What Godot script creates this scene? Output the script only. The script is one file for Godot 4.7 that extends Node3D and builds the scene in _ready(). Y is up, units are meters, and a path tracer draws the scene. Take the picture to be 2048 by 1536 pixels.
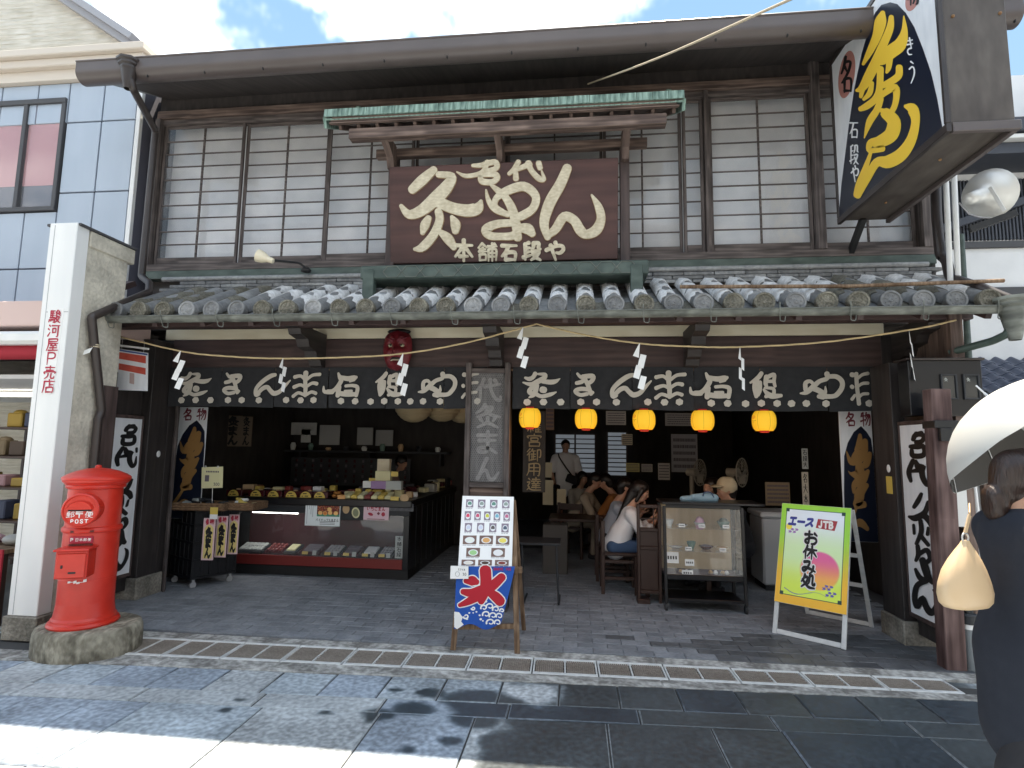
extends Node3D
# A street-front confectionery shop in an old timber house, seen from across a stone-paved street. Units are metres; the shop front lies along x at z = -5.75.

var M := {}
var used := {}
var cache := {}
var rng := RandomNumberGenerator.new()
var cam_basis := Basis.from_euler(Vector3(deg_to_rad(6.45),deg_to_rad(6.4),deg_to_rad(0.84)))
const EYE := Vector3(0,1.6,0)
const FP := 1130.0
const ZF := -5.75

# ---- photo pixel -> point on a known plane -------------------------------------------------
func ray(u: float,v: float) -> Vector3:
	return cam_basis*Vector3((u - 1024.0)/FP,-(v - 768.0)/FP,-1.0)
func W(u: float,v: float,z: float) -> Vector3:
	var d := ray(u,v)
	return EYE+d*(z/d.z)
func XP(u: float,v: float,x: float) -> Vector3:
	var d := ray(u,v)
	return EYE+d*(x/d.x)
func G(u: float,v: float,y := 0.0) -> Vector3:
	var d := ray(u,v)
	return EYE+d*((y - EYE.y)/d.y)
func on_plane(u: float,v: float,p: Vector3,n: Vector3) -> Vector3:
	var d := ray(u,v)
	return EYE+d*((p - EYE).dot(n)/d.dot(n))

# ---- things, parts, setting -----------------------------------------------------------------
func numbered(called: String) -> String:
	var n: int = used.get(called,0)
	used[called] = n+1
	return called if n == 0 else "%s_%03d" % [called,n]
func thing(called: String,label: String,category: String,at := Vector3.ZERO,turn := 0.0,group := "") -> Node3D:
	var o := Node3D.new()
	o.name = numbered(called)
	add_child(o)
	o.position = at
	o.rotation.y = turn
	tag(o,label,category,group)
	return o
func tag(o: Node,label: String,category: String,group := "") -> void:
	o.set_meta("label",label)
	o.set_meta("category",category)
	if group != "":
		o.set_meta("group",group)
func part(called: String,mesh: Mesh,mat: Material,parent: Node,xf := Transform3D(),label := "") -> MeshInstance3D:
	var o := MeshInstance3D.new()
	o.name = called
	o.mesh = mesh
	o.material_override = mat
	parent.add_child(o,true)
	o.transform = xf
	if label != "":
		o.set_meta("label",label)
	return o
func solo(called: String,mesh: Mesh,mat: Material,label: String,category: String,at := Vector3.ZERO,group := "") -> MeshInstance3D:
	var o := MeshInstance3D.new()
	o.name = numbered(called)
	o.mesh = mesh
	o.material_override = mat
	add_child(o)
	o.position = at
	tag(o,label,category,group)
	return o
func struct(called: String,mesh: Mesh,mat: Material) -> MeshInstance3D:
	var o := MeshInstance3D.new()
	o.name = numbered(called)
	o.mesh = mesh
	o.material_override = mat
	add_child(o)
	o.set_meta("kind","structure")
	return o
func stuff(o: Node) -> void:
	o.set_meta("kind","stuff")
func copy(src: Node3D,at: Vector3,turn: float,label := "") -> Node3D:
	var o: Node3D = src.duplicate()
	o.name = numbered(String(src.name).rstrip("0123456789").trim_suffix("_"))
	add_child(o)
	o.position = at
	o.rotation.y = turn
	if label != "":
		o.set_meta("label",label)
	return o

# ---- mesh tools -----------------------------------------------------------------------------
func begin() -> SurfaceTool:
	var s := SurfaceTool.new()
	s.begin(Mesh.PRIMITIVE_TRIANGLES)
	return s
func tri(s: SurfaceTool,a: Vector3,b: Vector3,c: Vector3,n: Vector3) -> void:
	if (b - a).cross(c - a).dot(n) > 0.0:
		var t := b
		b = c
		c = t
	for p: Vector3 in [a,b,c]:
		s.set_normal(n)
		s.set_uv(Vector2.ZERO)
		s.add_vertex(p)
func quad(s: SurfaceTool,a: Vector3,b: Vector3,c: Vector3,d: Vector3,n: Vector3) -> void:
	tri(s,a,b,c,n)
	tri(s,a,c,d,n)
func quad_auto(s: SurfaceTool,a: Vector3,b: Vector3,c: Vector3,d: Vector3) -> void:
	var n := (c - a).cross(d - b).normalized()
	quad(s,a,b,c,d,n)
# four corners (top left, top right, bottom right, bottom left) with a picture on them
func quad_uv(s: SurfaceTool,a: Vector3,b: Vector3,c: Vector3,d: Vector3) -> void:
	var n := (d - a).cross(b - a).normalized()
	var uv := [Vector2(0,0),Vector2(1,0),Vector2(1,1),Vector2(0,1)]
	var p := [a,b,c,d]
	for k: int in [0,1,2,0,2,3]:
		s.set_normal(n)
		s.set_uv(uv[k])
		s.add_vertex(p[k])
# the same, smooth: per-vertex normals
func tri3(s: SurfaceTool,p: Array,n: Array,uv: Array) -> void:
	var o := [0,1,2]
	if (p[1] - p[0]).cross(p[2] - p[0]).dot(n[0]+n[1]+n[2]) > 0.0:
		o = [0,2,1]
	for k: int in o:
		s.set_normal(n[k])
		s.set_uv(uv[k])
		s.add_vertex(p[k])
func box_mesh(size: Vector3,ch := 0.004) -> ArrayMesh:
	var key := "%d_%d_%d_%d" % [roundi(size.x*2e4),roundi(size.y*2e4),roundi(size.z*2e4),roundi(ch*1e5)]
	if cache.has(key):
		return cache[key]
	var s := begin()
	var h := size/2.0
	ch = minf(ch,minf(h.x,minf(h.y,h.z))*0.9)
	var i := h - Vector3.ONE*ch
	for ax in 3:
		var u := (ax+1) % 3
		var v := (ax+2) % 3
		for sg: float in [-1.0,1.0]:
			var n := Vector3.ZERO
			n[ax] = sg
			var pts := []
			for q: Vector2 in [Vector2(-1,-1),Vector2(1,-1),Vector2(1,1),Vector2(-1,1)]:
				var p := Vector3.ZERO
				p[ax] = sg*h[ax]
				p[u] = q.x*i[u]
				p[v] = q.y*i[v]
				pts.append(p)
			quad(s,pts[0],pts[1],pts[2],pts[3],n)
		if ch > 0.0:
			for su: float in [-1.0,1.0]:
				for sv: float in [-1.0,1.0]:
					var n2 := Vector3.ZERO
					n2[u] = su
					n2[v] = sv
					n2 = n2.normalized()
					var e := []
					for w: float in [-1.0,1.0]:
						var p1 := Vector3.ZERO
						p1[ax] = w*i[ax]
						p1[u] = su*h[u]
						p1[v] = sv*i[v]
						var p2 := p1
						p2[u] = su*i[u]
						p2[v] = sv*h[v]
						e.append(p1)
						e.append(p2)
					quad(s,e[0],e[1],e[3],e[2],n2)
	if ch > 0.0:
		for sx: float in [-1.0,1.0]:
			for sy: float in [-1.0,1.0]:
				for sz: float in [-1.0,1.0]:
					tri(s,Vector3(sx*h.x,sy*i.y,sz*i.z),Vector3(sx*i.x,sy*h.y,sz*i.z),Vector3(sx*i.x,sy*i.y,sz*h.z),Vector3(sx,sy,sz).normalized())
	var m := s.commit()
	cache[key] = m
	return m
func bx(s: SurfaceTool,c: Vector3,size: Vector3,ch := 0.004,rot := Basis()) -> void:
	s.append_from(box_mesh(size,ch),0,Transform3D(rot,c))
# a box between two corners
func bb(s: SurfaceTool,a: Vector3,b: Vector3,ch := 0.004) -> void:
	bx(s,(a+b)/2.0,(b - a).abs(),ch)
func one_box(size: Vector3,ch := 0.004) -> ArrayMesh:
	return box_mesh(size,ch)
# a bar of rectangular section from a to b (w across, h up)
func bar(s: SurfaceTool,a: Vector3,b: Vector3,w: float,h: float,ch := 0.003,up := Vector3.UP) -> void:
	var d := b - a
	var z := d.normalized()
	if absf(z.dot(up)) > 0.98:
		up = Vector3.RIGHT
	var x := up.cross(z).normalized()
	bx(s,(a+b)/2.0,Vector3(w,h,d.length()),ch,Basis(x,z.cross(x),z))
func tube(s: SurfaceTool,pts: Array,r: float,sides := 10,caps := true,r_end := -1.0) -> void:
	if r_end < 0.0:
		r_end = r
	var n := pts.size()
	var t0: Vector3 = (pts[1] - pts[0]).normalized()
	var x := t0.cross(Vector3.UP if absf(t0.y) < 0.9 else Vector3.RIGHT).normalized()
	var rings := []
	var norms := []
	for k in n:
		var t: Vector3
		if k == 0:
			t = t0
		elif k == n - 1:
			t = (pts[k] - pts[k - 1]).normalized()
		else:
			t = ((pts[k+1] - pts[k]).normalized()+(pts[k] - pts[k - 1]).normalized()).normalized()
		x = (x - t*x.dot(t)).normalized()
		var y := t.cross(x)
		var ring := []
		var nr := []
		var rr := lerpf(r,r_end,float(k)/(n - 1))
		for j in sides+1:
			var a := TAU*j/sides
			var d := x*cos(a)+y*sin(a)
			nr.append(d)
			ring.append(pts[k]+d*rr)
		rings.append(ring)
		norms.append(nr)
	for k in n - 1:
		for j in sides:
			var uv := [Vector2(float(j)/sides,float(k)/(n - 1)),Vector2(float(j+1)/sides,float(k)/(n - 1)),Vector2(float(j+1)/sides,float(k+1)/(n - 1)),Vector2(float(j)/sides,float(k+1)/(n - 1))]
			tri3(s,[rings[k][j],rings[k][j+1],rings[k+1][j+1]],[norms[k][j],norms[k][j+1],norms[k+1][j+1]],[uv[0],uv[1],uv[2]])
			tri3(s,[rings[k][j],rings[k+1][j+1],rings[k+1][j]],[norms[k][j],norms[k+1][j+1],norms[k+1][j]],[uv[0],uv[2],uv[3]])
	if caps:
		for e in [0,n - 1]:
			var dir: Vector3 = -t0 if e == 0 else (pts[n - 1] - pts[n - 2]).normalized()
			for j in sides:
				tri(s,pts[e],rings[e][j],rings[e][j+1],dir)
# rounded corners for a pipe path
func bend(pts: Array,r := 0.04,steps := 5) -> Array:
	var o := [pts[0]]
	for k in range(1,pts.size() - 1):
		var a: Vector3 = pts[k]+(pts[k - 1] - pts[k]).normalized()*r
		var b: Vector3 = pts[k]+(pts[k+1] - pts[k]).normalized()*r
		for j in steps+1:
			var t := float(j)/steps
			o.append(a.lerp(pts[k],t).lerp((pts[k] as Vector3).lerp(b,t),t))
	o.append(pts[-1])
	return o
# profile of (radius, height) pairs from bottom to top, turned about y
func lathe(s: SurfaceTool,prof: Array,segs := 32,at := Vector3.ZERO,smooth := false) -> void:
	var n := prof.size()
	var nn := []
	for k in n - 1:
		var d: Vector2 = prof[k+1] - prof[k]
		nn.append(Vector2(d.y,-d.x).normalized())
	for k in n - 1:
		var na: Vector2 = nn[k]
		var nb: Vector2 = nn[k]
		if smooth:
			if k > 0:
				na = (nn[k]+nn[k - 1]).normalized()
			if k < n - 2:
				nb = (nn[k]+nn[k+1]).normalized()
		for j in segs:
			var a0 := TAU*j/segs
			var a1 := TAU*(j+1)/segs
			var d0 := Vector3(cos(a0),0,sin(a0))
			var d1 := Vector3(cos(a1),0,sin(a1))
			var p: Vector2 = prof[k]
			var q: Vector2 = prof[k+1]
			var v0 := 1.0 - float(k)/(n - 1)
			var v1 := 1.0 - float(k+1)/(n - 1)
			var P := [at+d0*p.x+Vector3.UP*p.y,at+d1*p.x+Vector3.UP*p.y,at+d1*q.x+Vector3.UP*q.y,at+d0*q.x+Vector3.UP*q.y]
			var N := [d0*na.x+Vector3.UP*na.y,d1*na.x+Vector3.UP*na.y,d1*nb.x+Vector3.UP*nb.y,d0*nb.x+Vector3.UP*nb.y]
			var U := [Vector2(1.0 - float(j)/segs,v0),Vector2(1.0 - float(j+1)/segs,v0),Vector2(1.0 - float(j+1)/segs,v1),Vector2(1.0 - float(j)/segs,v1)]
			if p.x > 1e-5:
				tri3(s,[P[0],P[1],P[2]],[N[0],N[1],N[2]],[U[0],U[1],U[2]])
			if q.x > 1e-5:
				tri3(s,[P[0],P[2],P[3]],[N[0],N[2],N[3]],[U[0],U[2],U[3]])
# polygon in the xy plane of xf pushed out along its z by depth (front face at +depth)
func prism(s: SurfaceTool,poly: PackedVector2Array,depth: float,xf := Transform3D(),uvr := Rect2(0,0,1,1)) -> void:
	var idx := Geometry2D.triangulate_polygon(poly)
	var nz := xf.basis.z.normalized()
	for k in range(0,idx.size(),3):
		for f: float in [0.0,depth]:
			var p := []
			var u := []
			for j in 3:
				var q := poly[idx[k+j]]
				p.append(xf*Vector3(q.x,q.y,f))
				u.append(Vector2((q.x - uvr.position.x)/uvr.size.x,1.0 - (q.y - uvr.position.y)/uvr.size.y))
			var n := nz if f > 0.0 else -nz
			tri3(s,p,[n,n,n],u)
	var turn := -1.0 if Geometry2D.is_polygon_clockwise(poly) else 1.0
	for k in poly.size():
		var a := poly[k]
		var b := poly[(k+1) % poly.size()]
		var e := b - a
		var n3 := (xf.basis*(Vector3(e.y,-e.x,0)*turn)).normalized()
		quad(s,xf*Vector3(a.x,a.y,0),xf*Vector3(b.x,b.y,0),xf*Vector3(b.x,b.y,depth),xf*Vector3(a.x,a.y,depth),n3)
# a closed flat or thick sheet through pixel outline points, for print and boards: corners given as 3D points in order
func slab3(s: SurfaceTool,pts: Array,thick: Vector3) -> void:
	var c := Vector3.ZERO
	for p: Vector3 in pts:
		c += p
	c /= pts.size()
	var n := -thick.normalized()
	for k in pts.size():
		var a: Vector3 = pts[k]
		var b: Vector3 = pts[(k+1) % pts.size()]
		tri(s,c,a,b,n)
		tri(s,c+thick,a+thick,b+thick,-n)
		var sn := (b - a).cross(thick).normalized()
		if sn.dot((a+b)/2.0 - c) < 0.0:
			sn = -sn
		quad(s,a,b,b+thick,a+thick,sn)
func ball(s: SurfaceTool,c: Vector3,r: Vector3,segs := 14,rings := 8,rot := Basis()) -> void:
	for i in rings:
		for j in segs:
			var P := []
			var N := []
			var U := []
			for q: Vector2i in [Vector2i(i,j),Vector2i(i,j+1),Vector2i(i+1,j+1),Vector2i(i+1,j)]:
				var th := PI*q.x/rings
				var ph := TAU*q.y/segs
				var d := Vector3(sin(th)*cos(ph),cos(th),sin(th)*sin(ph))
				P.append(c+rot*(d*r))
				N.append((rot*(d/r)).normalized())
				U.append(Vector2(float(q.y)/segs,float(q.x)/rings))
			if i > 0:
				tri3(s,[P[0],P[1],P[2]],[N[0],N[1],N[2]],[U[0],U[1],U[2]])
			if i < rings - 1:
				tri3(s,[P[0],P[2],P[3]],[N[0],N[2],N[3]],[U[0],U[2],U[3]])

# ---- brush lettering ------------------------------------------------------------------------
# strokes: "x y w, x y w, ... / x y w ..." ; every stroke is a smooth ribbon of changing width, laid on a surface by at(Vector2, height)
func stroke_lists(text: String) -> Array:
	var out := []
	if cache.has(text):
		return cache[text]
	for one in text.split("/"):
		var pts := []
		for q in one.strip_edges().split(","):
			var f := q.strip_edges().split(" ",false)
			if f.size() >= 2:
				pts.append(Vector3(float(f[0]),float(f[1]),float(f[2]) if f.size() > 2 else -1.0))
		if pts.size() > 0:
			out.append(pts)
	cache[text] = out
	return out
func smooth_path(p: Array,per := 5) -> Array:
	if p.size() < 3:
		if p.size() == 1:
			return [p[0] - Vector3(0.01,0,0),p[0]+Vector3(0.01,0,0)]
		return [p[0],(p[0]+p[1])/2.0,p[1]]
	var o := []
	for k in p.size() - 1:
		var a: Vector3 = p[maxi(k - 1,0)]
		var b: Vector3 = p[k]
		var c: Vector3 = p[k+1]
		var d: Vector3 = p[mini(k+2,p.size() - 1)]
		for j in per:
			o.append(b.cubic_interpolate(c,a,d,float(j)/per))
	o.append(p[-1])
	return o
func brush(s: SurfaceTool,strokes: Array,at: Callable,width: float,lift := 0.0006,thick := 0.0,sharp := false) -> void:
	var layer := 0
	for pts: Array in strokes:
		var sm := smooth_path(pts,1 if sharp else 5)
		var h := lift+layer*0.00022
		layer += 1
		var n := sm.size()
		var lefts := []
		var rights := []
		var mids := []
		for k in n:
			var p := Vector2(sm[k].x,sm[k].y)
			var a := Vector2(sm[maxi(k - 1,0)].x,sm[maxi(k - 1,0)].y)
			var b := Vector2(sm[mini(k+1,n - 1)].x,sm[mini(k+1,n - 1)].y)
			var t := (b - a).normalized()
			if t == Vector2.ZERO:
				t = Vector2.RIGHT
			var w: float = (sm[k].z if sm[k].z >= 0.0 else width)/2.0
			var side := Vector2(-t.y,t.x)*maxf(w,0.0002)
			lefts.append(p+side)
			rights.append(p - side)
			mids.append(p)
		# round ends
		for e in [0,n - 1]:
			var t2: Vector2 = (mids[0] - mids[1]).normalized() if e == 0 else (mids[n - 1] - mids[n - 2]).normalized()
			var r: float = (lefts[e] - mids[e]).length()
			var sd := Vector2(-t2.y,t2.x)
			var prev: Vector2 = mids[e]+sd*r
			var steps := 2 if sharp else 5
			for j in range(1,steps+1):
				var an := PI*j/steps
				var q: Vector2 = mids[e]+(sd*cos(an)+t2*sin(an)*(0.25 if sharp else 0.85))*r
				face2(s,at,mids[e],prev,q,h,thick)
				if thick > 0.0:
					wall2(s,at,prev,q,h,thick)
				prev = q
		for k in n - 1:
			face2(s,at,lefts[k],mids[k],mids[k+1],h,thick)
			face2(s,at,lefts[k],mids[k+1],lefts[k+1],h,thick)
			face2(s,at,mids[k],rights[k],rights[k+1],h,thick)
			face2(s,at,mids[k],rights[k+1],mids[k+1],h,thick)
			if thick > 0.0:
				wall2(s,at,lefts[k],lefts[k+1],h,thick)
				wall2(s,at,rights[k],rights[k+1],h,thick)
func face2(s: SurfaceTool,at: Callable,a: Vector2,b: Vector2,c: Vector2,h: float,thick: float) -> void:
	var n: Vector3 = (at.call(a,h+0.01) - at.call(a,h)).normalized()
	tri(s,at.call(a,h+thick),at.call(b,h+thick),at.call(c,h+thick),n)
func wall2(s: SurfaceTool,at: Callable,a: Vector2,b: Vector2,h: float,thick: float) -> void:
	var p: Vector3 = at.call(a,0.0)
	var q: Vector3 = at.call(b,0.0)
	var p2: Vector3 = at.call(a,h+thick)
	var q2: Vector3 = at.call(b,h+thick)
	if (q - p).length() > 1e-5:
		quad_auto(s,p,q,q2,p2)
func blob2(s: SurfaceTool,at: Callable,c: Vector2,r: Vector2,h: float,n := 14,wob := 0.0,lobes := 5) -> void:
	var prev := Vector2.ZERO
	for j in n+1:
		var a := TAU*j/n
		var k := 1.0+wob*sin(a*lobes+c.x)
		var q := c+Vector2(cos(a)*r.x,sin(a)*r.y)*k
		if j > 0:
			face2(s,at,c,prev,q,h,0.0)
		prev = q
func poly2(s: SurfaceTool,at: Callable,pts: PackedVector2Array,h: float) -> void:
	var idx := Geometry2D.triangulate_polygon(pts)
	for k in range(0,idx.size(),3):
		face2(s,at,pts[idx[k]],pts[idx[k+1]],pts[idx[k+2]],h,0.0)
# characters from the table, each in a square of side `size` whose top left is pos (2D), laid out by at()
func write_glyph(s: SurfaceTool,ch: String,pos: Vector2,size: Vector2,w: float,at: Callable,lift := 0.0006,thick := 0.0,sharp := false) -> void:
	if not GLYPH.has(ch):
		return
	var moved := []
	for st: Array in stroke_lists(GLYPH[ch]):
		var o := []
		var n := st.size()
		for k in n:
			var f := 1.0
			if not sharp:
				f = 1.08 if k == 0 else (0.62 if k == n - 1 and n > 1 else 0.95)
			o.append(Vector3(pos.x+st[k].x/100.0*size.x,pos.y+st[k].y/100.0*size.y,w*f))
		moved.append(o)
	brush(s,moved,at,w,lift,thick,false)
# a frame on a flat thing: origin top left, ex to the right, ey down, n out of it
func flat(o: Vector3,ex: Vector3,ey: Vector3,n: Vector3) -> Callable:
	return func(p: Vector2,h: float) -> Vector3: return o+ex*p.x+ey*p.y+n*h
func in_photo(p0: Vector3,n: Vector3,crop: Vector2,scale: float) -> Callable:
	return func(p: Vector2,h: float) -> Vector3: return on_plane(crop.x+p.x/scale,crop.y+p.y/scale,p0,n)+n*h

# brush strokes of the characters on the signs, in a square of 100 x 100
const GLYPH := {
	"名": "42 4, 30 28, 10 48 / 38 18, 78 18, 60 45, 14 72 / 36 30, 52 42 / 34 62, 34 96 / 34 62, 82 62, 82 94 / 34 92, 82 92",
	"代": "34 4, 24 32, 6 56 / 22 34, 22 96 / 36 36, 92 26 / 56 6, 60 50, 76 86, 92 94, 94 78 / 72 8, 82 20",
	"灸": "40 2, 30 20, 8 38 / 36 14, 66 14, 48 36, 12 54 / 44 28, 62 44, 94 54 / 24 62, 32 76 / 76 58, 68 72 / 50 56, 46 78, 14 98 / 52 78, 86 98",
	"ま": "16 20, 84 18 / 20 42, 80 40 / 52 4, 52 76, 40 90, 22 88, 20 76, 36 70, 58 76, 84 94",
	"ん": "50 4, 34 46, 16 92 / 18 88, 34 58, 48 54, 54 70, 60 88, 74 90, 92 62",
	"本": "8 28, 92 28 / 50 4, 50 98 / 48 30, 8 78 / 52 30, 92 78 / 30 76, 70 76",
	"舗": "26 4, 6 28 / 28 8, 48 26 / 14 34, 42 34 / 28 26, 28 56 / 10 46, 46 46 / 14 62, 14 92 / 14 62, 42 62, 42 92 / 14 90, 42 90 / 52 20, 96 20 / 74 4, 74 96 / 56 36, 56 96 / 56 36, 92 36, 92 92 / 56 54, 92 54 / 56 72, 92 72 / 84 6, 92 14",
	"石": "8 14, 94 14 / 46 14, 34 44, 8 72 / 30 52, 30 94 / 30 52, 84 52, 84 94 / 30 90, 84 90",
	"段": "34 8, 14 16 / 16 14, 16 94 / 16 36, 40 34 / 16 56, 40 54 / 6 82, 44 72 / 58 10, 58 28, 48 44 / 58 10, 84 10, 84 34, 94 40 / 52 54, 86 52, 70 78, 46 96 / 56 64, 72 84, 94 96",
	"や": "10 46, 50 26, 82 24, 90 42, 74 60, 56 58 / 52 6, 60 22 / 30 20, 54 96",
	"き": "20 20, 78 14 / 18 40, 82 34 / 44 4, 66 58 / 66 58, 34 64, 24 78, 40 92, 72 92",
	"う": "36 6, 64 14 / 22 38, 52 28, 74 40, 70 66, 40 98",
	"駿": "14 8, 14 60 / 14 8, 48 8 / 14 24, 44 24 / 14 40, 44 40 / 30 8, 30 56 / 12 58, 48 58, 46 88, 38 94 / 8 72, 4 90 / 18 72, 18 84 / 28 70, 30 82 / 38 68, 40 78 / 70 4, 58 24, 90 22 / 80 10, 92 28 / 66 30, 56 44 / 80 30, 94 42 / 68 46, 52 72 / 66 54, 88 54, 74 78, 52 96 / 64 66, 78 84, 96 96",
	"河": "12 10, 22 20 / 6 36, 16 46 / 6 90, 22 62 / 34 14, 96 14 / 84 14, 84 88, 74 94 / 42 36, 42 68 / 42 36, 66 36, 66 66 / 42 64, 66 64",
	"屋": "18 10, 84 10, 84 28 / 18 28, 84 28 / 18 10, 18 56, 6 94 / 28 42, 92 42 / 50 42, 38 58, 80 56 / 72 48, 84 62 / 32 74, 88 74 / 58 62, 58 92 / 22 92, 96 92",
	"売": "14 14, 86 14 / 50 4, 50 34 / 22 34, 78 34 / 10 58, 10 46, 90 46, 90 58 / 38 58, 34 78, 12 96 / 62 58, 62 90, 84 90, 86 78",
	"店": "52 2, 52 12 / 12 14, 94 14 / 14 14, 12 60, 4 94 / 56 24, 56 56 / 56 38, 86 38 / 32 58, 32 94 / 32 58, 84 58, 84 94 / 32 90, 84 90",
	"P": "22 6, 22 94 / 22 8, 60 8, 78 18, 78 40, 60 50, 22 50",
	"物": "18 10, 8 34 / 14 28, 46 26 / 30 4, 30 96 / 4 64, 48 52 / 62 4, 50 36 / 58 22, 94 22, 90 80, 78 92 / 74 24, 46 62 / 88 26, 52 88",
	"エ": "14 14, 86 14 / 50 14, 50 86 / 6 86, 94 86",
	"ー": "8 50, 92 50",
	"ス": "16 14, 80 14, 56 56, 8 90 / 58 52, 92 88",
	"お": "10 28, 62 24 / 38 4, 38 78, 30 90, 14 80, 18 66, 50 50, 80 52, 90 72, 76 92, 56 94 / 74 16, 92 32",
	"休": "32 4, 22 34, 6 54 / 22 32, 22 96 / 34 30, 96 30 / 64 4, 64 96 / 62 34, 34 78 / 66 34, 96 76",
	"み": "16 14, 54 12, 34 64, 16 78, 8 64, 24 52, 60 60, 94 76 / 80 40, 74 74, 56 96",
	"処": "28 4, 20 34, 6 56 / 26 22, 46 22, 38 60, 8 92 / 14 40, 34 68, 60 90, 96 92 / 60 8, 58 50, 48 70 / 60 10, 80 10, 80 64, 94 68, 96 56",
	"郵": "40 4, 12 12 / 6 26, 52 26 / 29 10, 29 84 / 6 50, 52 50 / 16 28, 16 50 / 42 28, 42 50 / 4 86, 54 82 / 12 64, 46 64 / 64 10, 64 96 / 64 12, 90 12, 76 44 / 78 44, 94 62, 84 76, 70 74",
	"便": "28 4, 18 36, 4 58 / 18 34, 18 96 / 32 14, 96 14 / 40 28, 40 62 / 40 28, 90 28, 90 62 / 40 45, 90 45 / 40 61, 90 61 / 65 14, 62 66, 32 96 / 44 68, 66 86, 98 96",
	"〒": "12 12, 88 12 / 12 38, 88 38 / 50 38, 50 96",
	"O": "50 6, 22 16, 12 50, 22 84, 50 94, 78 84, 88 50, 78 16, 50 6",
	"S": "82 22, 60 6, 26 12, 20 32, 46 48, 76 62, 80 82, 52 95, 18 80",
	"T": "8 10, 92 10 / 50 10, 50 94",
	"J": "64 6, 64 70, 48 92, 20 82",
	"B": "24 6, 24 94 / 24 7, 62 9, 74 26, 60 46, 24 48 / 26 48, 68 52, 82 72, 64 92, 24 93",
	"H": "18 6, 18 94 / 82 6, 82 94 / 18 50, 82 50",
	"A": "50 6, 10 94 / 50 6, 90 94 / 26 62, 74 62",
	"V": "10 6, 50 94 / 90 6, 50 94",
	"E": "22 6, 22 94 / 22 8, 80 8 / 22 50, 72 50 / 22 92, 82 92",
	"I": "50 6, 50 94",
	"C": "84 24, 58 6, 26 18, 14 50, 26 82, 58 94, 84 76",
	"日": "20 8, 20 94 / 20 10, 80 10, 80 94 / 20 50, 80 50 / 20 90, 80 90",
	"パ": "36 20, 8 86 / 60 20, 84 86 / 84 6, 92 12, 84 18, 78 12, 84 6",
	"イ": "78 6, 46 42, 8 62 / 54 38, 54 96",
	"ナ": "8 34, 92 34 / 52 4, 52 52, 22 96",
	"ッ": "18 40, 28 60 / 44 36, 52 56 / 84 38, 70 76, 36 96",
	"プ": "12 18, 82 18, 66 64, 24 94 / 88 4, 96 10, 88 16, 82 10, 88 4",
	"ル": "30 14, 28 58, 6 92 / 58 8, 58 86, 94 58",
	"い": "20 20, 18 62, 30 84, 40 72 / 74 26, 88 60",
	"ち": "12 22, 88 20 / 44 4, 24 56, 58 46, 82 60, 74 86, 38 94",
	"ご": "22 22, 74 22, 60 34 / 20 58, 22 84, 52 90, 86 84 / 80 4, 84 14 / 92 2, 96 10",
	"羅": "14 6, 86 6 / 14 6, 14 26 / 86 6, 86 26 / 38 6, 38 26 / 62 6, 62 26 / 14 26, 86 26 / 26 34, 12 48, 34 50 / 34 40, 10 66, 42 64 / 26 66, 26 96 / 10 76, 6 90 / 38 74, 42 86 / 62 34, 50 54 / 58 46, 58 96 / 58 46, 92 46 / 58 62, 90 62 / 58 78, 90 78 / 58 94, 96 94 / 76 34, 76 94",
	"宮": "50 2, 50 12 / 10 30, 10 16, 90 16, 90 30 / 28 32, 28 54 / 28 32, 72 32, 72 54 / 28 52, 72 52 / 18 64, 18 96 / 18 64, 82 64, 82 96 / 18 92, 82 92",
	"御": "22 4, 4 28 / 24 26, 4 52 / 18 44, 18 96 / 40 6, 32 24 / 34 20, 60 20 / 46 20, 46 80 / 30 44, 62 44 / 36 56, 36 86 / 46 62, 60 62 / 28 88, 64 80 / 72 14, 72 96 / 72 14, 92 14, 92 62, 82 66",
	"用": "18 8, 16 60, 4 94 / 18 10, 84 10, 84 90, 74 94 / 18 36, 84 36 / 18 62, 84 62 / 50 10, 50 94",
	"達": "16 8, 26 20 / 8 36, 24 36, 12 62, 20 72, 6 92 / 16 78, 40 92, 96 92 / 40 14, 90 14 / 64 2, 64 28 / 34 28, 96 28 / 50 34, 54 42 / 78 34, 74 42 / 38 46, 92 46 / 42 60, 88 60 / 64 46, 64 82 / 36 74, 94 74",
	"大": "8 34, 92 34 / 50 4, 48 44, 8 96 / 52 44, 92 94",
	"0": "50 6, 18 30, 18 70, 50 94, 82 70, 82 30, 50 6",
	"3": "20 14, 76 14, 44 44, 78 60, 72 88, 20 86",
	"2": "20 28, 40 8, 76 16, 74 42, 18 92, 84 92",
}
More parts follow.
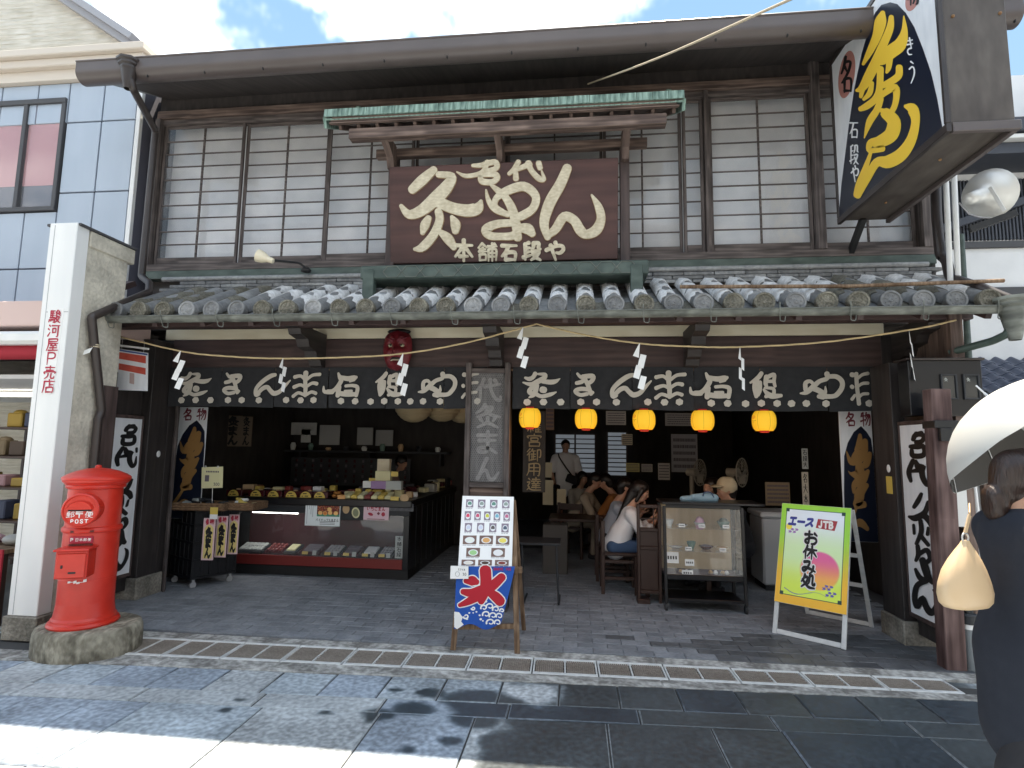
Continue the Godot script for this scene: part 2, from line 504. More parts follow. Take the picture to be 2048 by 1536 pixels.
# lettering drawn after the real brushwork: points and widths in the pixels of an enlarged view
const BOARD_BIG := "445 205 60, 350 290 85, 265 370 70 / 480 245 50, 590 258 60, 560 330 95, 470 430 110, 340 540 90, 240 570 70, 175 500 30 / 480 470 90, 600 520 90, 720 540 100, 800 520 95, 830 460 25 / 400 600 50, 370 660 75, 350 725 35 / 590 590 30, 620 650 80, 620 710 55 / 480 545 60, 490 620 65, 440 740 70, 350 840 70, 285 855 25 / 490 710 40, 560 770 80, 610 845 45 / 905 325 18, 960 370 45, 1020 420 55, 1080 520 70, 1115 650 75, 1130 765 65 / 870 370 12, 890 455 36, 945 530 50, 1050 572 46 / 1010 545 30, 945 505 45, 955 440 50, 1040 380 70, 1180 343 75, 1275 420 65, 1255 520 65, 1170 580 70, 1100 600 55 / 1110 640 55, 960 650 65, 870 695 75, 905 745 65, 1000 752 58, 1090 745 65, 1140 700 55 / 1130 680 55, 1210 690 88, 1250 732 55 / 1535 190 72, 1480 320 85, 1390 480 90, 1345 640 75, 1375 762 50 / 1375 745 50, 1440 690 70, 1510 590 75, 1590 620 75, 1640 700 80, 1690 735 72, 1770 700 85, 1810 610 70, 1790 510 60, 1733 412 14"
const BOARD_TOP := "630 222 8, 700 255 32, 790 245 36, 850 215 40, 880 140 42 / 760 170 26, 830 168 40, 940 142 46, 955 190 42, 880 215 36 / 820 250 36, 930 240 50, 962 270 46, 920 305 46, 840 300 50, 820 260 36 / 1135 140 42, 1100 200 40, 1058 238 30 / 1110 200 36, 1115 280 46 / 1090 215 32, 1230 160 46 / 1215 150 52, 1240 210 42, 1300 275 46, 1342 282 36, 1325 215 12 / 1300 150 46, 1312 192 42"
const BLADE := "440 88 40, 425 150 95, 400 250 76, 350 360 56, 303 448 24 / 500 118 40, 490 200 62, 440 320 70, 400 420 84, 350 520 84, 300 610 66, 258 632 26 / 588 112 10, 592 220 56, 562 310 104, 500 360 110, 430 420 90 / 490 400 56, 482 470 46, 468 505 24 / 556 470 56, 550 530 60, 480 580 56, 420 605 44 / 425 480 56, 418 620 56, 388 692 56, 330 740 56, 284 762 40 / 300 620 46, 288 676 30 / 366 580 36, 350 650 46, 308 694 26 / 400 702 46, 450 652 50, 528 612 62, 535 700 50, 500 780 46, 430 770 36 / 430 690 46, 400 770 56, 350 850 56, 313 964 8 / 462 790 90, 520 850 110, 500 940 116, 420 990 96, 358 1000 62, 350 1052 40, 440 1036 56 / 600 742 30, 650 762 92, 672 850 70, 640 980 84, 570 1080 104, 480 1130 104, 400 1136 72, 330 1250 62, 266 1366 56 / 360 1062 26, 330 1150 42, 282 1280 60, 262 1362 60"
const NOREN_A := "225 150 50, 200 190 45, 160 210 48, 112 196 26 / 250 155 22, 330 162 45, 320 200 55, 250 240 58, 180 270 50, 88 248 16 / 300 235 46, 390 245 54, 450 235 46, 498 206 10 / 300 328 72, 325 332 72 / 240 280 56, 225 350 58, 200 390 48, 155 416 16 / 190 300 46, 160 350 56, 200 380 46 / 225 370 46, 290 402 42, 390 382 44, 455 356 16 / 690 150 28, 730 190 40, 780 180 50, 862 182 55, 850 232 48, 800 262 46 / 780 200 48, 740 240 48, 680 256 42 / 750 180 48, 800 260 48, 820 320 48, 842 378 44 / 830 330 46, 730 320 48, 668 345 46, 720 386 42, 800 376 42 / 845 355 40, 862 362 36 / 1312 165 42, 1250 182 54, 1150 250 54, 1080 330 48, 1084 402 52, 1122 392 42 / 1100 390 46, 1160 330 52, 1220 312 52, 1260 350 52, 1310 386 58, 1380 366 52, 1440 302 42, 1507 232 18 / 1700 142 66, 1700 240 52, 1710 330 52, 1710 412 46 / 1700 230 38, 1640 180 38, 1560 192 46 / 1720 220 38, 1790 170 38, 1882 160 42 / 1700 310 38, 1640 285 38, 1560 312 46 / 1715 310 38, 1790 265 38, 1852 272 46 / 1690 400 38, 1620 380 38, 1558 422 42 / 1730 400 38, 1790 370 38, 1848 386 42 / 1940 305 20, 1950 360 42, 2000 372 48, 2060 372 48"
const NOREN_B := "0 355 50, 60 350 50, 110 310 50, 160 230 55, 140 190 48, 118 142 26 / 150 190 48, 240 205 58, 320 196 60, 348 188 34 / 320 215 42, 268 238 24 / 140 300 58, 130 402 56 / 220 290 36, 310 285 38, 370 310 48, 360 402 46 / 140 376 56, 250 386 58, 360 386 46 / 210 345 20, 300 350 36 / 716 142 46, 680 190 50, 596 246 22 / 660 230 68, 650 300 68, 660 395 42 / 700 240 46, 700 330 38, 682 384 24 / 770 180 56, 760 250 48, 770 282 36 / 790 180 46, 852 158 42, 850 230 38, 862 284 34 / 770 230 36, 840 230 36 / 750 300 26, 840 310 38, 850 362 38 / 738 318 24, 790 372 56, 840 390 58, 928 384 38 / 760 395 36, 850 370 46 / 1420 148 60, 1420 200 48, 1340 230 48, 1270 290 58, 1200 350 48, 1134 360 18 / 1190 320 48, 1190 250 48, 1240 230 38, 1280 270 36 / 1280 310 56, 1350 340 58, 1390 402 46, 1330 392 46 / 1340 340 56, 1400 350 46, 1402 286 12 / 1430 180 48, 1520 180 50, 1580 230 54, 1580 300 54, 1530 370 54, 1480 392 48, 1390 392 56 / 1685 158 52, 1700 162 52 / 1735 148 46, 1740 250 44, 1750 350 44, 1765 474 46 / 1750 200 32, 1800 160 34, 1862 145 38 / 1685 285 44, 1695 295 44 / 1750 290 28, 1800 255 34, 1862 250 36 / 1688 425 36, 1720 380 32 / 1760 410 28, 1800 370 34, 1862 364 32"
const UPRIGHT := "190 95 45, 145 110 45, 130 140 40 / 150 100 45, 205 110 40, 195 150 40, 150 160 40 / 110 190 36, 160 190 50, 205 190 40, 205 250 45, 130 255 45, 120 215 36 / 130 290 42, 100 370 45, 115 437 32 / 150 290 22, 165 330 58, 200 350 58, 90 372 14 / 190 340 50, 200 410 50, 230 462 42, 250 440 36, 250 375 14 / 240 298 28, 246 332 24 / 190 528 32, 165 580 44, 138 622 36 / 240 588 38, 215 660 50, 150 700 58, 102 690 24 / 205 680 48, 240 710 54, 262 755 40 / 135 750 26, 140 812 26 / 240 770 26, 235 818 32 / 185 720 38, 190 800 44, 156 884 34 / 190 830 38, 242 894 34 / 165 900 38, 170 960 44, 153 1004 30 / 175 960 38, 230 930 44, 255 990 44, 215 1022 38, 190 1000 38 / 200 1000 58, 220 1060 68, 240 1120 58, 272 1165 32 / 150 1066 28, 185 1130 48, 240 1142 38 / 230 1150 46, 165 1180 50, 145 1260 50, 160 1332 48, 186 1310 38 / 170 1322 42, 200 1270 44, 230 1340 54, 265 1377 58, 300 1330 48, 300 1260 32, 274 1212 8"
const BANNER := "225 275 34, 215 340 60, 180 384 30 / 270 318 50, 250 400 72, 200 430 104, 130 470 52, 92 392 8 / 306 410 40, 270 480 60, 230 502 36 / 200 480 60, 200 560 92, 130 560 30, 100 540 6 / 282 536 30, 220 600 84, 150 640 52, 140 694 24 / 264 640 36, 200 690 84, 180 750 84, 150 792 44, 230 780 50 / 160 800 22, 110 880 30, 56 944 26 / 96 952 14, 180 912 60, 246 955 34"
const ICE := "410 722 104, 415 830 100, 400 930 88, 372 1008 60 / 560 785 76, 480 860 90, 380 930 100, 270 1000 70, 175 1042 36 / 232 822 46, 290 820 90, 332 832 56 / 206 918 52, 290 930 80, 370 900 80 / 430 910 56, 500 962 90, 545 1008 92"

# ---- materials ------------------------------------------------------------------------------
func lin(r: float,g: float,b: float) -> Color:
	return Color(r,g,b).linear_to_srgb()
func mat(color: Color,rough := 0.7,metal := 0.0,spec := 0.5) -> StandardMaterial3D:
	var m := StandardMaterial3D.new()
	m.albedo_color = color
	m.roughness = rough
	m.metallic = metal
	m.metallic_specular = spec
	return m
func noise_img(w: int,h: int,freq: float,seed_: int,oct := 4) -> Image:
	var f := FastNoiseLite.new()
	f.noise_type = FastNoiseLite.TYPE_SIMPLEX_SMOOTH
	f.seed = seed_
	f.frequency = freq
	f.fractal_octaves = oct
	return f.get_seamless_image(w,h)
# colour picture between two linear colours: a stretched grain layer, a coarse blotch layer and specks
func grain_tex(c1: Color,c2: Color,seed_: int,sx := 1,sy := 1,freq := 0.03,blotch := 0.35,size := 256,contrast := 1.3) -> ImageTexture:
	var a := noise_img(size/sx,size/sy,freq,seed_)
	a.resize(size,size,Image.INTERPOLATE_CUBIC)
	var b := noise_img(size,size,0.008,seed_+7,3)
	var s1 := c1.linear_to_srgb()
	var s2 := c2.linear_to_srgb()
	var da := a.get_data()
	var db := b.get_data()
	var o := PackedByteArray()
	o.resize(size*size*3)
	for k in size*size:
		var t := clampf(((da[k]*(1.0 - blotch)+db[k]*blotch)/255.0 - 0.5)*contrast+0.5,0.0,1.0)
		o[k*3] = int(255.0*lerpf(s1.r,s2.r,t))
		o[k*3+1] = int(255.0*lerpf(s1.g,s2.g,t))
		o[k*3+2] = int(255.0*lerpf(s1.b,s2.b,t))
	return ImageTexture.create_from_image(Image.create_from_data(size,size,false,Image.FORMAT_RGB8,o))
func grain(c1: Color,c2: Color,rough: float,seed_: int,sx := 1,sy := 1,scale := 1.0,freq := 0.03,blotch := 0.35,relief := 0.0,contrast := 1.3) -> StandardMaterial3D:
	var m := mat(Color.WHITE,rough)
	m.albedo_texture = grain_tex(c1,c2,seed_,sx,sy,freq,blotch,256,contrast)
	m.uv1_triplanar = true
	m.uv1_world_triplanar = true
	m.uv1_scale = Vector3.ONE*scale
	if relief > 0.0:
		var kind := 1 if sx > sy else (2 if sy > sx else 0)
		if not cache.has("relief%d" % kind):
			var h := noise_img(256/[1,16,1][kind],256/[1,1,16][kind],0.07,900+kind)
			h.resize(256,256,Image.INTERPOLATE_CUBIC)
			cache["relief%d" % kind] = ImageTexture.create_from_image(h)
		m.heightmap_enabled = true
		m.heightmap_scale = relief
		m.heightmap_texture = cache["relief%d" % kind]
	return m
func C(r: float,g: float,b: float) -> Color:
	return Color(r,g,b)
func picture(img: Image,rough := 0.6) -> StandardMaterial3D:
	var m := mat(Color.WHITE,rough)
	m.albedo_texture = ImageTexture.create_from_image(img)
	m.texture_repeat = false
	return m

func make_materials() -> void:
	# timber: "v" grain runs up, "h" grain runs along
	M.black_v = grain(C(0.018,0.015,0.015),C(0.046,0.038,0.036),0.55,11,1,16,1.0,0.06,0.3,0.15)
	M.black_h = grain(C(0.018,0.015,0.015),C(0.048,0.039,0.036),0.55,12,16,1,1.0,0.06,0.3,0.15)
	M.brown_h = grain(C(0.034,0.020,0.019),C(0.088,0.052,0.047),0.6,13,16,1,0.8,0.07,0.35,0.2)
	M.brown_v = grain(C(0.030,0.019,0.017),C(0.10,0.068,0.062),0.65,14,1,16,0.8,0.07,0.35,0.2)
	M.frame_h = grain(C(0.042,0.033,0.031),C(0.17,0.14,0.13),0.75,15,20,1,1.2,0.08,0.3,0.2,1.7)
	M.frame_v = grain(C(0.042,0.033,0.031),C(0.16,0.132,0.124),0.75,16,1,20,1.2,0.08,0.3,0.2,1.7)
	M.weather_h = grain(C(0.055,0.036,0.030),C(0.23,0.165,0.135),0.8,17,18,1,1.0,0.08,0.3,0.3,1.6)
	M.weather_v = grain(C(0.055,0.036,0.030),C(0.21,0.15,0.125),0.8,18,1,18,1.0,0.08,0.3,0.3,1.6)
	M.board = grain(C(0.036,0.0135,0.011),C(0.085,0.036,0.030),0.62,19,14,1,0.55,0.05,0.4,0.25,1.4)
	M.post = grain(C(0.035,0.016,0.015),C(0.19,0.125,0.115),0.8,20,1,12,0.9,0.06,0.45,0.25,1.6)
	M.soffit = grain(C(0.030,0.025,0.024),C(0.070,0.058,0.054),0.7,21,1,8,0.8,0.06,0.3,0.2)
	M.easel = grain(C(0.10,0.055,0.028),C(0.34,0.24,0.16),0.8,22,1,14,2.0,0.06,0.4,0.2,1.5)
	M.chair = mat(lin(0.038,0.018,0.013),0.45)
	M.cream = grain(C(0.70,0.62,0.45),C(0.82,0.75,0.58),0.75,23,8,1,1.0,0.03)
	M.letter = grain(C(0.42,0.36,0.25),C(0.66,0.60,0.46),0.7,24,2,1,3.0,0.04,0.4,0.0,1.5)
	M.letter_edge = mat(lin(0.30,0.19,0.10),0.8)
	# metal
	M.gutter = grain(C(0.075,0.060,0.057),C(0.11,0.09,0.085),0.36,25,8,1,0.7,0.02)
	M.pipe = grain(C(0.026,0.020,0.019),C(0.050,0.038,0.034),0.38,26,1,8,0.8,0.02)
	M.copper = grain(C(0.07,0.12,0.10),C(0.32,0.45,0.385),0.75,27,1,6,2.0,0.04,0.3,0.15,1.8)
	M.copper_dark = grain(C(0.030,0.048,0.041),C(0.085,0.115,0.098),0.5,28,2,1,1.2,0.03,0.4,0.0,1.5)
	M.copper_gutter = grain(C(0.070,0.075,0.066),C(0.25,0.265,0.235),0.6,29,3,1,1.5,0.04,0.4,0.0,1.8)
	M.steel = mat(lin(0.55,0.55,0.55),0.35,0.7)
	M.silver_paint = mat(lin(0.62,0.62,0.60),0.38,0.35)
	M.iron = mat(lin(0.018,0.018,0.019),0.5,0.2)
	M.red_paint = grain(C(0.50,0.022,0.012),C(0.60,0.036,0.020),0.34,30,1,1,1.5,0.02)
	M.white_metal = grain(C(0.70,0.71,0.71),C(0.80,0.80,0.79),0.5,31,1,6,0.6,0.02)
	# tiles, plaster, stone
	for k in 4:
		var v := [0.15,0.20,0.26,0.175][k] as float
		M["tile%d" % k] = grain(C(v*0.62,v*0.64,v*0.66),C(v*1.35,v*1.36,v*1.36),0.5,40+k,1,1,2.2,0.035,0.45,0.2,1.7)
	M.tile_moss = grain(C(0.07,0.065,0.05),C(0.25,0.235,0.19),0.85,45,1,1,3.0,0.05,0.4,0.3,1.8)
	M.lime = grain(C(0.46,0.46,0.46),C(0.88,0.88,0.88),0.85,46,1,1,2.6,0.04,0.5,0.3,2.0)
	M.stucco = grain(C(0.38,0.355,0.30),C(0.62,0.58,0.49),0.95,47,1,1,1.3,0.06,0.6,0.55,1.7)
	M.stone = grain(C(0.13,0.12,0.10),C(0.36,0.33,0.28),0.9,48,1,1,1.6,0.07,0.5,0.6,1.6)
	M.kerb = grain(C(0.085,0.075,0.055),C(0.40,0.375,0.30),0.92,49,1,2,1.8,0.05,0.55,0.7,1.9)
	M.concrete = grain(C(0.16,0.155,0.145),C(0.56,0.56,0.54),0.92,50,1,1,1.3,0.05,0.55,0.3,2.0)
	M.grating = grain(C(0.17,0.145,0.12),C(0.36,0.32,0.28),0.7,51,1,1,3.0,0.05)
	M.grate_rim = grain(C(0.50,0.52,0.53),C(0.74,0.75,0.74),0.6,52,1,1,2.0,0.03)
	M.soil = mat(lin(0.02,0.019,0.018),0.95)
	for k in 5:
		var v2 := [0.25,0.275,0.30,0.262,0.24][k] as float
		M["paver%d" % k] = grain(C(v2*0.58,v2*0.63,v2*0.71),C(v2*1.04,v2*1.10,v2*1.20),0.72,60+k,1,1,1.4,0.06,0.6,0.25,1.6)
	for k in 2:
		var wet := grain(C(0.075,0.08,0.088)*(1.0 - 0.15*k),C(0.14,0.147,0.16)*(1.0 - 0.15*k),0.42,160+k,1,1,1.4,0.06,0.6,0.0,1.6)
		M["paver%d" % (5+k)] = wet
	M.floor_joint = mat(lin(0.10,0.105,0.115),0.95)
	M.panel = grain(C(0.36,0.42,0.50),C(0.40,0.46,0.54),0.45,66,1,8,0.5,0.02)
	M.panel_joint = mat(lin(0.10,0.10,0.13),0.8)
	M.white_wall = grain(C(0.62,0.63,0.64),C(0.74,0.745,0.75),0.85,67,1,1,0.4,0.02,0.5,0.1)
	M.beige_trim = mat(lin(0.62,0.55,0.47),0.6)
	M.plaster = grain(C(0.50,0.46,0.37),C(0.72,0.68,0.60),0.95,68,6,1,0.8,0.06,0.4,2.0,1.3)
	M.blue_tile = grain(C(0.045,0.055,0.085),C(0.11,0.13,0.19),0.4,69,1,1,2.0,0.04)
	M.slate = mat(lin(0.045,0.05,0.065),0.6)
	M.dark_trim = mat(lin(0.06,0.06,0.065),0.6)
	# glass, paper, cloth
	M.shoji = grain(C(0.60,0.61,0.64),C(0.76,0.76,0.77),0.7,70,1,1,0.7,0.02,0.6)
	var g := mat(lin(0.42,0.43,0.46),0.04)
	g.transparency = BaseMaterial3D.TRANSPARENCY_ALPHA
	g.albedo_color.a = 0.12
	M.glass = g
	var g2 := mat(lin(0.9,0.95,0.95),0.03)
	g2.transparency = BaseMaterial3D.TRANSPARENCY_ALPHA
	g2.albedo_color.a = 0.07
	M.clear = g2
	M.noren = grain(C(0.018,0.019,0.022),C(0.036,0.037,0.041),0.95,71,1,1,4.0,0.12,0.4)
	M.noren_print = grain(C(0.50,0.46,0.40),C(0.62,0.575,0.50),0.95,72,1,1,5.0,0.1)
	M.paper = mat(lin(0.78,0.78,0.77),0.85)
	M.paper.backlight = Color(0.25,0.25,0.25)
	M.sign_white = grain(C(0.66,0.68,0.71),C(0.80,0.81,0.83),0.5,73,1,6,1.2,0.04,0.4)
	M.ink = mat(lin(0.006,0.006,0.007),0.6)
	M.navy = mat(lin(0.008,0.012,0.026),0.35)
	M.yellow = mat(lin(0.86,0.56,0.05),0.5)
	M.gold = mat(lin(0.28,0.15,0.045),0.6)
	M.pink = mat(lin(0.46,0.20,0.17),0.5)
	M.red_ink = mat(lin(0.40,0.02,0.05),0.6)
	M.maroon = mat(lin(0.16,0.02,0.035),0.6)
	M.white = mat(lin(0.78,0.78,0.78),0.6)
	M.rope = mat(lin(0.52,0.40,0.22),0.9)
	M.rope2 = mat(lin(0.50,0.42,0.30),0.9)
	M.wicker = grain(C(0.09,0.05,0.025),C(0.30,0.18,0.10),0.8,74,4,1,4.0,0.08,0.2,0.4,1.8)
	M.yolk = mat(lin(0.62,0.46,0.10),0.45)
	M.pale_yellow = mat(lin(0.66,0.62,0.36),0.5)
	M.counter_red = mat(lin(0.20,0.028,0.024),0.35)
	M.lacquer = mat(lin(0.055,0.008,0.012),0.25)
	M.black_gloss = mat(lin(0.010,0.010,0.012),0.3)
	M.charcoal = mat(lin(0.020,0.022,0.026),0.6)
	M.grey_card = mat(lin(0.40,0.42,0.40),0.7)
	M.skin = mat(lin(0.50,0.29,0.20),0.55)
	M.skin.subsurf_scatter_enabled = true
	M.skin.subsurf_scatter_strength = 0.15
	M.hair = mat(lin(0.010,0.007,0.006),0.42)
	M.hair_brown = grain(C(0.012,0.007,0.006),C(0.045,0.024,0.018),0.4,75,1,10,6.0,0.1,0.2,0.3,1.6)
	M.navy_cloth = grain(C(0.010,0.013,0.022),C(0.022,0.026,0.038),0.95,76,1,1,8.0,0.12,0.3)
	M.white_cloth = mat(lin(0.80,0.80,0.82),0.9)
	M.cream_cloth = mat(lin(0.58,0.50,0.34),0.9)
	M.orange_cloth = mat(lin(0.36,0.14,0.035),0.9)
	M.beige_cloth = mat(lin(0.40,0.34,0.27),0.9)
	M.dark_cloth = mat(lin(0.020,0.020,0.024),0.9)
	M.denim = mat(lin(0.045,0.085,0.17),0.9)
	M.blue_cloth = mat(lin(0.22,0.36,0.46),0.9)
	M.leather = mat(lin(0.60,0.44,0.27),0.32)
	M.umbrella = mat(lin(0.50,0.50,0.48),0.5)
	M.umbrella.backlight = Color(0.12,0.12,0.11)
	M.umbrella_in = mat(lin(0.055,0.050,0.045),0.8)
	M.cardboard = mat(lin(0.30,0.22,0.14),0.8)
	M.plywood = grain(C(0.54,0.41,0.25),C(0.66,0.52,0.34),0.6,77,1,10,1.0,0.04)
	M.ceramic = mat(lin(0.58,0.60,0.58),0.2)
	M.celadon = mat(lin(0.16,0.25,0.21),0.2)
	M.lacquer_cup = mat(lin(0.08,0.02,0.015),0.25)
	M.tan = mat(lin(0.48,0.33,0.18),0.7)
	M.fabric_awning = mat(lin(0.34,0.015,0.03),0.8)
	M.purple_grey = mat(lin(0.13,0.11,0.13),0.8)
	M.shell = mat(lin(0.34,0.34,0.36),0.35)
	M.fan_beige = mat(lin(0.34,0.31,0.25),0.5)
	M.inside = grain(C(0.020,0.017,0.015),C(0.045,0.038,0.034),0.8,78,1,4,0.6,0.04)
	M.inside_light = mat(lin(0.52,0.49,0.44),0.9)
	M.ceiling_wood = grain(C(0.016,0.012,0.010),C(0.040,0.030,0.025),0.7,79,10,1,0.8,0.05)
	M.lantern_paper = mat(lin(0.42,0.33,0.19),0.8)
	M.lantern_paper.backlight = Color(0.3,0.25,0.15)
	M.mask_red = grain(C(0.07,0.006,0.010),C(0.22,0.016,0.024),0.42,80,1,1,6.0,0.05)

# ---- camera, sky, sun -----------------------------------------------------------------------
func make_view() -> void:
	var cam := Camera3D.new()
	cam.name = "camera"
	cam.fov = rad_to_deg(2.0*atan(768.0/FP))
	cam.near = 0.05
	cam.far = 400.0
	cam.transform = Transform3D(cam_basis,EYE)
	add_child(cam)
	cam.current = true
	var env := Environment.new()
	env.background_mode = Environment.BG_SKY
	env.tonemap_mode = Environment.TONE_MAPPER_LINEAR
	env.tonemap_exposure = 4.7
	env.sdfgi_enabled = true
	env.ssao_enabled = true
	env.ssil_enabled = true
	var sky := Sky.new()
	var sm := PanoramaSkyMaterial.new()
	sm.panorama = ImageTexture.create_from_image(sky_image())
	sm.energy_multiplier = 0.265
	sky.sky_material = sm
	env.sky = sky
	env.background_energy_multiplier = 1.0
	var we := WorldEnvironment.new()
	we.name = "environment"
	we.environment = env
	add_child(we)
	var sun := DirectionalLight3D.new()
	sun.name = "sun"
	sun.light_energy = 1.05
	sun.light_color = Color(1.0,0.95,0.87)
	sun.light_angular_distance = 0.5
	sun.shadow_enabled = true
	add_child(sun)
	sun.look_at_from_position(Vector3(0.15,1.0,-0.305)*20.0,Vector3.ZERO,Vector3.RIGHT)
func sky_image() -> Image:
	var w := 1280
	var h := 640
	var f := FastNoiseLite.new()
	f.noise_type = FastNoiseLite.TYPE_SIMPLEX_SMOOTH
	f.seed = 5
	f.frequency = 2.2
	f.fractal_octaves = 6
	f.fractal_gain = 0.58
	f.domain_warp_enabled = true
	f.domain_warp_amplitude = 0.25
	f.domain_warp_frequency = 1.5
	var f2 := FastNoiseLite.new()
	f2.seed = 21
	f2.frequency = 0.8
	f2.fractal_octaves = 3
	# cloud heaps seen over the roof, by their direction
	var heaps := []
	for q: Array in [[470,90,0.075],[420,40,0.07],[350,0,0.08],[500,20,0.05],[690,30,0.06],[770,60,0.06],[880,50,0.075],[960,60,0.075],[1000,20,0.07],[1110,60,0.035],[1150,30,0.04],[1190,0,0.045],[800,-40,0.09]]:
		heaps.append([ray(q[0],q[1]).normalized(),q[2]])
	var img := Image.create(w,h,false,Image.FORMAT_RGBF)
	for y in h:
		var th := PI*(y+0.5)/h
		var up := cos(th)
		if up < -0.05:
			img.fill_rect(Rect2i(0,y,w,h - y),Color(0.30,0.30,0.31))
			break
		for x in w:
			var ph := (x+0.5)/w*TAU
			var d := Vector3(sin(th)*sin(ph),up,-sin(th)*cos(ph))
			var t := pow(clampf(1.0 - up,0.0,1.0),1.6)
			var c := Color(0.27,0.50,0.80).lerp(Color(0.58,0.78,0.95),t)
			var q := d/maxf(up+0.35,0.2)
			var n := f.get_noise_3d(q.x*1.5+3.1,q.y,q.z*1.5)
			var big := 0.9*f2.get_noise_3d(q.x*1.4,2.0,q.z*1.4)+0.15
			if d.z < -0.3 and absf(d.x) < 0.9:
				var g := -0.22
				for hp: Array in heaps:
					g = maxf(g,0.34 - 0.56*clampf((d - (hp[0] as Vector3)).length_squared()/(hp[1]*hp[1]*3.6),0.0,1.05))
				big = g
			var a := smoothstep(-0.12,0.85,n*1.5+big)
			c = c.lerp(Color(2.4,2.45,2.5),a)
			img.set_pixel(x,y,c)
	return img

# ---- street, drain, shop apron --------------------------------------------------------------
func street_tex() -> Array:
	var n := 1024
	var base := noise_img(n,n,0.16,101,3)
	var bl := noise_img(n,n,0.012,102,4)
	var wn := noise_img(256,256,0.03,103,5)
	var da := base.get_data()
	var db := bl.get_data()
	var dw := wn.get_data()
	var mask := PackedByteArray()
	mask.resize(256*256)
	# x from -4 to 4, z from -8 to 0 : the water that shop hands have thrown out lies right of the menu stand
	var spots := []
	for q: Array in [[980,1405,0.30],[830,1420,0.16],[760,1430,0.14],[900,1480,0.10],[1010,1485,0.16],[940,1440,0.18],[790,1380,0.05],[740,1440,0.06],[480,1400,0.05],[450,1420,0.05],[650,1425,0.06],[860,1385,0.10],[815,1500,0.07]]:
		spots.append([G(q[0],q[1]),q[2]])
	for j in 256:
		for i in 256:
			var x := -4.0+(i+0.5)/32.0
			var z := -8.0+(j+0.5)/32.0
			var wob := (dw[j*256+i]/255.0 - 0.5)
			var edge := -0.42+wob*0.9+0.10*sin(z*3.0)
			var a := smoothstep(-0.10,0.16,x - edge)*smoothstep(2.9,2.6,x)
			a *= 1.0 - smoothstep(-2.95,-2.5,z+wob*0.4)
			for s: Array in spots:
				var d: float = Vector2(x - s[0].x,(z - s[0].z)*1.5).length()/s[1]+wob*1.4
				a = maxf(a,1.0 - smoothstep(0.65,1.1,d))
			mask[j*256+i] = int(255.0*clampf(a,0.0,1.0))
	var mi := Image.create_from_data(256,256,false,Image.FORMAT_L8,mask)
	mi.resize(n,n,Image.INTERPOLATE_CUBIC)
	var dm := mi.get_data()
	var col := PackedByteArray()
	col.resize(n*n*3)
	var ro := PackedByteArray()
	ro.resize(n*n)
	for k in n*n:
		var v := 0.66+(da[k] - 127.0)/255.0*0.34+(db[k] - 127.0)/255.0*0.22
		var wet := dm[k]/255.0
		v *= 1.0 - 0.56*wet
		var b := 255.0*v
		col[k*3] = int(clampf(b*(1.0 - 0.06*wet),0,255))
		col[k*3+1] = int(clampf(b*1.0,0,255))
		col[k*3+2] = int(clampf(b*(1.0+0.03*wet),0,255))
		ro[k] = int(clampf(225.0 - 95.0*wet+(da[k] - 127.0)*0.2,0,255))
	return [ImageTexture.create_from_image(Image.create_from_data(n,n,false,Image.FORMAT_RGB8,col)),ImageTexture.create_from_image(Image.create_from_data(n,n,false,Image.FORMAT_L8,ro))]
func slab_mesh(a: Vector2,b: Vector2,c: Vector2,d: Vector2,top: float,thick := 0.06,ch := 0.006) -> ArrayMesh:
	# a slab with four corners in plan (x, z): back left, back right, front right, front left
	var s := begin()
	var m := (a+b+c+d)/4.0
	var o := [a,b,c,d]
	var i := []
	for p: Vector2 in o:
		i.append(p+(m - p).normalized()*ch*1.4)
	quad(s,Vector3(i[0].x,top,i[0].y),Vector3(i[1].x,top,i[1].y),Vector3(i[2].x,top,i[2].y),Vector3(i[3].x,top,i[3].y),Vector3.UP)
	for k in 4:
		var p: Vector2 = o[k]
		var q: Vector2 = o[(k+1) % 4]
		var e := (q - p).normalized()
		var out := Vector3(e.y,0,-e.x)
		if out.dot(Vector3((p+q).x/2 - m.x,0,(p+q).y/2 - m.y)) < 0:
			out = -out
		var ip: Vector2 = i[k]
		var iq: Vector2 = i[(k+1) % 4]
		quad(s,Vector3(p.x,top - ch,p.y),Vector3(q.x,top - ch,q.y),Vector3(iq.x,top,iq.y),Vector3(ip.x,top,ip.y),(out+Vector3.UP).normalized())
		quad(s,Vector3(p.x,top - ch,p.y),Vector3(q.x,top - ch,q.y),Vector3(q.x,top - thick,q.y),Vector3(p.x,top - thick,p.y),out)
	return s.commit()
func row_z(z0: float,x: float) -> float:
	return z0 - 0.0445*x
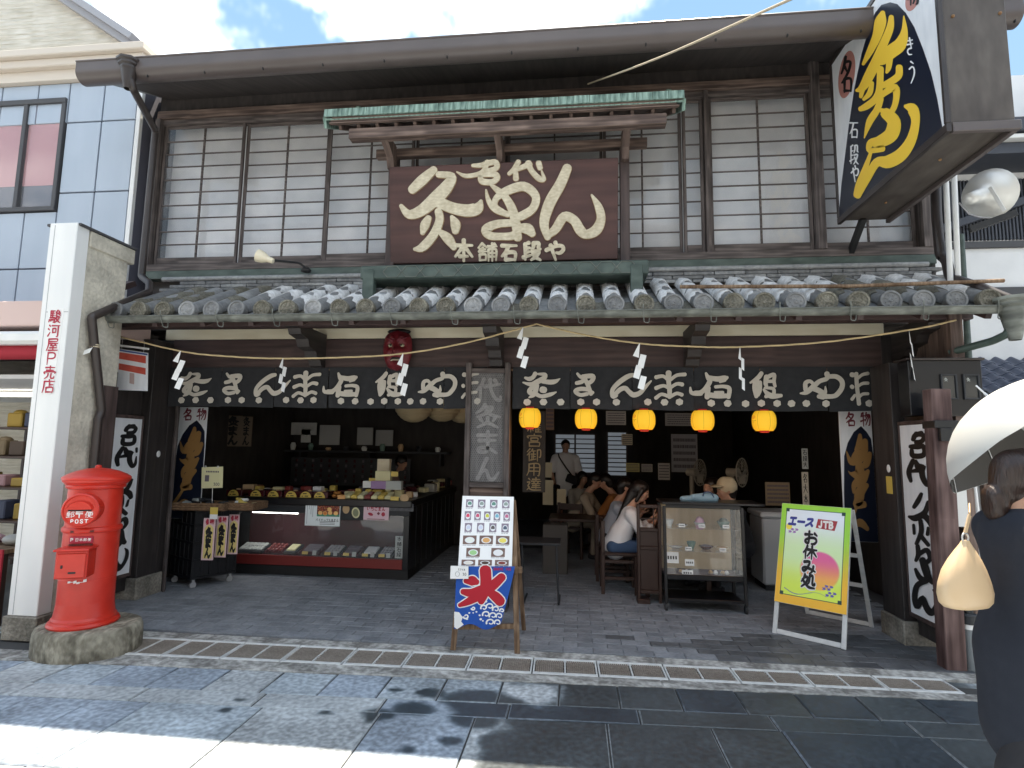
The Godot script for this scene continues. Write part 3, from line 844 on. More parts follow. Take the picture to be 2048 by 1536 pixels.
func make_ground() -> void:
	var tx := street_tex()
	for k in 3:
		var sm := mat([Color(0.90,0.955,1.0),Color(0.95,0.98,1.0),Color(0.84,0.90,0.97)][k],1.0)
		sm.albedo_texture = tx[0]
		sm.roughness_texture = tx[1]
		sm.uv1_triplanar = true
		sm.uv1_world_triplanar = true
		sm.uv1_scale = Vector3.ONE/8.0
		sm.uv1_offset = Vector3(0.5,0,0)
		M["street%d" % k] = sm
	var s := begin()
	quad(s,Vector3(-90,-0.014,-60),Vector3(90,-0.014,-60),Vector3(90,-0.014,60),Vector3(-90,-0.014,60),Vector3.UP)
	var street := struct("street",s.commit(),M.street1)
	s = begin()
	quad(s,Vector3(-5.6,-0.0095,-4.45),Vector3(5.0,-0.0095,-4.45),Vector3(5.0,-0.0095,0.15),Vector3(-5.6,-0.0095,0.15),Vector3.UP)
	part("joint_mortar",s.commit(),mat(lin(0.055,0.055,0.055),0.95),street)
	# rows of slabs: back edge, front edge (at x = 0), joint positions
	var rows := [[-4.10,-3.755,0.388,-0.10],[-3.755,-3.565,0.79,-0.40],[-3.565,-2.84,0.60,-0.59],[-2.84,-2.44,0.40,0.1],[-2.44,-2.24,0.79,0.3],[-2.24,-1.52,0.60,0.0],[-1.52,-1.12,0.40,0.2],[-1.12,-0.4,0.6,0.35],[-0.4,0.0,0.4,0.0]]
	rng.seed = 4
	var joints_c := [-5.2,-4.6,-4.0,-3.4,-2.98,-2.62,-1.90,-1.16,-0.59,0.19,0.79,1.19,2.0,2.6,3.2,3.8,4.4]
	for ri in rows.size():
		var r: Array = rows[ri]
		var xs := []
		if ri == 2:
			xs = joints_c
		else:
			var x: float = r[3] - floorf((r[3]+5.4)/r[2])*r[2]
			while x < 4.8:
				xs.append(x)
				x += r[2]
		for k in xs.size() - 1:
			var x0: float = xs[k]+0.005
			var x1: float = xs[k+1] - 0.005
			var top := rng.randf_range(-0.002,0.002)
			var m := slab_mesh(Vector2(x0,row_z(r[0]+0.004,x0)),Vector2(x1,row_z(r[0]+0.004,x1)),Vector2(x1,row_z(r[1] - 0.004,x1)),Vector2(x0,row_z(r[1] - 0.004,x0)),top,0.05)
			part("slab",m,M["street%d" % rng.randi_range(0,2)],street)
	# concrete edging, drain and gratings
	s = begin()
	var gf := func(x: float) -> float: return -4.225 - 0.030*x
	var gb := func(x: float) -> float: return -4.535 - 0.008*x
	var k0 := -5.4
	while k0 < 4.4:
		var k1 := k0+1.2
		s.append_from(slab_mesh(Vector2(k0,gf.call(k0) - 0.0),Vector2(k1,gf.call(k1)),Vector2(k1,row_z(-4.104,k1)),Vector2(k0,row_z(-4.104,k0)),0.006,0.08),0,Transform3D())
		s.append_from(slab_mesh(Vector2(k0,gb.call(k0) - 0.13),Vector2(k1,gb.call(k1) - 0.13),Vector2(k1,gb.call(k1)+0.0),Vector2(k0,gb.call(k0)),0.008,0.08),0,Transform3D())
		k0 = k1
	part("concrete_edging",s.commit(),M.concrete,street)
	s = begin()
	bb(s,Vector3(-5.4,-0.09,-4.60),Vector3(4.4,-0.075,-4.0),0.0)
	part("drain_bed",s.commit(),M.soil,street)
	var joints := [-3.56,-3.10,-2.635,-2.17,-1.70,-1.255,-0.78,-0.305,0.168,0.655,1.145,1.635,2.126,2.607]
	for k in joints.size() - 1:
		var a: float = joints[k]+0.005
		var b: float = joints[k+1] - 0.005
		var c := (a+b)/2.0
		var gr := Node3D.new()
		gr.name = numbered("drain_grating")
		add_child(gr)
		tag(gr,"steel drain grating with a pale rim in the gutter before the shop","grating","drain gratings along the shop front")
		var zf: float = gf.call(c) - 0.004
		var zb: float = gb.call(c)+0.004
		gr.position = Vector3(c,0.0,(zf+zb)/2.0)
		gr.rotation.y = 0.022
		var hw := (b - a)/2.0
		var hd := (zf - zb)/2.0
		s = begin()
		bb(s,Vector3(-hw,-0.035,hd - 0.034),Vector3(hw,0.010,hd),0.003)
		part("rim",s.commit(),M.grate_rim,gr)
		s = begin()
		bb(s,Vector3(-hw,-0.035,-hd),Vector3(hw,0.010,-hd+0.03),0.003)
		part("rim",s.commit(),M.grate_rim,gr)
		s = begin()
		for e: float in [-hw+0.005,0.0,hw - 0.005]:
			s = begin()
			bb(s,Vector3(e - 0.005,-0.035,-hd+0.031),Vector3(e+0.005,0.009,hd - 0.035),0.001)
			part("cross_bar",s.commit(),M.grate_rim,gr)
		s = begin()
		var nb := 30
		for q in nb:
			var bxp := lerpf(-hw+0.018,hw - 0.018,(q+0.5)/nb)
			if absf(bxp) > 0.010:
				bb(s,Vector3(bxp - 0.0052,-0.03,-hd+0.031),Vector3(bxp+0.0052,0.005,hd - 0.035),0.0)
		for q in 5:
			var zz := lerpf(-hd+0.05,hd - 0.05,q/4.0)
			bb(s,Vector3(-hw+0.012,-0.026,zz - 0.003),Vector3(hw - 0.012,0.002,zz+0.003),0.0)
		part("bar_grid",s.commit(),M.grating,gr)
	# the shop floor: brick pavers under the eaves and on into the room
	s = begin()
	quad(s,Vector3(-5.4,-0.008,-14.0),Vector3(4.4,-0.008,-14.0),Vector3(4.4,-0.008,-4.60),Vector3(-5.4,-0.008,-4.60),Vector3.UP)
	var floor_ := struct("shop_floor",s.commit(),M.floor_joint)
	var pw := 0.238
	var pd := 0.118
	var rest := begin()
	var z := -4.70
	var row := 0
	var count := 0
	while z > -9.2:
		var x := -4.85+(0.5 if row % 2 else 0.0)*pw
		while x < 3.1:
			var tone := rng.randi_range(0,4)
			var damp := z > -5.25+0.25*sin(x*2.3) and x > 0.55+0.5*sin(z*9.0)+rng.randf_range(-0.15,0.15)
			if damp:
				tone = 5+tone % 2
			var dy := rng.randf_range(-0.0025,0.002)
			var pc := Vector3(x+pw/2,-0.02+dy+0.006,z - pd/2)
			var seen := z > -5.85 and x > -4.2 and x < 2.9
			if seen and count < 298:
				part("paver",box_mesh(Vector3(pw - 0.004,0.04,pd - 0.004),0.0025),M["paver%d" % tone],floor_,Transform3D(Basis(),pc))
				count += 1
			else:
				bx(rest,pc,Vector3(pw - 0.004,0.04,pd - 0.004),0.0025)
			x += pw
		z -= pd
		row += 1
	stuff(part("more_pavers",rest.commit(),M.paver1,floor_))

# ---- the shop house -------------------------------------------------------------------------
func stepped(depth: float,height: float) -> PackedVector2Array:
	# carved bracket in profile: x forward, y up, with a cloud-like stepped lower edge
	return PackedVector2Array([Vector2(0,0),Vector2(0.10,0.01),Vector2(0.13,height*0.18),Vector2(0.20,height*0.22),Vector2(0.24,height*0.40),Vector2(depth*0.58,height*0.46),Vector2(depth*0.64,height*0.66),Vector2(depth*0.86,height*0.72),Vector2(depth*0.90,height*0.86),Vector2(depth,height*0.88),Vector2(depth,height),Vector2(0,height)])
func half_pipe(r: float,length: float,arc := PI,segs := 10,thick := 0.012,start := 0.0) -> ArrayMesh:
	# along +z, opening downwards; outside radius r
	var key := "half%d_%d_%d_%d" % [roundi(r*1e4),roundi(length*1e4),roundi(arc*100),roundi(start*100)]
	if cache.has(key):
		return cache[key]
	var s := begin()
	for k in segs:
		var a0 := start+PI/2 - arc/2+arc*k/segs
		var a1 := start+PI/2 - arc/2+arc*(k+1)/segs
		var d0 := Vector3(cos(a0),sin(a0),0)
		var d1 := Vector3(cos(a1),sin(a1),0)
		var z := Vector3(0,0,length)
		for w: Array in [[r,1.0],[r - thick,-1.0]]:
			var p := [d0*w[0],d1*w[0],d1*w[0]+z,d0*w[0]+z]
			var n := [d0*w[1],d1*w[1],d1*w[1],d0*w[1]]
			var u := [Vector2.ZERO,Vector2.ZERO,Vector2.ZERO]
			tri3(s,[p[0],p[1],p[2]],[n[0],n[1],n[2]],u)
			tri3(s,[p[0],p[2],p[3]],[n[0],n[2],n[3]],u)
		for e: float in [0.0,length]:
			quad(s,d0*r+Vector3(0,0,e),d1*r+Vector3(0,0,e),d1*(r - thick)+Vector3(0,0,e),d0*(r - thick)+Vector3(0,0,e),Vector3(0,0,-1 if e == 0.0 else 1))
	for e2 in 2:
		var a := start+PI/2+(arc/2 if e2 else -arc/2)
		var d := Vector3(cos(a),sin(a),0)
		quad_auto(s,d*r,d*(r - thick),d*(r - thick)+Vector3(0,0,length),d*r+Vector3(0,0,length))
	var m := s.commit()
	cache[key] = m
	return m
func gutter_hopper(s: SurfaceTool,at: Vector3,k := 1.0) -> void:
	# moulded rainwater head: stepped octagonal rim over a tapering body
	lathe(s,[Vector2(0.035,-0.20)*k,Vector2(0.055,-0.12)*k,Vector2(0.075,-0.02)*k,Vector2(0.082,0.0)*k,Vector2(0.082,0.02)*k,Vector2(0.10,0.035)*k,Vector2(0.10,0.055)*k,Vector2(0.118,0.07)*k,Vector2(0.118,0.09)*k,Vector2(0.0,0.092)*k],8,at)
func make_house() -> void:
	var h := thing("shop_house","old two-storey dark timber shop with tiled eaves and lattice windows","house",Vector3.ZERO)
	var s := begin()
	# --- ground floor frame
	for q: Array in [[-4.60,-4.45],[2.95,3.10]]:
		s = begin()
		bb(s,Vector3(q[0],0.0,-5.95),Vector3(q[1],2.74,-5.77))
		part("post",s.commit(),M.black_v,h)
	s = begin()
	bb(s,Vector3(-0.80,0.0,-5.93),Vector3(-0.66,2.42,-5.79))
	part("post",s.commit(),M.black_v,h)
	s = begin()
	bb(s,Vector3(-4.449,2.42,-5.95),Vector3(2.949,2.742,-5.752),0.008)
	part("lintel_beam",s.commit(),M.brown_h,h)
	s = begin()
	bb(s,Vector3(-4.56,2.744,-5.95),Vector3(2.985,2.86,-5.765))
	part("cream_board",s.commit(),M.cream,h,Transform3D(),"cream painted board above the brown lintel")
	s = begin()
	bb(s,Vector3(-4.85,2.862,-5.95),Vector3(3.45,3.55,-5.80))
	part("upper_wall",s.commit(),M.black_h,h)
	s = begin()
	bb(s,Vector3(-4.78,2.74,-5.21),Vector3(3.35,2.865,-5.08),0.006)
	part("eave_purlin",s.commit(),M.brown_h,h)
	for x: float in [-4.70,-2.73,-0.80,1.145,3.10]:
		s = begin()
		prism(s,stepped(0.66,0.36),0.13,Transform3D(Basis(Vector3(0,0,1),Vector3(0,1,0),Vector3(-1,0,0)),Vector3(x+0.065,2.42,-5.75)))
		part("bracket",s.commit(),M.black_h,h)
	# wing piers beside the opening with stone plinths
	s = begin()
	bb(s,Vector3(-4.84,0.22,-5.84),Vector3(-4.452,2.70,-5.50))
	part("wing_panel",s.commit(),M.black_v,h)
	s = begin()
	bb(s,Vector3(-4.86,0.0,-5.86),Vector3(-4.432,0.218,-5.49),0.01)
	part("plinth",s.commit(),M.stone,h)
	s = begin()
	bb(s,Vector3(2.765,0.20,-5.62),Vector3(3.12,2.40,-5.29))
	part("wing_panel",s.commit(),M.black_v,h)
	s = begin()
	bb(s,Vector3(2.745,0.0,-5.64),Vector3(3.14,0.198,-5.27),0.01)
	part("plinth",s.commit(),M.stone,h)
	s = begin()
	bb(s,Vector3(-4.62,0.1,-5.50),Vector3(-4.555,2.3,-5.0))
	part("side_screen",s.commit(),M.black_v,h)
	s = begin()
	bb(s,Vector3(2.86,0.1,-5.288),Vector3(2.92,1.98,-4.86))
	part("side_screen",s.commit(),M.black_v,h)
	s = begin()
	bb(s,Vector3(3.10,0.0,-5.28),Vector3(3.20,2.0,-5.0))
	bb(s,Vector3(3.14,2.0,-5.64),Vector3(3.24,2.86,-5.05))
	part("corner_boarding",s.commit(),M.weather_v,h)
	for q: Array in [[-4.435,-5.86],[-4.405,-5.84],[2.915,-5.80],[2.935,-5.78]]:
		s = begin()
		bb(s,Vector3(q[0] - 0.008,0.0,q[1] - 0.03),Vector3(q[0]+0.008,2.42,q[1]),0.001)
		part("door_track",s.commit(),M.frame_v,h)
	# --- the room inside
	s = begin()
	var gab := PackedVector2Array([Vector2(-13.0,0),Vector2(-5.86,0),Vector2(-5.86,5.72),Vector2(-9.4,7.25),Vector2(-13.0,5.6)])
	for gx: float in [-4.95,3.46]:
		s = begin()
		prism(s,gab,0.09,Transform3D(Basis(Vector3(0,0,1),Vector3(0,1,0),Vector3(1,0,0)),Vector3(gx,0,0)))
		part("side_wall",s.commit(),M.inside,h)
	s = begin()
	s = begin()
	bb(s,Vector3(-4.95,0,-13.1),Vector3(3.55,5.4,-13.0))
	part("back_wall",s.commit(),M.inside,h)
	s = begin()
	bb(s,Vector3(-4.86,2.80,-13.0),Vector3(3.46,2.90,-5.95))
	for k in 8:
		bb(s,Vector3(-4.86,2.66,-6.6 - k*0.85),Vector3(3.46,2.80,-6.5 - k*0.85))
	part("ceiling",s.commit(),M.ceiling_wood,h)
	# --- upper storey
	s = begin()
	bb(s,Vector3(-4.86,3.52,-5.86),Vector3(3.46,3.60,-5.70),0.005)
	part("sill",s.commit(),M.frame_h,h)
	s = begin()
	bb(s,Vector3(-4.86,3.425,-5.80),Vector3(3.46,3.515,-5.685),0.003)
	part("flashing",s.commit(),M.copper_dark,h)
	s = begin()
	bb(s,Vector3(-4.86,5.36,-5.86),Vector3(3.46,5.45,-5.71),0.005)
	part("head_beam",s.commit(),M.weather_h,h)
	s = begin()
	bb(s,Vector3(-4.86,5.30,-5.86),Vector3(3.46,5.358,-5.745),0.003)
	part("window_head",s.commit(),M.frame_h,h)
	s = begin()
	bb(s,Vector3(-4.86,5.452,-5.95),Vector3(3.46,5.75,-5.76))
	part("frieze",s.commit(),M.soffit,h)
	for q: Array in [[-4.87,-4.805,-5.70],[1.333,1.378,-5.72],[2.392,2.475,-5.69],[3.37,3.465,-5.70]]:
		s = begin()
		bb(s,Vector3(q[0],3.60,-5.86),Vector3(q[1],5.358 if q[0] != 2.392 else 5.62,q[2]),0.004)
		part("window_post",s.commit(),M.frame_v,h)
	s = begin()
	bb(s,Vector3(-4.8,3.6,-5.955),Vector3(3.4,5.45,-5.95),0.0)
	part("paper_lining",s.commit(),M.shoji,h)
	var sash := [[-4.80,-3.79,0],[-3.79,-2.775,1],[-2.775,-1.77,0],[-1.77,-0.74,1],[-0.74,0.29,0],[0.29,1.115,1],[1.115,1.33,0],[1.382,2.388,0],[2.478,3.366,1]]
	rng.seed = 8
	for q: Array in sash:
		var z: float = -5.775 - 0.03*q[2]
		var x0: float = q[0]+0.003
		var x1: float = q[1] - 0.003
		var w := Node3D.new()
		w.name = "window"
		h.add_child(w,true)
		s = begin()
		bb(s,Vector3(x0,3.603,z - 0.03),Vector3(x0+0.032,5.298,z))
		part("stile",s.commit(),M.frame_v,w)
		s = begin()
		bb(s,Vector3(x1 - 0.032,3.603,z - 0.03),Vector3(x1,5.298,z))
		part("stile",s.commit(),M.frame_v,w)
		s = begin()
		bb(s,Vector3(x0+0.033,5.262,z - 0.028),Vector3(x1 - 0.033,5.297,z - 0.002))
		part("rail",s.commit(),M.frame_h,w)
		s = begin()
		bb(s,Vector3(x0+0.033,3.604,z - 0.028),Vector3(x1 - 0.033,3.70,z - 0.002))
		part("rail",s.commit(),M.frame_h,w)
		var narrow := x1 - x0 < 0.4
		var cols := [x0+0.032,x1 - 0.032] if narrow else [x0+0.032,(x0+x1)/2.0,x1 - 0.032]
		s = begin()
		if not narrow:
			bb(s,Vector3(cols[1] - 0.009,3.70,z - 0.026),Vector3(cols[1]+0.009,5.262,z - 0.003),0.002)
		for r in range(1,10):
			var y := lerpf(3.70,5.262,r/10.0)
			bb(s,Vector3(x0+0.033,y - 0.006,z - 0.024),Vector3(x1 - 0.033,y+0.006,z - 0.006),0.002)
			if narrow and r < 9:
				part("muntin",s.commit(),M.frame_h,w)
				s = begin()
		part("muntin",s.commit(),M.frame_h,w)
		for c in cols.size() - 1:
			for r in 10:
				var y0 := lerpf(3.70,5.262,r/10.0)
				var y1 := lerpf(3.70,5.262,(r+1)/10.0)
				s = begin()
				var tilt := Vector3(rng.randf_range(-0.0025,0.0025),rng.randf_range(-0.0025,0.0025),0)
				var zz := z - 0.0145
				var a := Vector3(cols[c],y1,zz+tilt.x+tilt.y)
				var b := Vector3(cols[c+1],y1,zz - tilt.x+tilt.y)
				var cc := Vector3(cols[c+1],y0,zz - tilt.x - tilt.y)
				var d := Vector3(cols[c],y0,zz+tilt.x - tilt.y)
				quad(s,a,b,cc,d,(b - a).cross(a - d).normalized())
				part("pane",s.commit(),M.glass,w)
	# --- upper roof, soffit, gutter
	s = begin()
	var prof := PackedVector2Array([Vector2(-4.78,5.22),Vector2(-5.80,5.63),Vector2(-5.80,5.70),Vector2(-4.78,5.29)])
	prism(s,prof,8.30,Transform3D(Basis(Vector3(0,0,1),Vector3(0,1,0),Vector3(1,0,0)),Vector3(-4.74,0,0)))
	part("soffit",s.commit(),M.soffit,h)
	s = begin()
	var rp := PackedVector2Array([Vector2(-4.86,5.26),Vector2(-9.4,7.28),Vector2(-14.0,5.30),Vector2(-14.0,5.40),Vector2(-9.4,7.38),Vector2(-4.84,5.33)])
	prism(s,rp,8.62,Transform3D(Basis(Vector3(0,0,1),Vector3(0,1,0),Vector3(1,0,0)),Vector3(-4.90,0,0)))
	part("upper_roof",s.commit(),M.tile1,h)
	s = begin()
	var ga := Vector3(-4.93,5.262,-4.80)
	var gm := half_pipe(0.098,8.6,PI*1.02,14,0.006,PI)
	s.append_from(gm,0,Transform3D(Basis(Vector3(0,0,-1),Vector3(0,1,0),Vector3(1,0,0)),ga))
	bb(s,ga+Vector3(0,0.0,0.092),ga+Vector3(8.6,0.085,0.098),0.001)
	bb(s,ga+Vector3(0,0.0,-0.098),ga+Vector3(8.6,0.06,-0.092),0.001)
	tube(s,[ga+Vector3(0,0.088,0.097),ga+Vector3(8.6,0.088,0.097)],0.010,8)
	for k in 3:
		tube(s,[ga+Vector3(0.9+k*3.0,0,0),ga+Vector3(0.94+k*3.0,0,0)],0.1,20,false)
	part("gutter",s.commit(),M.gutter,h)
	for k in 14:
		s = begin()
		var gx := ga+Vector3(0.75+k*0.6,-0.08,0.055)
		bx(s,gx,Vector3(0.012,0.035,0.02))
		ball(s,gx+Vector3(-0.018,0.016,0.01),Vector3.ONE*0.007,6,4)
		ball(s,gx+Vector3(0.018,0.016,0.01),Vector3.ONE*0.007,6,4)
		part("gutter_clip",s.commit(),M.iron,h)
	# left rainwater head and the pipe that runs down from it
	s = begin()
	gutter_hopper(s,W(259,140,-4.72))
	part("rainwater_head",s.commit(),M.pipe,h)
	s = begin()
	tube(s,bend([W(262,160,-4.72),W(266,178,-4.74),W(311,262,-5.35),W(283,553,-5.35),W(299,566,-5.28),W(298,584,-5.20),XP(183,634,-4.262),XP(190,700,-4.262),XP(203,822,-4.262),XP(196,838,-4.262),XP(186,944,-4.262),XP(172,1215,-4.262)],0.03),0.036,12)
	part("downpipe",s.commit(),M.pipe,h)
	s = begin()
	for q: Array in [[190,690],[190,694]]:
		var c := XP(q[0],q[1],-4.262)
		lathe(s,[Vector2(0.037,-0.006),Vector2(0.040,-0.003),Vector2(0.040,0.003),Vector2(0.037,0.006)],12,c)
	part("tie_cord",s.commit(),M.rope2,h)
	# right rainwater pipes
	s = begin()
	tube(s,bend([W(1868,250,-5.3),W(1873,430,-5.3),W(1881,512,-5.3),W(1893,520,-5.25),W(1900,555,-5.2),W(1960,575,-4.9),W(2020,600,-4.75)],0.04),0.042,12)
	part("downpipe",s.commit(),M.pipe,h)
	s = begin()
	gutter_hopper(s,W(2026,622,-4.70),1.15)
	part("rainwater_head",s.commit(),M.copper_gutter,h)
	s = begin()
	tube(s,bend([W(2024,640,-4.70),W(2015,668,-4.72),W(1985,682,-4.85),W(1900,705,-5.1)],0.03),0.03,10)
	part("copper_downpipe",s.commit(),M.copper_dark,h)
	for q: Array in [[1889,1907],[1906,1922]]:
		s = begin()
		tube(s,[W(q[0],300,-5.12),W(q[1],700,-5.12)],0.022,10)
		part("conduit",s.commit(),M.white_metal,h)
	s = begin()
	tube(s,[W(1919,470,-5.2),W(1935,720,-5.2)],0.035,10)
	part("conduit",s.commit(),M.copper_dark,h)
	make_lower_roof(h)
	# timber box frame at the left edge beside the stucco wall
	s = begin()
	bb(s,Vector3(-4.80,0.2,-5.20),Vector3(-4.66,2.70,-5.02))
	part("edge_post",s.commit(),M.brown_v,h)
func make_lower_roof(h: Node3D) -> void:
	var r := Node3D.new()
	r.name = "tiled_eave"
	h.add_child(r,true)
	var E := Vector3(0,2.79,-4.80)
	var T := Vector3(0,3.21,-5.62)
	var d := (T - E).normalized()
	var up := Vector3(0,-d.z,d.y)
	up = Vector3(0,1,0) - d*d.y
	up = up.normalized()
	var len := (T - E).length()
	var s := begin()
	var x0 := -4.52
	var x1 := 3.38
	s = begin()
	bx(s,(E+T)/2.0+Vector3((x0+x1)/2.0,0,0) - up*0.035,Vector3(x1 - x0,0.03,len),0.003,Basis(Vector3.RIGHT,up,-d))
	part("roof_boarding",s.commit(),M.brown_h,r)
	s = begin()
	for k in 17:
		var x := -4.45+k*0.485
		bx(s,E+d*0.34+Vector3(x,0,0) - up*0.085,Vector3(0.05,0.065,0.66),0.003,Basis(Vector3.RIGHT,up,-d))
	part("rafter",s.commit(),M.brown_h,r)
	# copper gutter and its hooks
	s = begin()
	var gm := half_pipe(0.052,8.02,PI,10,0.004,PI)
	s.append_from(gm,0,Transform3D(Basis(Vector3(0,0,-1),Vector3(0,1,0),Vector3(1,0,0)),Vector3(-4.66,2.752,-4.725)))
	tube(s,[Vector3(-4.66,2.752,-4.671),Vector3(3.36,2.752,-4.671)],0.006,6)
	part("copper_gutter",s.commit(),M.copper_gutter,r)
	for k in 15:
		s = begin()
		var x := -4.3+k*0.54
		tube(s,bend([Vector3(x,2.80,-4.66),Vector3(x,2.74,-4.664),Vector3(x+0.01,2.655,-4.70),Vector3(x+0.05,2.65,-4.71),Vector3(x+0.055,2.70,-4.70)],0.012,3),0.0042,5)
		part("gutter_hook",s.commit(),M.copper_gutter,r)
	# tiles
	rng.seed = 31
	var n := 32
	var pitch := 0.2427
	var rr := 0.076
	var rounds := [half_pipe(rr,0.27,PI*1.06,10,0.012)]
	var B := Basis(Vector3.RIGHT,up,-d)
	var disc_s := begin()
	lathe(disc_s,[Vector2(0.0,0.030),Vector2(0.012,0.034),Vector2(0.020,0.028),Vector2(0.026,0.028)],12)
	for k in 8:
		var a := TAU*k/8
		ball(disc_s,Vector3(cos(a)*0.043,0.026,sin(a)*0.043),Vector3(0.008,0.005,0.008),6,4)
	lathe(disc_s,[Vector2(0.083,-0.03),Vector2(0.084,0.030),Vector2(0.080,0.036),Vector2(0.066,0.036),Vector2(0.062,0.026),Vector2(0.0,0.026)],20)
	var disc := disc_s.commit()
	var pan := half_pipe(0.16,0.26,PI*0.52,6,0.014,PI)
	var mort := []
	for k in 4:
		var ms := begin()
		rng.seed = 90+k
		var mr := rr+0.006
		var arc := PI*1.02
		for j in 12:
			var a0 := PI/2 - arc/2+arc*j/12
			var a1 := PI/2 - arc/2+arc*(j+1)/12
			var w0 := 0.062+0.022*sin(j*1.7+k)+(0.062 if (j < 4 or j > 7) else 0.0)
			var w1 := 0.062+0.022*sin((j+1)*1.7+k)+(0.062 if (j+1 < 4 or j+1 > 7) else 0.0)
			if j == 11:
				w1 = w0
			var d0 := Vector3(cos(a0),sin(a0),0)
			var d1 := Vector3(cos(a1),sin(a1),0)
			tri3(ms,[d0*mr+Vector3(0,0,-w0),d1*mr+Vector3(0,0,-w1),d1*mr+Vector3(0,0,w1)],[d0,d1,d1],[Vector2.ZERO,Vector2.ZERO,Vector2.ZERO])
			tri3(ms,[d0*mr+Vector3(0,0,-w0),d1*mr+Vector3(0,0,w1),d0*mr+Vector3(0,0,w0)],[d0,d1,d0],[Vector2.ZERO,Vector2.ZERO,Vector2.ZERO])
			quad_auto(ms,d0*mr+Vector3(0,0,w0),d1*mr+Vector3(0,0,w1),d1*(mr - 0.006)+Vector3(0,0,w1),d0*(mr - 0.006)+Vector3(0,0,w0))
		mort.append(ms.commit())
	for k in n:
		var x := lerpf(-4.285,3.25,k/31.0)
		var base := E+Vector3(x,0,0)+up*0.008
		for j in 3:
			var o := base+d*(0.02+j*0.265)+up*(rng.randf_range(0.0,0.006)+0.012)
			# laid from the eave upwards: the mesh runs along +z, which is -d
			part("round_tile",rounds[0],M["tile%d" % rng.randi_range(0,3)],r,Transform3D(B.rotated(Vector3.UP,rng.randf_range(-0.02,0.02)),o+d*0.27))
			if j < 3 and (k > 6 or rng.randf() < 0.7):
				var old := k < 5 or (k > 26 and rng.randf() < 0.6)
				var mm: Material = M.tile_moss if old else M.lime
				part("mortar",mort[rng.randi_range(0,3)],mm,r,Transform3D(B,o+d*(0.255+rng.randf_range(-0.02,0.02))))
		part("end_tile",disc,M.tile_moss if rng.randf() < 0.55 else M["tile%d" % rng.randi_range(0,3)],r,Transform3D(Basis(Vector3.RIGHT,Vector3(0,0.08,1).normalized(),Vector3(0,-1,0.08).normalized()).rotated(Vector3(0,0,1),rng.randf_range(0,1.0)),base+up*0.012+Vector3(0,0.012,0.03)))
		if k < n - 1:
			for j in 4:
				var o2 := E+Vector3(x+pitch/2,0.045,0)+d*(-0.01+j*0.205)+up*(0.105 - j*0.004)
				var tl := B.rotated(Vector3.RIGHT,0.05)
				part("pan_tile",pan,M.tile_moss if (j == 0 and rng.randf() < 0.6) else M["tile%d" % rng.randi_range(0,3)],r,Transform3D(tl,o2+d*0.26))
	# stacked ridge tiles against the wall
	for j in 3:
		var x := -4.55+j*0.11
		while x < 3.3:
			var w := 0.30
			part("ridge_tile",box_mesh(Vector3(w - 0.006,0.034,0.16),0.005),M["tile%d" % rng.randi_range(0,3)],r,Transform3D(Basis.from_euler(Vector3(0.12,rng.randf_range(-0.01,0.01),rng.randf_range(-0.008,0.008))),Vector3(x+w/2,3.275+j*0.041,-5.67 - j*0.012)))
			x += w
	s = begin()
	tube(s,[Vector3(-4.55,3.40,-5.64),Vector3(3.35,3.40,-5.64)],0.028,8)
	part("ridge_cap",s.commit(),M.tile2,r)
	# the pale pole laid on the right half of the tiles
	s = begin()
	tube(s,[W(1360,578,-4.98),W(1700,577,-4.93),W(2008,566,-4.88)],0.017,8)
	var pole := solo("bamboo_pole",s.commit(),M.easel,"thin pale pole lying across the right half of the eave tiles","pole")
	pole.position = Vector3(0,0.02,0)
	# sloping flashing where the eave meets the stucco wall
	s = begin()
	slab3(s,[W(150,600,-4.60),W(270,562,-5.28),W(274,572,-5.28),W(152,616,-4.60)],Vector3(-0.12,0,0))
	part("side_flashing",s.commit(),M.brown_h,r)

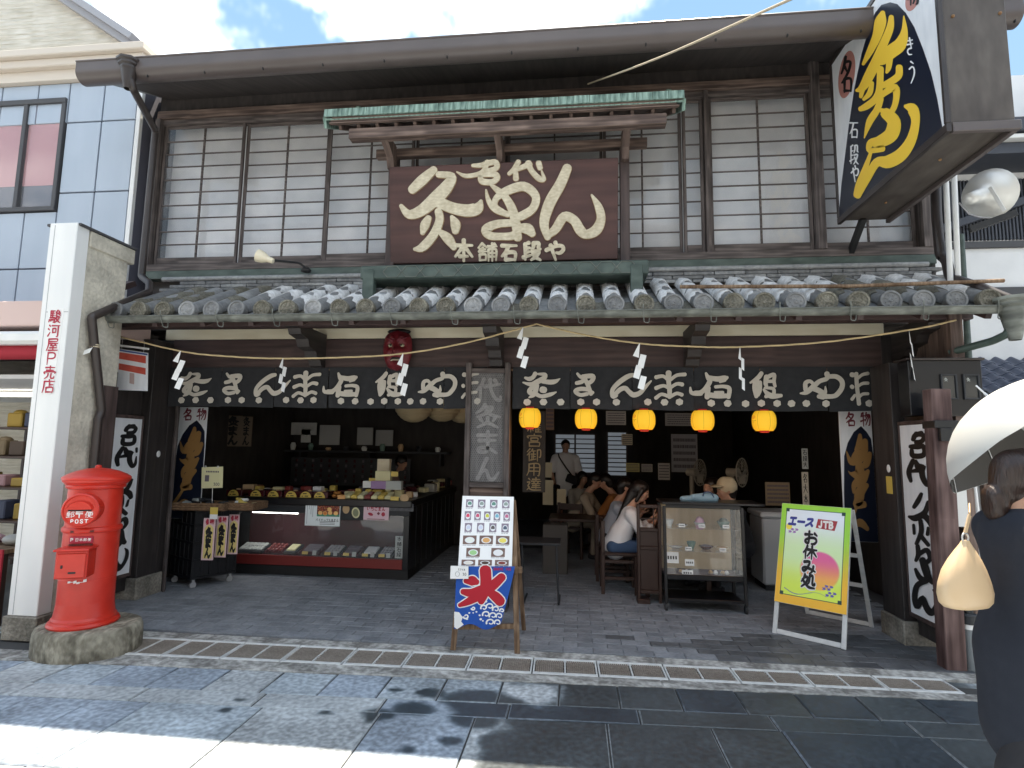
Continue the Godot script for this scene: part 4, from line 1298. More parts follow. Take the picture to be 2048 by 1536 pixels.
# ---- neighbours -----------------------------------------------------------------------------
func make_neighbours() -> void:
	var s := begin()
	# --- left: souvenir shop clad in pale blue panels
	var L := thing("panel_clad_shop","souvenir shop clad in pale blue panels with a pink blind window","shop")
	var zf := -5.60
	s = begin()
	bb(s,Vector3(-12.0,2.86,-9.0),Vector3(-4.96,5.95,zf - 0.03),0.0)
	bb(s,Vector3(-12.0,0,-9.6),Vector3(-4.96,2.86,-9.0),0.0)
	part("wall",s.commit(),M.panel_joint,L)
	var xs := [-11.4,-10.8,-10.2,-9.6,-9.0,-8.4,-7.8,-7.3,-6.80,-6.32,-5.91,-5.46,-5.03]
	var ys := [2.92,3.545,4.437,5.295,5.80]
	for i in xs.size() - 1:
		for j in 4:
			if xs[i] < -5.92 and xs[i] > -9.9 and j == 2:
				continue
			var y1: float = ys[j+1]
			if xs[i] < -5.92 and xs[i] > -9.9 and j == 1:
				y1 = 4.22
			s = begin()
			bb(s,Vector3(xs[i]+0.009,ys[j]+0.009,zf - 0.03),Vector3(xs[i+1] - 0.009,y1 - 0.009,zf),0.003)
			part("panel",s.commit(),M.panel,L)
	s = begin()
	bb(s,Vector3(-5.02,2.9,zf - 0.06),Vector3(-4.965,5.80,zf+0.012))
	part("corner_trim",s.commit(),M.white_metal,L)
	# window with blind
	var w := Node3D.new()
	w.name = "window"
	L.add_child(w)
	s = begin()
	bb(s,Vector3(-9.9,4.225,zf - 0.05),Vector3(-5.925,4.275,zf+0.03))
	bb(s,Vector3(-9.9,5.54,zf - 0.05),Vector3(-5.925,5.60,zf+0.03))
	for x: float in [-5.95,-6.44,-7.4,-8.4,-9.4]:
		bb(s,Vector3(x - 0.025,4.275,zf - 0.05),Vector3(x+0.025,5.54,zf+0.025))
	part("frame",s.commit(),M.dark_trim,w)
	s = begin()
	quad(s,Vector3(-9.9,5.54,zf - 0.012),Vector3(-5.97,5.54,zf - 0.012),Vector3(-5.97,4.275,zf - 0.012),Vector3(-9.9,4.275,zf - 0.012),Vector3.BACK)
	part("pane",s.commit(),M.clear,w)
	s = begin()
	var y := 4.56
	while y < 5.54:
		bx(s,Vector3(-7.93,y,zf - 0.022),Vector3(3.94,0.020,0.003),0.0,Basis(Vector3.RIGHT,0.5))
		y += 0.018
	var blind := part("blind",s.commit(),mat(lin(0.52,0.27,0.30),0.7),w)
	blind.set_meta("label","pink slatted blind")
	# cornice
	s = begin()
	bb(s,Vector3(-12.0,5.80,zf - 0.05),Vector3(-4.95,5.93,zf+0.06))
	bb(s,Vector3(-12.0,5.93,zf - 0.2),Vector3(-4.90,6.03,zf+0.13),0.01)
	bb(s,Vector3(-12.0,6.03,zf - 0.3),Vector3(-4.86,6.12,zf+0.19),0.01)
	part("cornice",s.commit(),M.beige_trim,L)
	s = begin()
	bb(s,Vector3(-12.0,2.66,-5.6),Vector3(-4.60,2.90,-4.62),0.01)
	part("canopy_band",s.commit(),mat(lin(0.62,0.46,0.42),0.6),L)
	s = begin()
	bb(s,Vector3(-12.0,2.48,-5.2),Vector3(-4.62,2.60,-4.55),0.03)
	part("awning_box",s.commit(),M.white_metal,L)
	s = begin()
	tube(s,[Vector3(-12.0,2.43,-4.70),Vector3(-4.68,2.43,-4.70)],0.075,12)
	part("rolled_awning",s.commit(),M.fabric_awning,L,Transform3D(),"rolled red awning")
	s = begin()
	bb(s,Vector3(-12.0,2.2,-9.0),Vector3(-4.97,2.24,-4.9),0.0)
	part("shop_ceiling",s.commit(),M.white_wall,L)
	s = begin()
	bb(s,Vector3(-12,0,-9.0),Vector3(-4.97,2.2,-8.9),0.0)
	bb(s,Vector3(-5.05,0,-8.9),Vector3(-4.97,2.2,-4.95),0.0)
	part("inner_wall",s.commit(),M.purple_grey,L)
	# strip lamp inside
	s = begin()
	bb(s,Vector3(-7.4,2.12,-6.05),Vector3(-5.3,2.17,-5.95))
	var lamp := solo("strip_light",s.commit(),mat(lin(0.8,0.8,0.8),0.5),"white strip light under the ceiling of the souvenir shop","light")
	(lamp.material_override as StandardMaterial3D).emission_enabled = true
	(lamp.material_override as StandardMaterial3D).emission = Color(1,0.97,0.9)
	(lamp.material_override as StandardMaterial3D).emission_energy_multiplier = 0.6
	var al := AreaLight3D.new()
	al.name = "strip_lamp_light"
	al.area_size = Vector2(2.0,0.08)
	al.light_energy = 0.10
	al.shadow_enabled = true
	al.position = Vector3(-6.35,2.10,-6.0)
	al.rotation.x = -PI/2
	add_child(al)
	# goods on stepped shelves
	var rack := thing("display_rack","stepped wooden souvenir rack inside the panel clad shop","rack",Vector3(-6.1,0,-5.7))
	rng.seed = 17
	for k in 5:
		s = begin()
		bb(s,Vector3(-1.2,0.30+k*0.36,-0.45 - k*0.16),Vector3(1.1,0.33+k*0.36,-0.05 - k*0.16))
		part("shelf",s.commit(),M.chair,rack)
	for x: float in [-1.2,1.08]:
		for q: Array in [[0.30,-0.4,-0.1],[1.9,-1.15,-1.1]]:
			s = begin()
			bb(s,Vector3(x,0,q[1]),Vector3(x+0.04,q[0],q[2]))
			part("leg",s.commit(),M.chair,rack)
	var tints := [lin(0.3,0.2,0.03),lin(0.2,0.02,0.03),lin(0.34,0.2,0.22),lin(0.3,0.3,0.29),lin(0.05,0.07,0.05),lin(0.06,0.04,0.03),lin(0.16,0.12,0.07),lin(0.03,0.04,0.08)]
	var tm := []
	for c: Color in tints:
		tm.append(mat(c,0.6))
	for k in 5:
		for i in 9:
			s = begin()
			var hh := rng.randf_range(0.08,0.22)
			bb(s,Vector3(-0.09,0,-0.10),Vector3(0.09,hh,0.10),0.012)
			if i % 3 == 0:
				ball(s,Vector3(0,hh,0),Vector3(0.08,0.05,0.08),8,5)
			var o := solo("souvenir_pack",s.commit(),tm[rng.randi_range(0,7)],"small packet of sweets on the souvenir shop's stepped rack","packet",Vector3(-7.15+i*0.25,0.332+k*0.36,-5.95 - k*0.16),"souvenir packets on the rack")
			o.rotation.y = rng.randf_range(-0.2,0.2)
	var bk := thing("goods_table","low table with a red cloth and woven mats before the souvenir rack","table",Vector3(-5.35,0,-4.75))
	s = begin()
	bb(s,Vector3(-0.6,0.62,-0.3),Vector3(0.45,0.66,0.25))
	part("table_top",s.commit(),M.easel,bk)
	for q: Vector2 in [Vector2(-0.55,-0.25),Vector2(0.4,-0.25),Vector2(-0.55,0.2),Vector2(0.4,0.2)]:
		s = begin()
		bb(s,Vector3(q.x - 0.025,0,q.y - 0.025),Vector3(q.x+0.025,0.62,q.y+0.025))
		part("leg",s.commit(),M.chair,bk)
	s = begin()
	for k in 10:
		var xx := 0.1+k*0.036
		bb(s,Vector3(xx,0.30+0.03*sin(k*2.0),0.252),Vector3(xx+0.036,0.664,0.262+0.008*(k % 2)),0.002)
	part("cloth",s.commit(),M.fabric_awning,bk)
	for k in 4:
		s = begin()
		ball(s,Vector3.ZERO,Vector3(0.10,0.05,0.09),10,6)
		solo("cloth_hat",s.commit(),tm[[2,3,2,3][k]],"pale folded cloth hat on the table beside the white pillar","hat",Vector3(-5.7+k*0.22,0.71,-4.72),"cloth hats on the goods table")

	# --- the white pillar and stucco wall between the two shops
	var pl := thing("pillar_wall","white sheet-metal pillar with a rough stucco wall behind it","wall")
	s = begin()
	bb(s,Vector3(-4.578,0.19,-4.42),Vector3(-4.312,3.50,-4.29),0.006)
	part("pillar",s.commit(),M.white_metal,pl)
	s = begin()
	bb(s,Vector3(-4.528,0.20,-4.292),Vector3(-4.523,3.48,-4.2885),0.0)
	bb(s,Vector3(-4.523,2.70,-4.292),Vector3(-4.314,2.706,-4.2885),0.0)
	part("seam",s.commit(),M.shell,pl)
	s = begin()
	bb(s,Vector3(-4.60,0.0,-4.44),Vector3(-4.29,0.188,-4.27),0.008)
	part("base_stone",s.commit(),M.stone,pl)
	s = begin()
	bb(s,Vector3(-4.60,0.0,-4.88),Vector3(-4.318,3.47,-4.422),0.006)
	part("stucco_wall",s.commit(),M.stucco,pl)
	s = begin()
	bb(s,Vector3(-4.61,3.33,-4.94),Vector3(-4.300,3.475,-4.425),0.008)
	part("coping_band",s.commit(),M.stucco,pl)
	s = begin()
	bb(s,Vector3(-4.62,3.477,-4.95),Vector3(-4.29,3.50,-4.30),0.004)
	part("cap_flashing",s.commit(),M.dark_trim,pl)
	s = begin()
	bb(s,Vector3(-4.34,0.2,-4.90),Vector3(-4.312,2.12,-4.70),0.003)
	part("brown_board",s.commit(),M.brown_v,pl)
	# sign on the pillar
	var sp := thing("pillar_sign","white plate with red upright characters on the white pillar","sign")
	var pz := -4.2865
	s = begin()
	var c := [W(97,614,pz),W(128,617,pz),W(106,780,pz),W(101,788,pz),W(78,788,pz)]
	slab3(s,c,Vector3(0,0,-0.003))
	part("plate",s.commit(),M.paper,sp)
	s = begin()
	var n := 6
	for k in n:
		var ch := "駿河屋P売店"[k]
		var p0 := W(lerpf(99.5,86.0,k/5.0),lerpf(620,759,k/5.0),pz+0.001)
		write_glyph(s,ch,Vector2.ZERO,Vector2(0.118,0.118),0.0135,flat(p0,Vector3(1,0,0),Vector3(0,-1,0),Vector3(0,0,1)),0.0012)
	part("lettering",s.commit(),M.red_ink,sp)

	# --- plaster gable far left
	var gb := thing("gable_house","tall plastered gable with a grey verge behind the panel clad shop","house")
	s = begin()
	prism(s,PackedVector2Array([Vector2(-16,0),Vector2(-7.3,0),Vector2(-7.3,8.10),Vector2(-9.3,9.66),Vector2(-16,14.0)]),0.3,Transform3D(Basis(),Vector3(0,0,-8.3)))
	part("wall",s.commit(),M.plaster,gb)
	s = begin()
	for k in 2:
		bar(s,Vector3(-7.2,8.06+0.12*k,-8.0+0.1*k),Vector3(-16,14.1+0.12*k,-8.0+0.1*k),0.3,0.11)
	part("verge",s.commit(),M.shell,gb)

	# --- right: white plaster house
	var R := thing("plaster_house","white plastered house with dark beams and blue-grey tiles beyond the pipes","house")
	s = begin()
	bb(s,Vector3(3.9,0,-11),Vector3(12,6.3,-7.2),0.0)
	part("wall",s.commit(),M.white_wall,R)
	for q: Array in [[3.49,3.59],[4.08,4.16]]:
		s = begin()
		bb(s,Vector3(3.88,q[0],-7.21),Vector3(12,q[1],-7.16))
		part("beam",s.commit(),M.dark_trim,R)
	for x: float in [5.9,7.3,8.7]:
		s = begin()
		bb(s,Vector3(x,2.75,-7.21),Vector3(x+0.09,4.08,-7.165))
		part("beam",s.commit(),M.dark_trim,R)
	s = begin()
	bb(s,Vector3(3.86,5.03,-7.25),Vector3(12,5.16,-6.70))
	part("eave_board",s.commit(),M.slate,R)
	s = begin()
	bb(s,Vector3(3.8,5.17,-7.25),Vector3(12,5.22,-6.62))
	part("eave_gutter",s.commit(),M.white_metal,R)
	s = begin()
	bb(s,Vector3(3.8,5.24,-7.25),Vector3(12,5.40,-6.58))
	part("fascia",s.commit(),M.slate,R)
	s = begin()
	for k in 64:
		var xx := 4.2+k*0.04
		bb(s,Vector3(xx,4.18,-7.20),Vector3(xx+0.022,4.94,-7.165),0.002)
	part("ribbed_cladding",s.commit(),M.slate,R)
	s = begin()
	bar(s,Vector3(4.3,4.26,-7.08),Vector3(6.4,5.0,-7.08),0.1,0.09)
	part("raking_beam",s.commit(),M.slate,R)
	# lower roof of blue-grey tiles
	var roof := Node3D.new()
	roof.name = "lower_roof"
	R.add_child(roof)
	var A := Vector3(3.9,2.27,-6.45)
	var Bp := Vector3(3.9,2.74,-7.22)
	var dd := (Bp - A).normalized()
	var up := (Vector3.UP - dd*dd.y).normalized()
	s = begin()
	bx(s,(A+Bp)/2+Vector3(3.5,0,0) - up*0.03,Vector3(7.0,0.03,0.9),0.0,Basis(Vector3.RIGHT,up,-dd))
	part("roof_deck",s.commit(),M.slate,roof)
	var ts := begin()
	var pr := []
	for k in 9:
		var t := k/8.0
		pr.append(Vector2(t*0.17,0.020*sin(t*TAU)+0.006))
	for k in 8:
		quad_auto(ts,Vector3(pr[k+1].x,pr[k+1].y,0),Vector3(pr[k].x,pr[k].y,0),Vector3(pr[k].x,pr[k].y+0.012,0.2),Vector3(pr[k+1].x,pr[k+1].y+0.012,0.2))
		quad_auto(ts,Vector3(pr[k].x,pr[k].y+0.012,0.2),Vector3(pr[k+1].x,pr[k+1].y+0.012,0.2),Vector3(pr[k+1].x,pr[k+1].y - 0.006,0.2),Vector3(pr[k].x,pr[k].y - 0.006,0.2))
	var tile := ts.commit()
	for j in 6:
		for i in 16:
			part("roof_tile",tile,M.blue_tile,roof,Transform3D(Basis(Vector3.RIGHT,up,-dd),A+Vector3(i*0.168,0,0)+dd*(0.17+j*0.145)))
	s = begin()
	bb(s,Vector3(3.9,2.13,-6.55),Vector3(12,2.22,-6.44))
	part("eave_beam",s.commit(),M.dark_trim,R)
	s = begin()
	bb(s,Vector3(3.9,1.95,-7.2),Vector3(12,2.12,-6.62))
	part("eave_soffit",s.commit(),M.cream,R)
	for k in 16:
		s = begin()
		bb(s,Vector3(4.0+k*0.22,0.0,-7.19),Vector3(4.10+k*0.22,1.94,-7.12))
		part("batten",s.commit(),M.weather_v,R)

	# --- across the street, behind the camera: the sunlit fronts that light this side and stand in the panes
	var tones := [[lin(0.70,0.68,0.63),6.0,-16.0,-5.2],[lin(0.66,0.63,0.57),5.2,-5.2,0.4],[lin(0.76,0.75,0.73),6.8,0.4,4.6],[lin(0.64,0.60,0.53),5.4,4.6,16.0]]
	for k in 4:
		var q: Array = tones[k]
		var o := thing("street_house",["cream rendered house across the street, widest to the left","greyish cream rendered low house across the street facing the shop","tall white rendered house across the street facing the blade sign","sand rendered house across the street beyond the white one"][k],"house",Vector3(0,0,3.6))
		s = begin()
		bb(s,Vector3(q[2],0,0),Vector3(q[3],q[1],4.0),0.01)
		part("wall",s.commit(),mat(q[0],0.9),o)
		s = begin()
		prism(s,PackedVector2Array([Vector2(-0.5,q[1]),Vector2(2.2,q[1]+1.1),Vector2(4.6,q[1]),Vector2(4.6,q[1]+0.12),Vector2(2.2,q[1]+1.24),Vector2(-0.5,q[1]+0.12)]),q[3] - q[2] - 0.02,Transform3D(Basis(Vector3(0,0,1),Vector3(0,1,0),Vector3(-1,0,0)),Vector3(q[3] - 0.01,0,0)))
		part("roof",s.commit(),M.tile1,o)
		var x: float = q[2]+0.5
		while x < q[3] - 1.2:
			for yy: float in [3.3]:
				s = begin()
				bb(s,Vector3(x,yy,-0.03),Vector3(x+1.0,yy+1.2,0.02))
				part("window",s.commit(),M.dark_trim,o)
			s = begin()
			bb(s,Vector3(x - 0.1,0.0,-0.02),Vector3(x+1.2,2.2,0.02))
			part("door",s.commit(),M.purple_grey,o)
			x += 1.75

# ---- signs, curtains, lanterns, rope --------------------------------------------------------
func make_signboard() -> void:
	var n := Vector3(0,-0.15,1).normalized()
	var p0 := Vector3(-0.7,3.41,-5.35)
	var o := thing("roofed_signboard","large carved brown signboard with cream brush characters under a green copper roof","sign")
	var s := begin()
	var a := on_plane(778,337,p0,n)
	var b := on_plane(1234,306,p0,n)
	var c := on_plane(1238,523,p0,n)
	var d := on_plane(781,531,p0,n)
	var ex := Vector3.RIGHT
	var ey := n.cross(ex)
	var x0 := (a.x+d.x)/2
	var x1 := (b.x+c.x)/2
	var ctr := on_plane(1006,424,p0,n)
	bx(s,Vector3((x0+x1)/2,ctr.y,ctr.z) - n*0.035,Vector3(x1 - x0,(a - d).length(),0.07),0.006,Basis(ex,ey,n))
	part("board",s.commit(),M.board,o)
	var at := in_photo(p0,n,Vector2(760,290),4.096)
	s = begin()
	brush(s,stroke_lists(BOARD_BIG),at,60,0.0005,0.016)
	var low := []
	var cells := [["本",605,772,165,185],["舗",795,800,170,160],["石",988,805,140,150],["段",1165,790,160,160],["や",1345,790,175,160]]
	for q: Array in cells:
		write_glyph(s,q[0],Vector2(q[1],q[2]),Vector2(q[3],q[4]),33 if q[0] != "舗" else 21,at,0.0005,0.010)
	brush(s,stroke_lists(BOARD_TOP),at,40,0.0005,0.012)
	part("lettering",s.commit(),M.letter,o)
	# thin darker rim round the carved characters, worn gilding
	s = begin()
	for src: String in [BOARD_BIG,BOARD_TOP]:
		var wide := []
		for st: Array in stroke_lists(src):
			var q2 := []
			for p: Vector3 in st:
				q2.append(p+Vector3(0,0,9))
			wide.append(q2)
		brush(s,wide,at,60,0.0003,0.0)
	part("gilding_rim",s.commit(),M.letter_edge,o)
	# posts
	for q: Array in [[775,1],[1252,1]]:
		s = begin()
		var foot := W(q[0],525,-5.30)
		bb(s,Vector3(foot.x - 0.045,3.36,-5.44),Vector3(foot.x+0.045,4.62,-5.345))
		part("post",s.commit(),M.brown_v,o)
		s = begin()
		prism(s,PackedVector2Array([Vector2(0,0),Vector2(0.06,0.0),Vector2(0.10,0.10),Vector2(0.22,0.16),Vector2(0.34,0.19),Vector2(0.34,0.26),Vector2(0.0,0.26)]),0.07,Transform3D(Basis(Vector3(0,0,1),Vector3(0,1,0),Vector3(-1,0,0)),Vector3(foot.x+0.035,4.40,-5.34)))
		part("bracket_arm",s.commit(),M.weather_v,o)
	s = begin()
	var mid := W(1000,300,-5.30)
	bb(s,Vector3(mid.x - 0.04,4.35,-5.42),Vector3(mid.x+0.04,4.68,-5.34))
	prism(s,PackedVector2Array([Vector2(0,0),Vector2(0.06,0.0),Vector2(0.10,0.10),Vector2(0.34,0.17),Vector2(0.34,0.24),Vector2(0.0,0.24)]),0.06,Transform3D(Basis(Vector3(0,0,1),Vector3(0,1,0),Vector3(-1,0,0)),Vector3(mid.x+0.03,4.42,-5.338)))
	part("king_post",s.commit(),M.weather_v,o)
	# little roof
	var xl := -2.43
	var xr := 0.98
	s = begin()
	bb(s,Vector3(-2.20,4.575,-5.09),Vector3(0.83,4.675,-4.99))
	part("front_purlin",s.commit(),M.weather_h,o)
	s = begin()
	bb(s,Vector3(-2.05,4.56,-5.42),Vector3(0.70,4.65,-5.345))
	part("rear_purlin",s.commit(),M.weather_h,o)
	var e0 := Vector3(0,4.76,-4.96)
	var e1 := Vector3(0,5.12,-5.62)
	var dd := (e1 - e0).normalized()
	var up := (Vector3.UP - dd*dd.y).normalized()
	for k in 18:
		s = begin()
		var x := lerpf(-2.30,0.90,k/17.0)
		bx(s,e0+dd*0.36+Vector3(x,0,0) - up*0.075,Vector3(0.032,0.045,0.68),0.003,Basis(Vector3.RIGHT,up,-dd))
		part("rafter",s.commit(),M.weather_v,o)
	s = begin()
	bx(s,(e0+e1)/2+Vector3((xl+xr)/2,0,0) - up*0.04,Vector3(xr - xl - 0.10,0.022,0.74),0.002,Basis(Vector3.RIGHT,up,-dd))
	part("roof_boarding",s.commit(),M.weather_h,o)
	for k in 3:
		s = begin()
		bb(s,Vector3(xl+0.04+k*0.02,4.715+k*0.018,-4.985+k*0.010),Vector3(xr - 0.04 - k*0.02,4.731+k*0.018,-4.955+k*0.010),0.002)
		part("eave_lath",s.commit(),M.weather_h,o)
	s = begin()
	bx(s,(e0+e1)/2+Vector3((xl+xr)/2,0,0)+up*0.0,Vector3(xr - xl,0.02,0.80),0.004,Basis(Vector3.RIGHT,up,-dd))
	part("copper_roof",s.commit(),M.copper,o)
	rng.seed = 3
	for k in 24:
		s = begin()
		var x := lerpf(xl,xr,k/24.0)
		bx(s,Vector3(x+(xr - xl)/48.0,4.805,-4.925+rng.randf_range(-0.002,0.002)),Vector3((xr - xl)/24.0 - 0.002,0.085,0.012),0.003,Basis(Vector3.RIGHT,-0.12))
		part("copper_sheet",s.commit(),M.copper,o)
	s = begin()
	tube(s,[Vector3(xl+0.17,5.045,-5.38),Vector3(xr - 0.06,5.045,-5.38)],0.035,10)
	bb(s,Vector3(xl+0.14,5.06,-5.45),Vector3(xl+0.2,5.13,-5.32),0.01)
	bb(s,Vector3(xr - 0.1,5.06,-5.45),Vector3(xr - 0.04,5.13,-5.32),0.01)
	part("copper_ridge",s.commit(),M.copper,o)
	for x: float in [xl,xr]:
		s = begin()
		bx(s,(e0+e1)/2+Vector3(x,0,0) - up*0.03,Vector3(0.03,0.10,0.80),0.004,Basis(Vector3.RIGHT,up,-dd))
		part("barge_board",s.commit(),M.copper,o)
	# copper-clad foot with a hexagon pattern
	s = begin()
	bb(s,Vector3(-2.07,3.20,-5.44),Vector3(0.67,3.335,-5.12),0.012)
	part("copper_plinth",s.commit(),M.copper_dark,o)
	s = begin()
	for k in 13:
		var cx := -1.75+k*0.185
		var pts := []
		for j in 7:
			var an := TAU*j/6
			pts.append(Vector3(cx+cos(an)*0.092,3.267+sin(an)*0.062,-5.117))
		tube(s,pts,0.0035,5,false)
	part("hexagon_seam",s.commit(),M.copper_gutter,o)
	for x: float in [-1.985,0.56]:
		s = begin()
		bb(s,Vector3(x - 0.055,3.00,-5.20),Vector3(x+0.055,3.29,-5.108),0.006)
		part("copper_leg",s.commit(),M.copper_dark,o)

func make_blade() -> void:
	var o := thing("blade_sign","projecting box sign with yellow brush characters on a navy peak","sign")
	var x := 2.5
	var s := begin()
	bb(s,Vector3(x+0.02,3.80,-5.50),Vector3(x+0.44,5.42,-3.92),0.006)
	part("case",s.commit(),grain(C(0.045,0.034,0.028),C(0.10,0.085,0.072),0.55,201,1,3,0.9,0.03,0.5,0.0,1.6),o)
	s = begin()
	bb(s,Vector3(x - 0.004,3.77,-5.52),Vector3(x+0.03,3.83,-3.90))
	bb(s,Vector3(x - 0.004,5.39,-5.52),Vector3(x+0.03,5.44,-3.90))
	bb(s,Vector3(x - 0.004,3.832,-5.52),Vector3(x+0.03,5.388,-5.48))
	bb(s,Vector3(x - 0.004,3.832,-3.93),Vector3(x+0.03,5.388,-3.90))
	part("rim",s.commit(),M.pipe,o)
	s = begin()
	bb(s,Vector3(x+0.035,3.765,-3.935),Vector3(x+0.46,3.83,-3.895))
	bb(s,Vector3(x+0.42,3.765,-5.5),Vector3(x+0.46,3.80,-3.94))
	part("edge_strip",s.commit(),M.gutter,o)
	s = begin()
	bb(s,Vector3(x+0.006,3.831,-5.479),Vector3(x+0.018,5.389,-3.931),0.0)
	part("face",s.commit(),M.sign_white,o)
	var nn := Vector3(-1,0,0)
	var at := in_photo(Vector3(x+0.006,4,-4.5),nn,Vector2(1640,0),3.4923)
	s = begin()
	poly2(s,at,PackedVector2Array([Vector2(130,1524),Vector2(150,1290),Vector2(200,890),Vector2(240,620),Vector2(290,380),Vector2(345,190),Vector2(385,90),Vector2(430,34),Vector2(490,16),Vector2(540,28),Vector2(600,90),Vector2(660,190),Vector2(720,340),Vector2(775,500),Vector2(820,690),Vector2(862,925)]),0.0012)
	part("navy_peak",s.commit(),M.navy,o)
	s = begin()
	var thin := []
	for st: Array in stroke_lists(BLADE):
		var q3 := []
		for p: Vector3 in st:
			q3.append(Vector3(p.x,p.y,p.z*0.86))
		thin.append(q3)
	brush(s,thin,at,60,0.0022)
	part("lettering",s.commit(),M.yellow,o)
	s = begin()
	for q: Array in [["き",600,260,62,130],["う",612,420,66,165],["石",206,840,64,130],["段",208,1002,66,150],["や",214,1150,62,125]]:
		write_glyph(s,q[0],Vector2(q[1],q[2]),Vector2(q[3],q[4]),11,in_photo(Vector3(x+0.006,4,-4.5),nn,Vector2(1640,0),3.4923),0.0022)
	part("small_lettering",s.commit(),M.white,o)
	for q: Array in [[188,520,58,165],[650,-20,52,96]]:
		s = begin()
		var prev := Vector2.ZERO
		for j in 29:
			var an := TAU*j/28
			var v := Vector2(q[0]+cos(an)*q[2]+sin(an)*-14.0,q[1]+sin(an)*q[3] - cos(an)*q[2]*0.4)
			if j > 0:
				face2(s,at,Vector2(q[0],q[1]),prev,v,0.0012,0.0)
			prev = v
		part("pink_disc",s.commit(),M.pink,o)
	s = begin()
	write_glyph(s,"名",Vector2(142,385),Vector2(92,270),20,at,0.0022)
	write_glyph(s,"物",Vector2(612,-90),Vector2(80,130),18,at,0.0022)
	part("disc_lettering",s.commit(),M.ink,o)
	# old rusty bolts and brackets
	s = begin()
	bar(s,Vector3(x+0.2,3.80,-5.45),Vector3(x+0.2,3.55,-5.74),0.05,0.06)
	part("wall_arm",s.commit(),M.iron,o)
	s = begin()
	bar(s,Vector3(x+0.2,5.3,-5.48),Vector3(x+0.2,5.3,-5.74),0.05,0.05)
	part("wall_arm",s.commit(),M.iron,o)
	s = begin()
	for q: Vector3 in [Vector3(x+0.10,4.62,-3.917),Vector3(x+0.40,4.62,-3.917),Vector3(x+0.10,5.2,-3.917),Vector3(x+0.40,5.2,-3.917),Vector3(x+0.22,3.797,-4.35),Vector3(x+0.22,3.797,-5.1)]:
		ball(s,q,Vector3.ONE*0.012,8,5)
	part("bolt",s.commit(),grain(C(0.16,0.07,0.03),C(0.3,0.2,0.1),0.8,202),o)

func make_noren() -> void:
	var z := -5.72
	var right0 := W(1083,770,z)
	var left0 := W(391,770,z)
	var shift := Vector3(left0.x - right0.x,0,0)
	for k in 2:
		var o := thing("noren_curtain",["black shop curtain with cream characters left of the carved centre panel","black shop curtain with cream characters above the row of yellow lanterns"][k],"curtain",Vector3.ZERO,0.0,"noren curtains in the shop opening")
		var xa: float = [-4.44,-0.635][k]
		var xb: float = [-0.9,2.94][k]
		var sh := shift if k == 0 else Vector3.ZERO
		# cloth panels with a slit between them; slight waves
		var slits := [xa,W(1141,770,z).x+sh.x,W(1265,770,z).x+sh.x,W(1389,770,z).x+sh.x,W(1522,770,z).x+sh.x,W(1657,770,z).x+sh.x,xb]
		for i in slits.size() - 1:
			if slits[i] >= xb - 0.02:
				continue
			var a: float = slits[i]
			var b: float = minf(slits[i+1],xb) - 0.006
			var s := begin()
			var nx := 14
			var ny := 8
			var f := func(u: float,v: float) -> Vector3:
				var wv := 0.010*sin(u*5.0+i*1.3)*v+0.006*sin(u*11.0+v*2.0+i)*v
				return Vector3(lerpf(a,b,u),lerpf(2.428,1.995+0.006*sin(u*3.0+i),v),z - 0.012+wv)
			for p in nx:
				for q in ny:
					var u0 := float(p)/nx
					var u1 := float(p+1)/nx
					var v0 := float(q)/ny
					var v1 := float(q+1)/ny
					quad_auto(s,f.call(u0,v0),f.call(u1,v0),f.call(u1,v1),f.call(u0,v1))
			part("cloth_panel",s.commit(),M.noren,o)
		var s2 := begin()
		var n := Vector3(0,0,1)
		var lim := -0.93 if k == 0 else 9.0
		for q: Array in [[NOREN_A,Vector2(1030,720),5.535],[NOREN_B,Vector2(1390,720),5.389]]:
			var base := in_photo(Vector3(0,2,z+0.010),n,q[1],q[2])
			var at := func(p: Vector2,h: float) -> Vector3:
				var v: Vector3 = base.call(p,h)+sh
				v.x = minf(v.x,lim)
				return v
			brush(s2,stroke_lists(q[0]),at,50,0.0005)
			var dots := [135,315,505,728,903,1122,1470,1655,1820] if q[1].x < 1100 else [175,352,545,715,885,1040,1200,1412,1878]
			for d: int in dots:
				blob2(s2,at,Vector2(d,465+(d % 7)),Vector2(41,37),0.0005,20,0.07,6)
		part("printed_characters",s2.commit(),M.noren_print,o)
	# the rail they hang from
	var s3 := begin()
	tube(s3,[Vector3(-4.44,2.40,-5.745),Vector3(2.94,2.40,-5.745)],0.012,8)
	solo("curtain_rail",s3.commit(),M.easel,"thin rail behind the black shop curtains","rail")

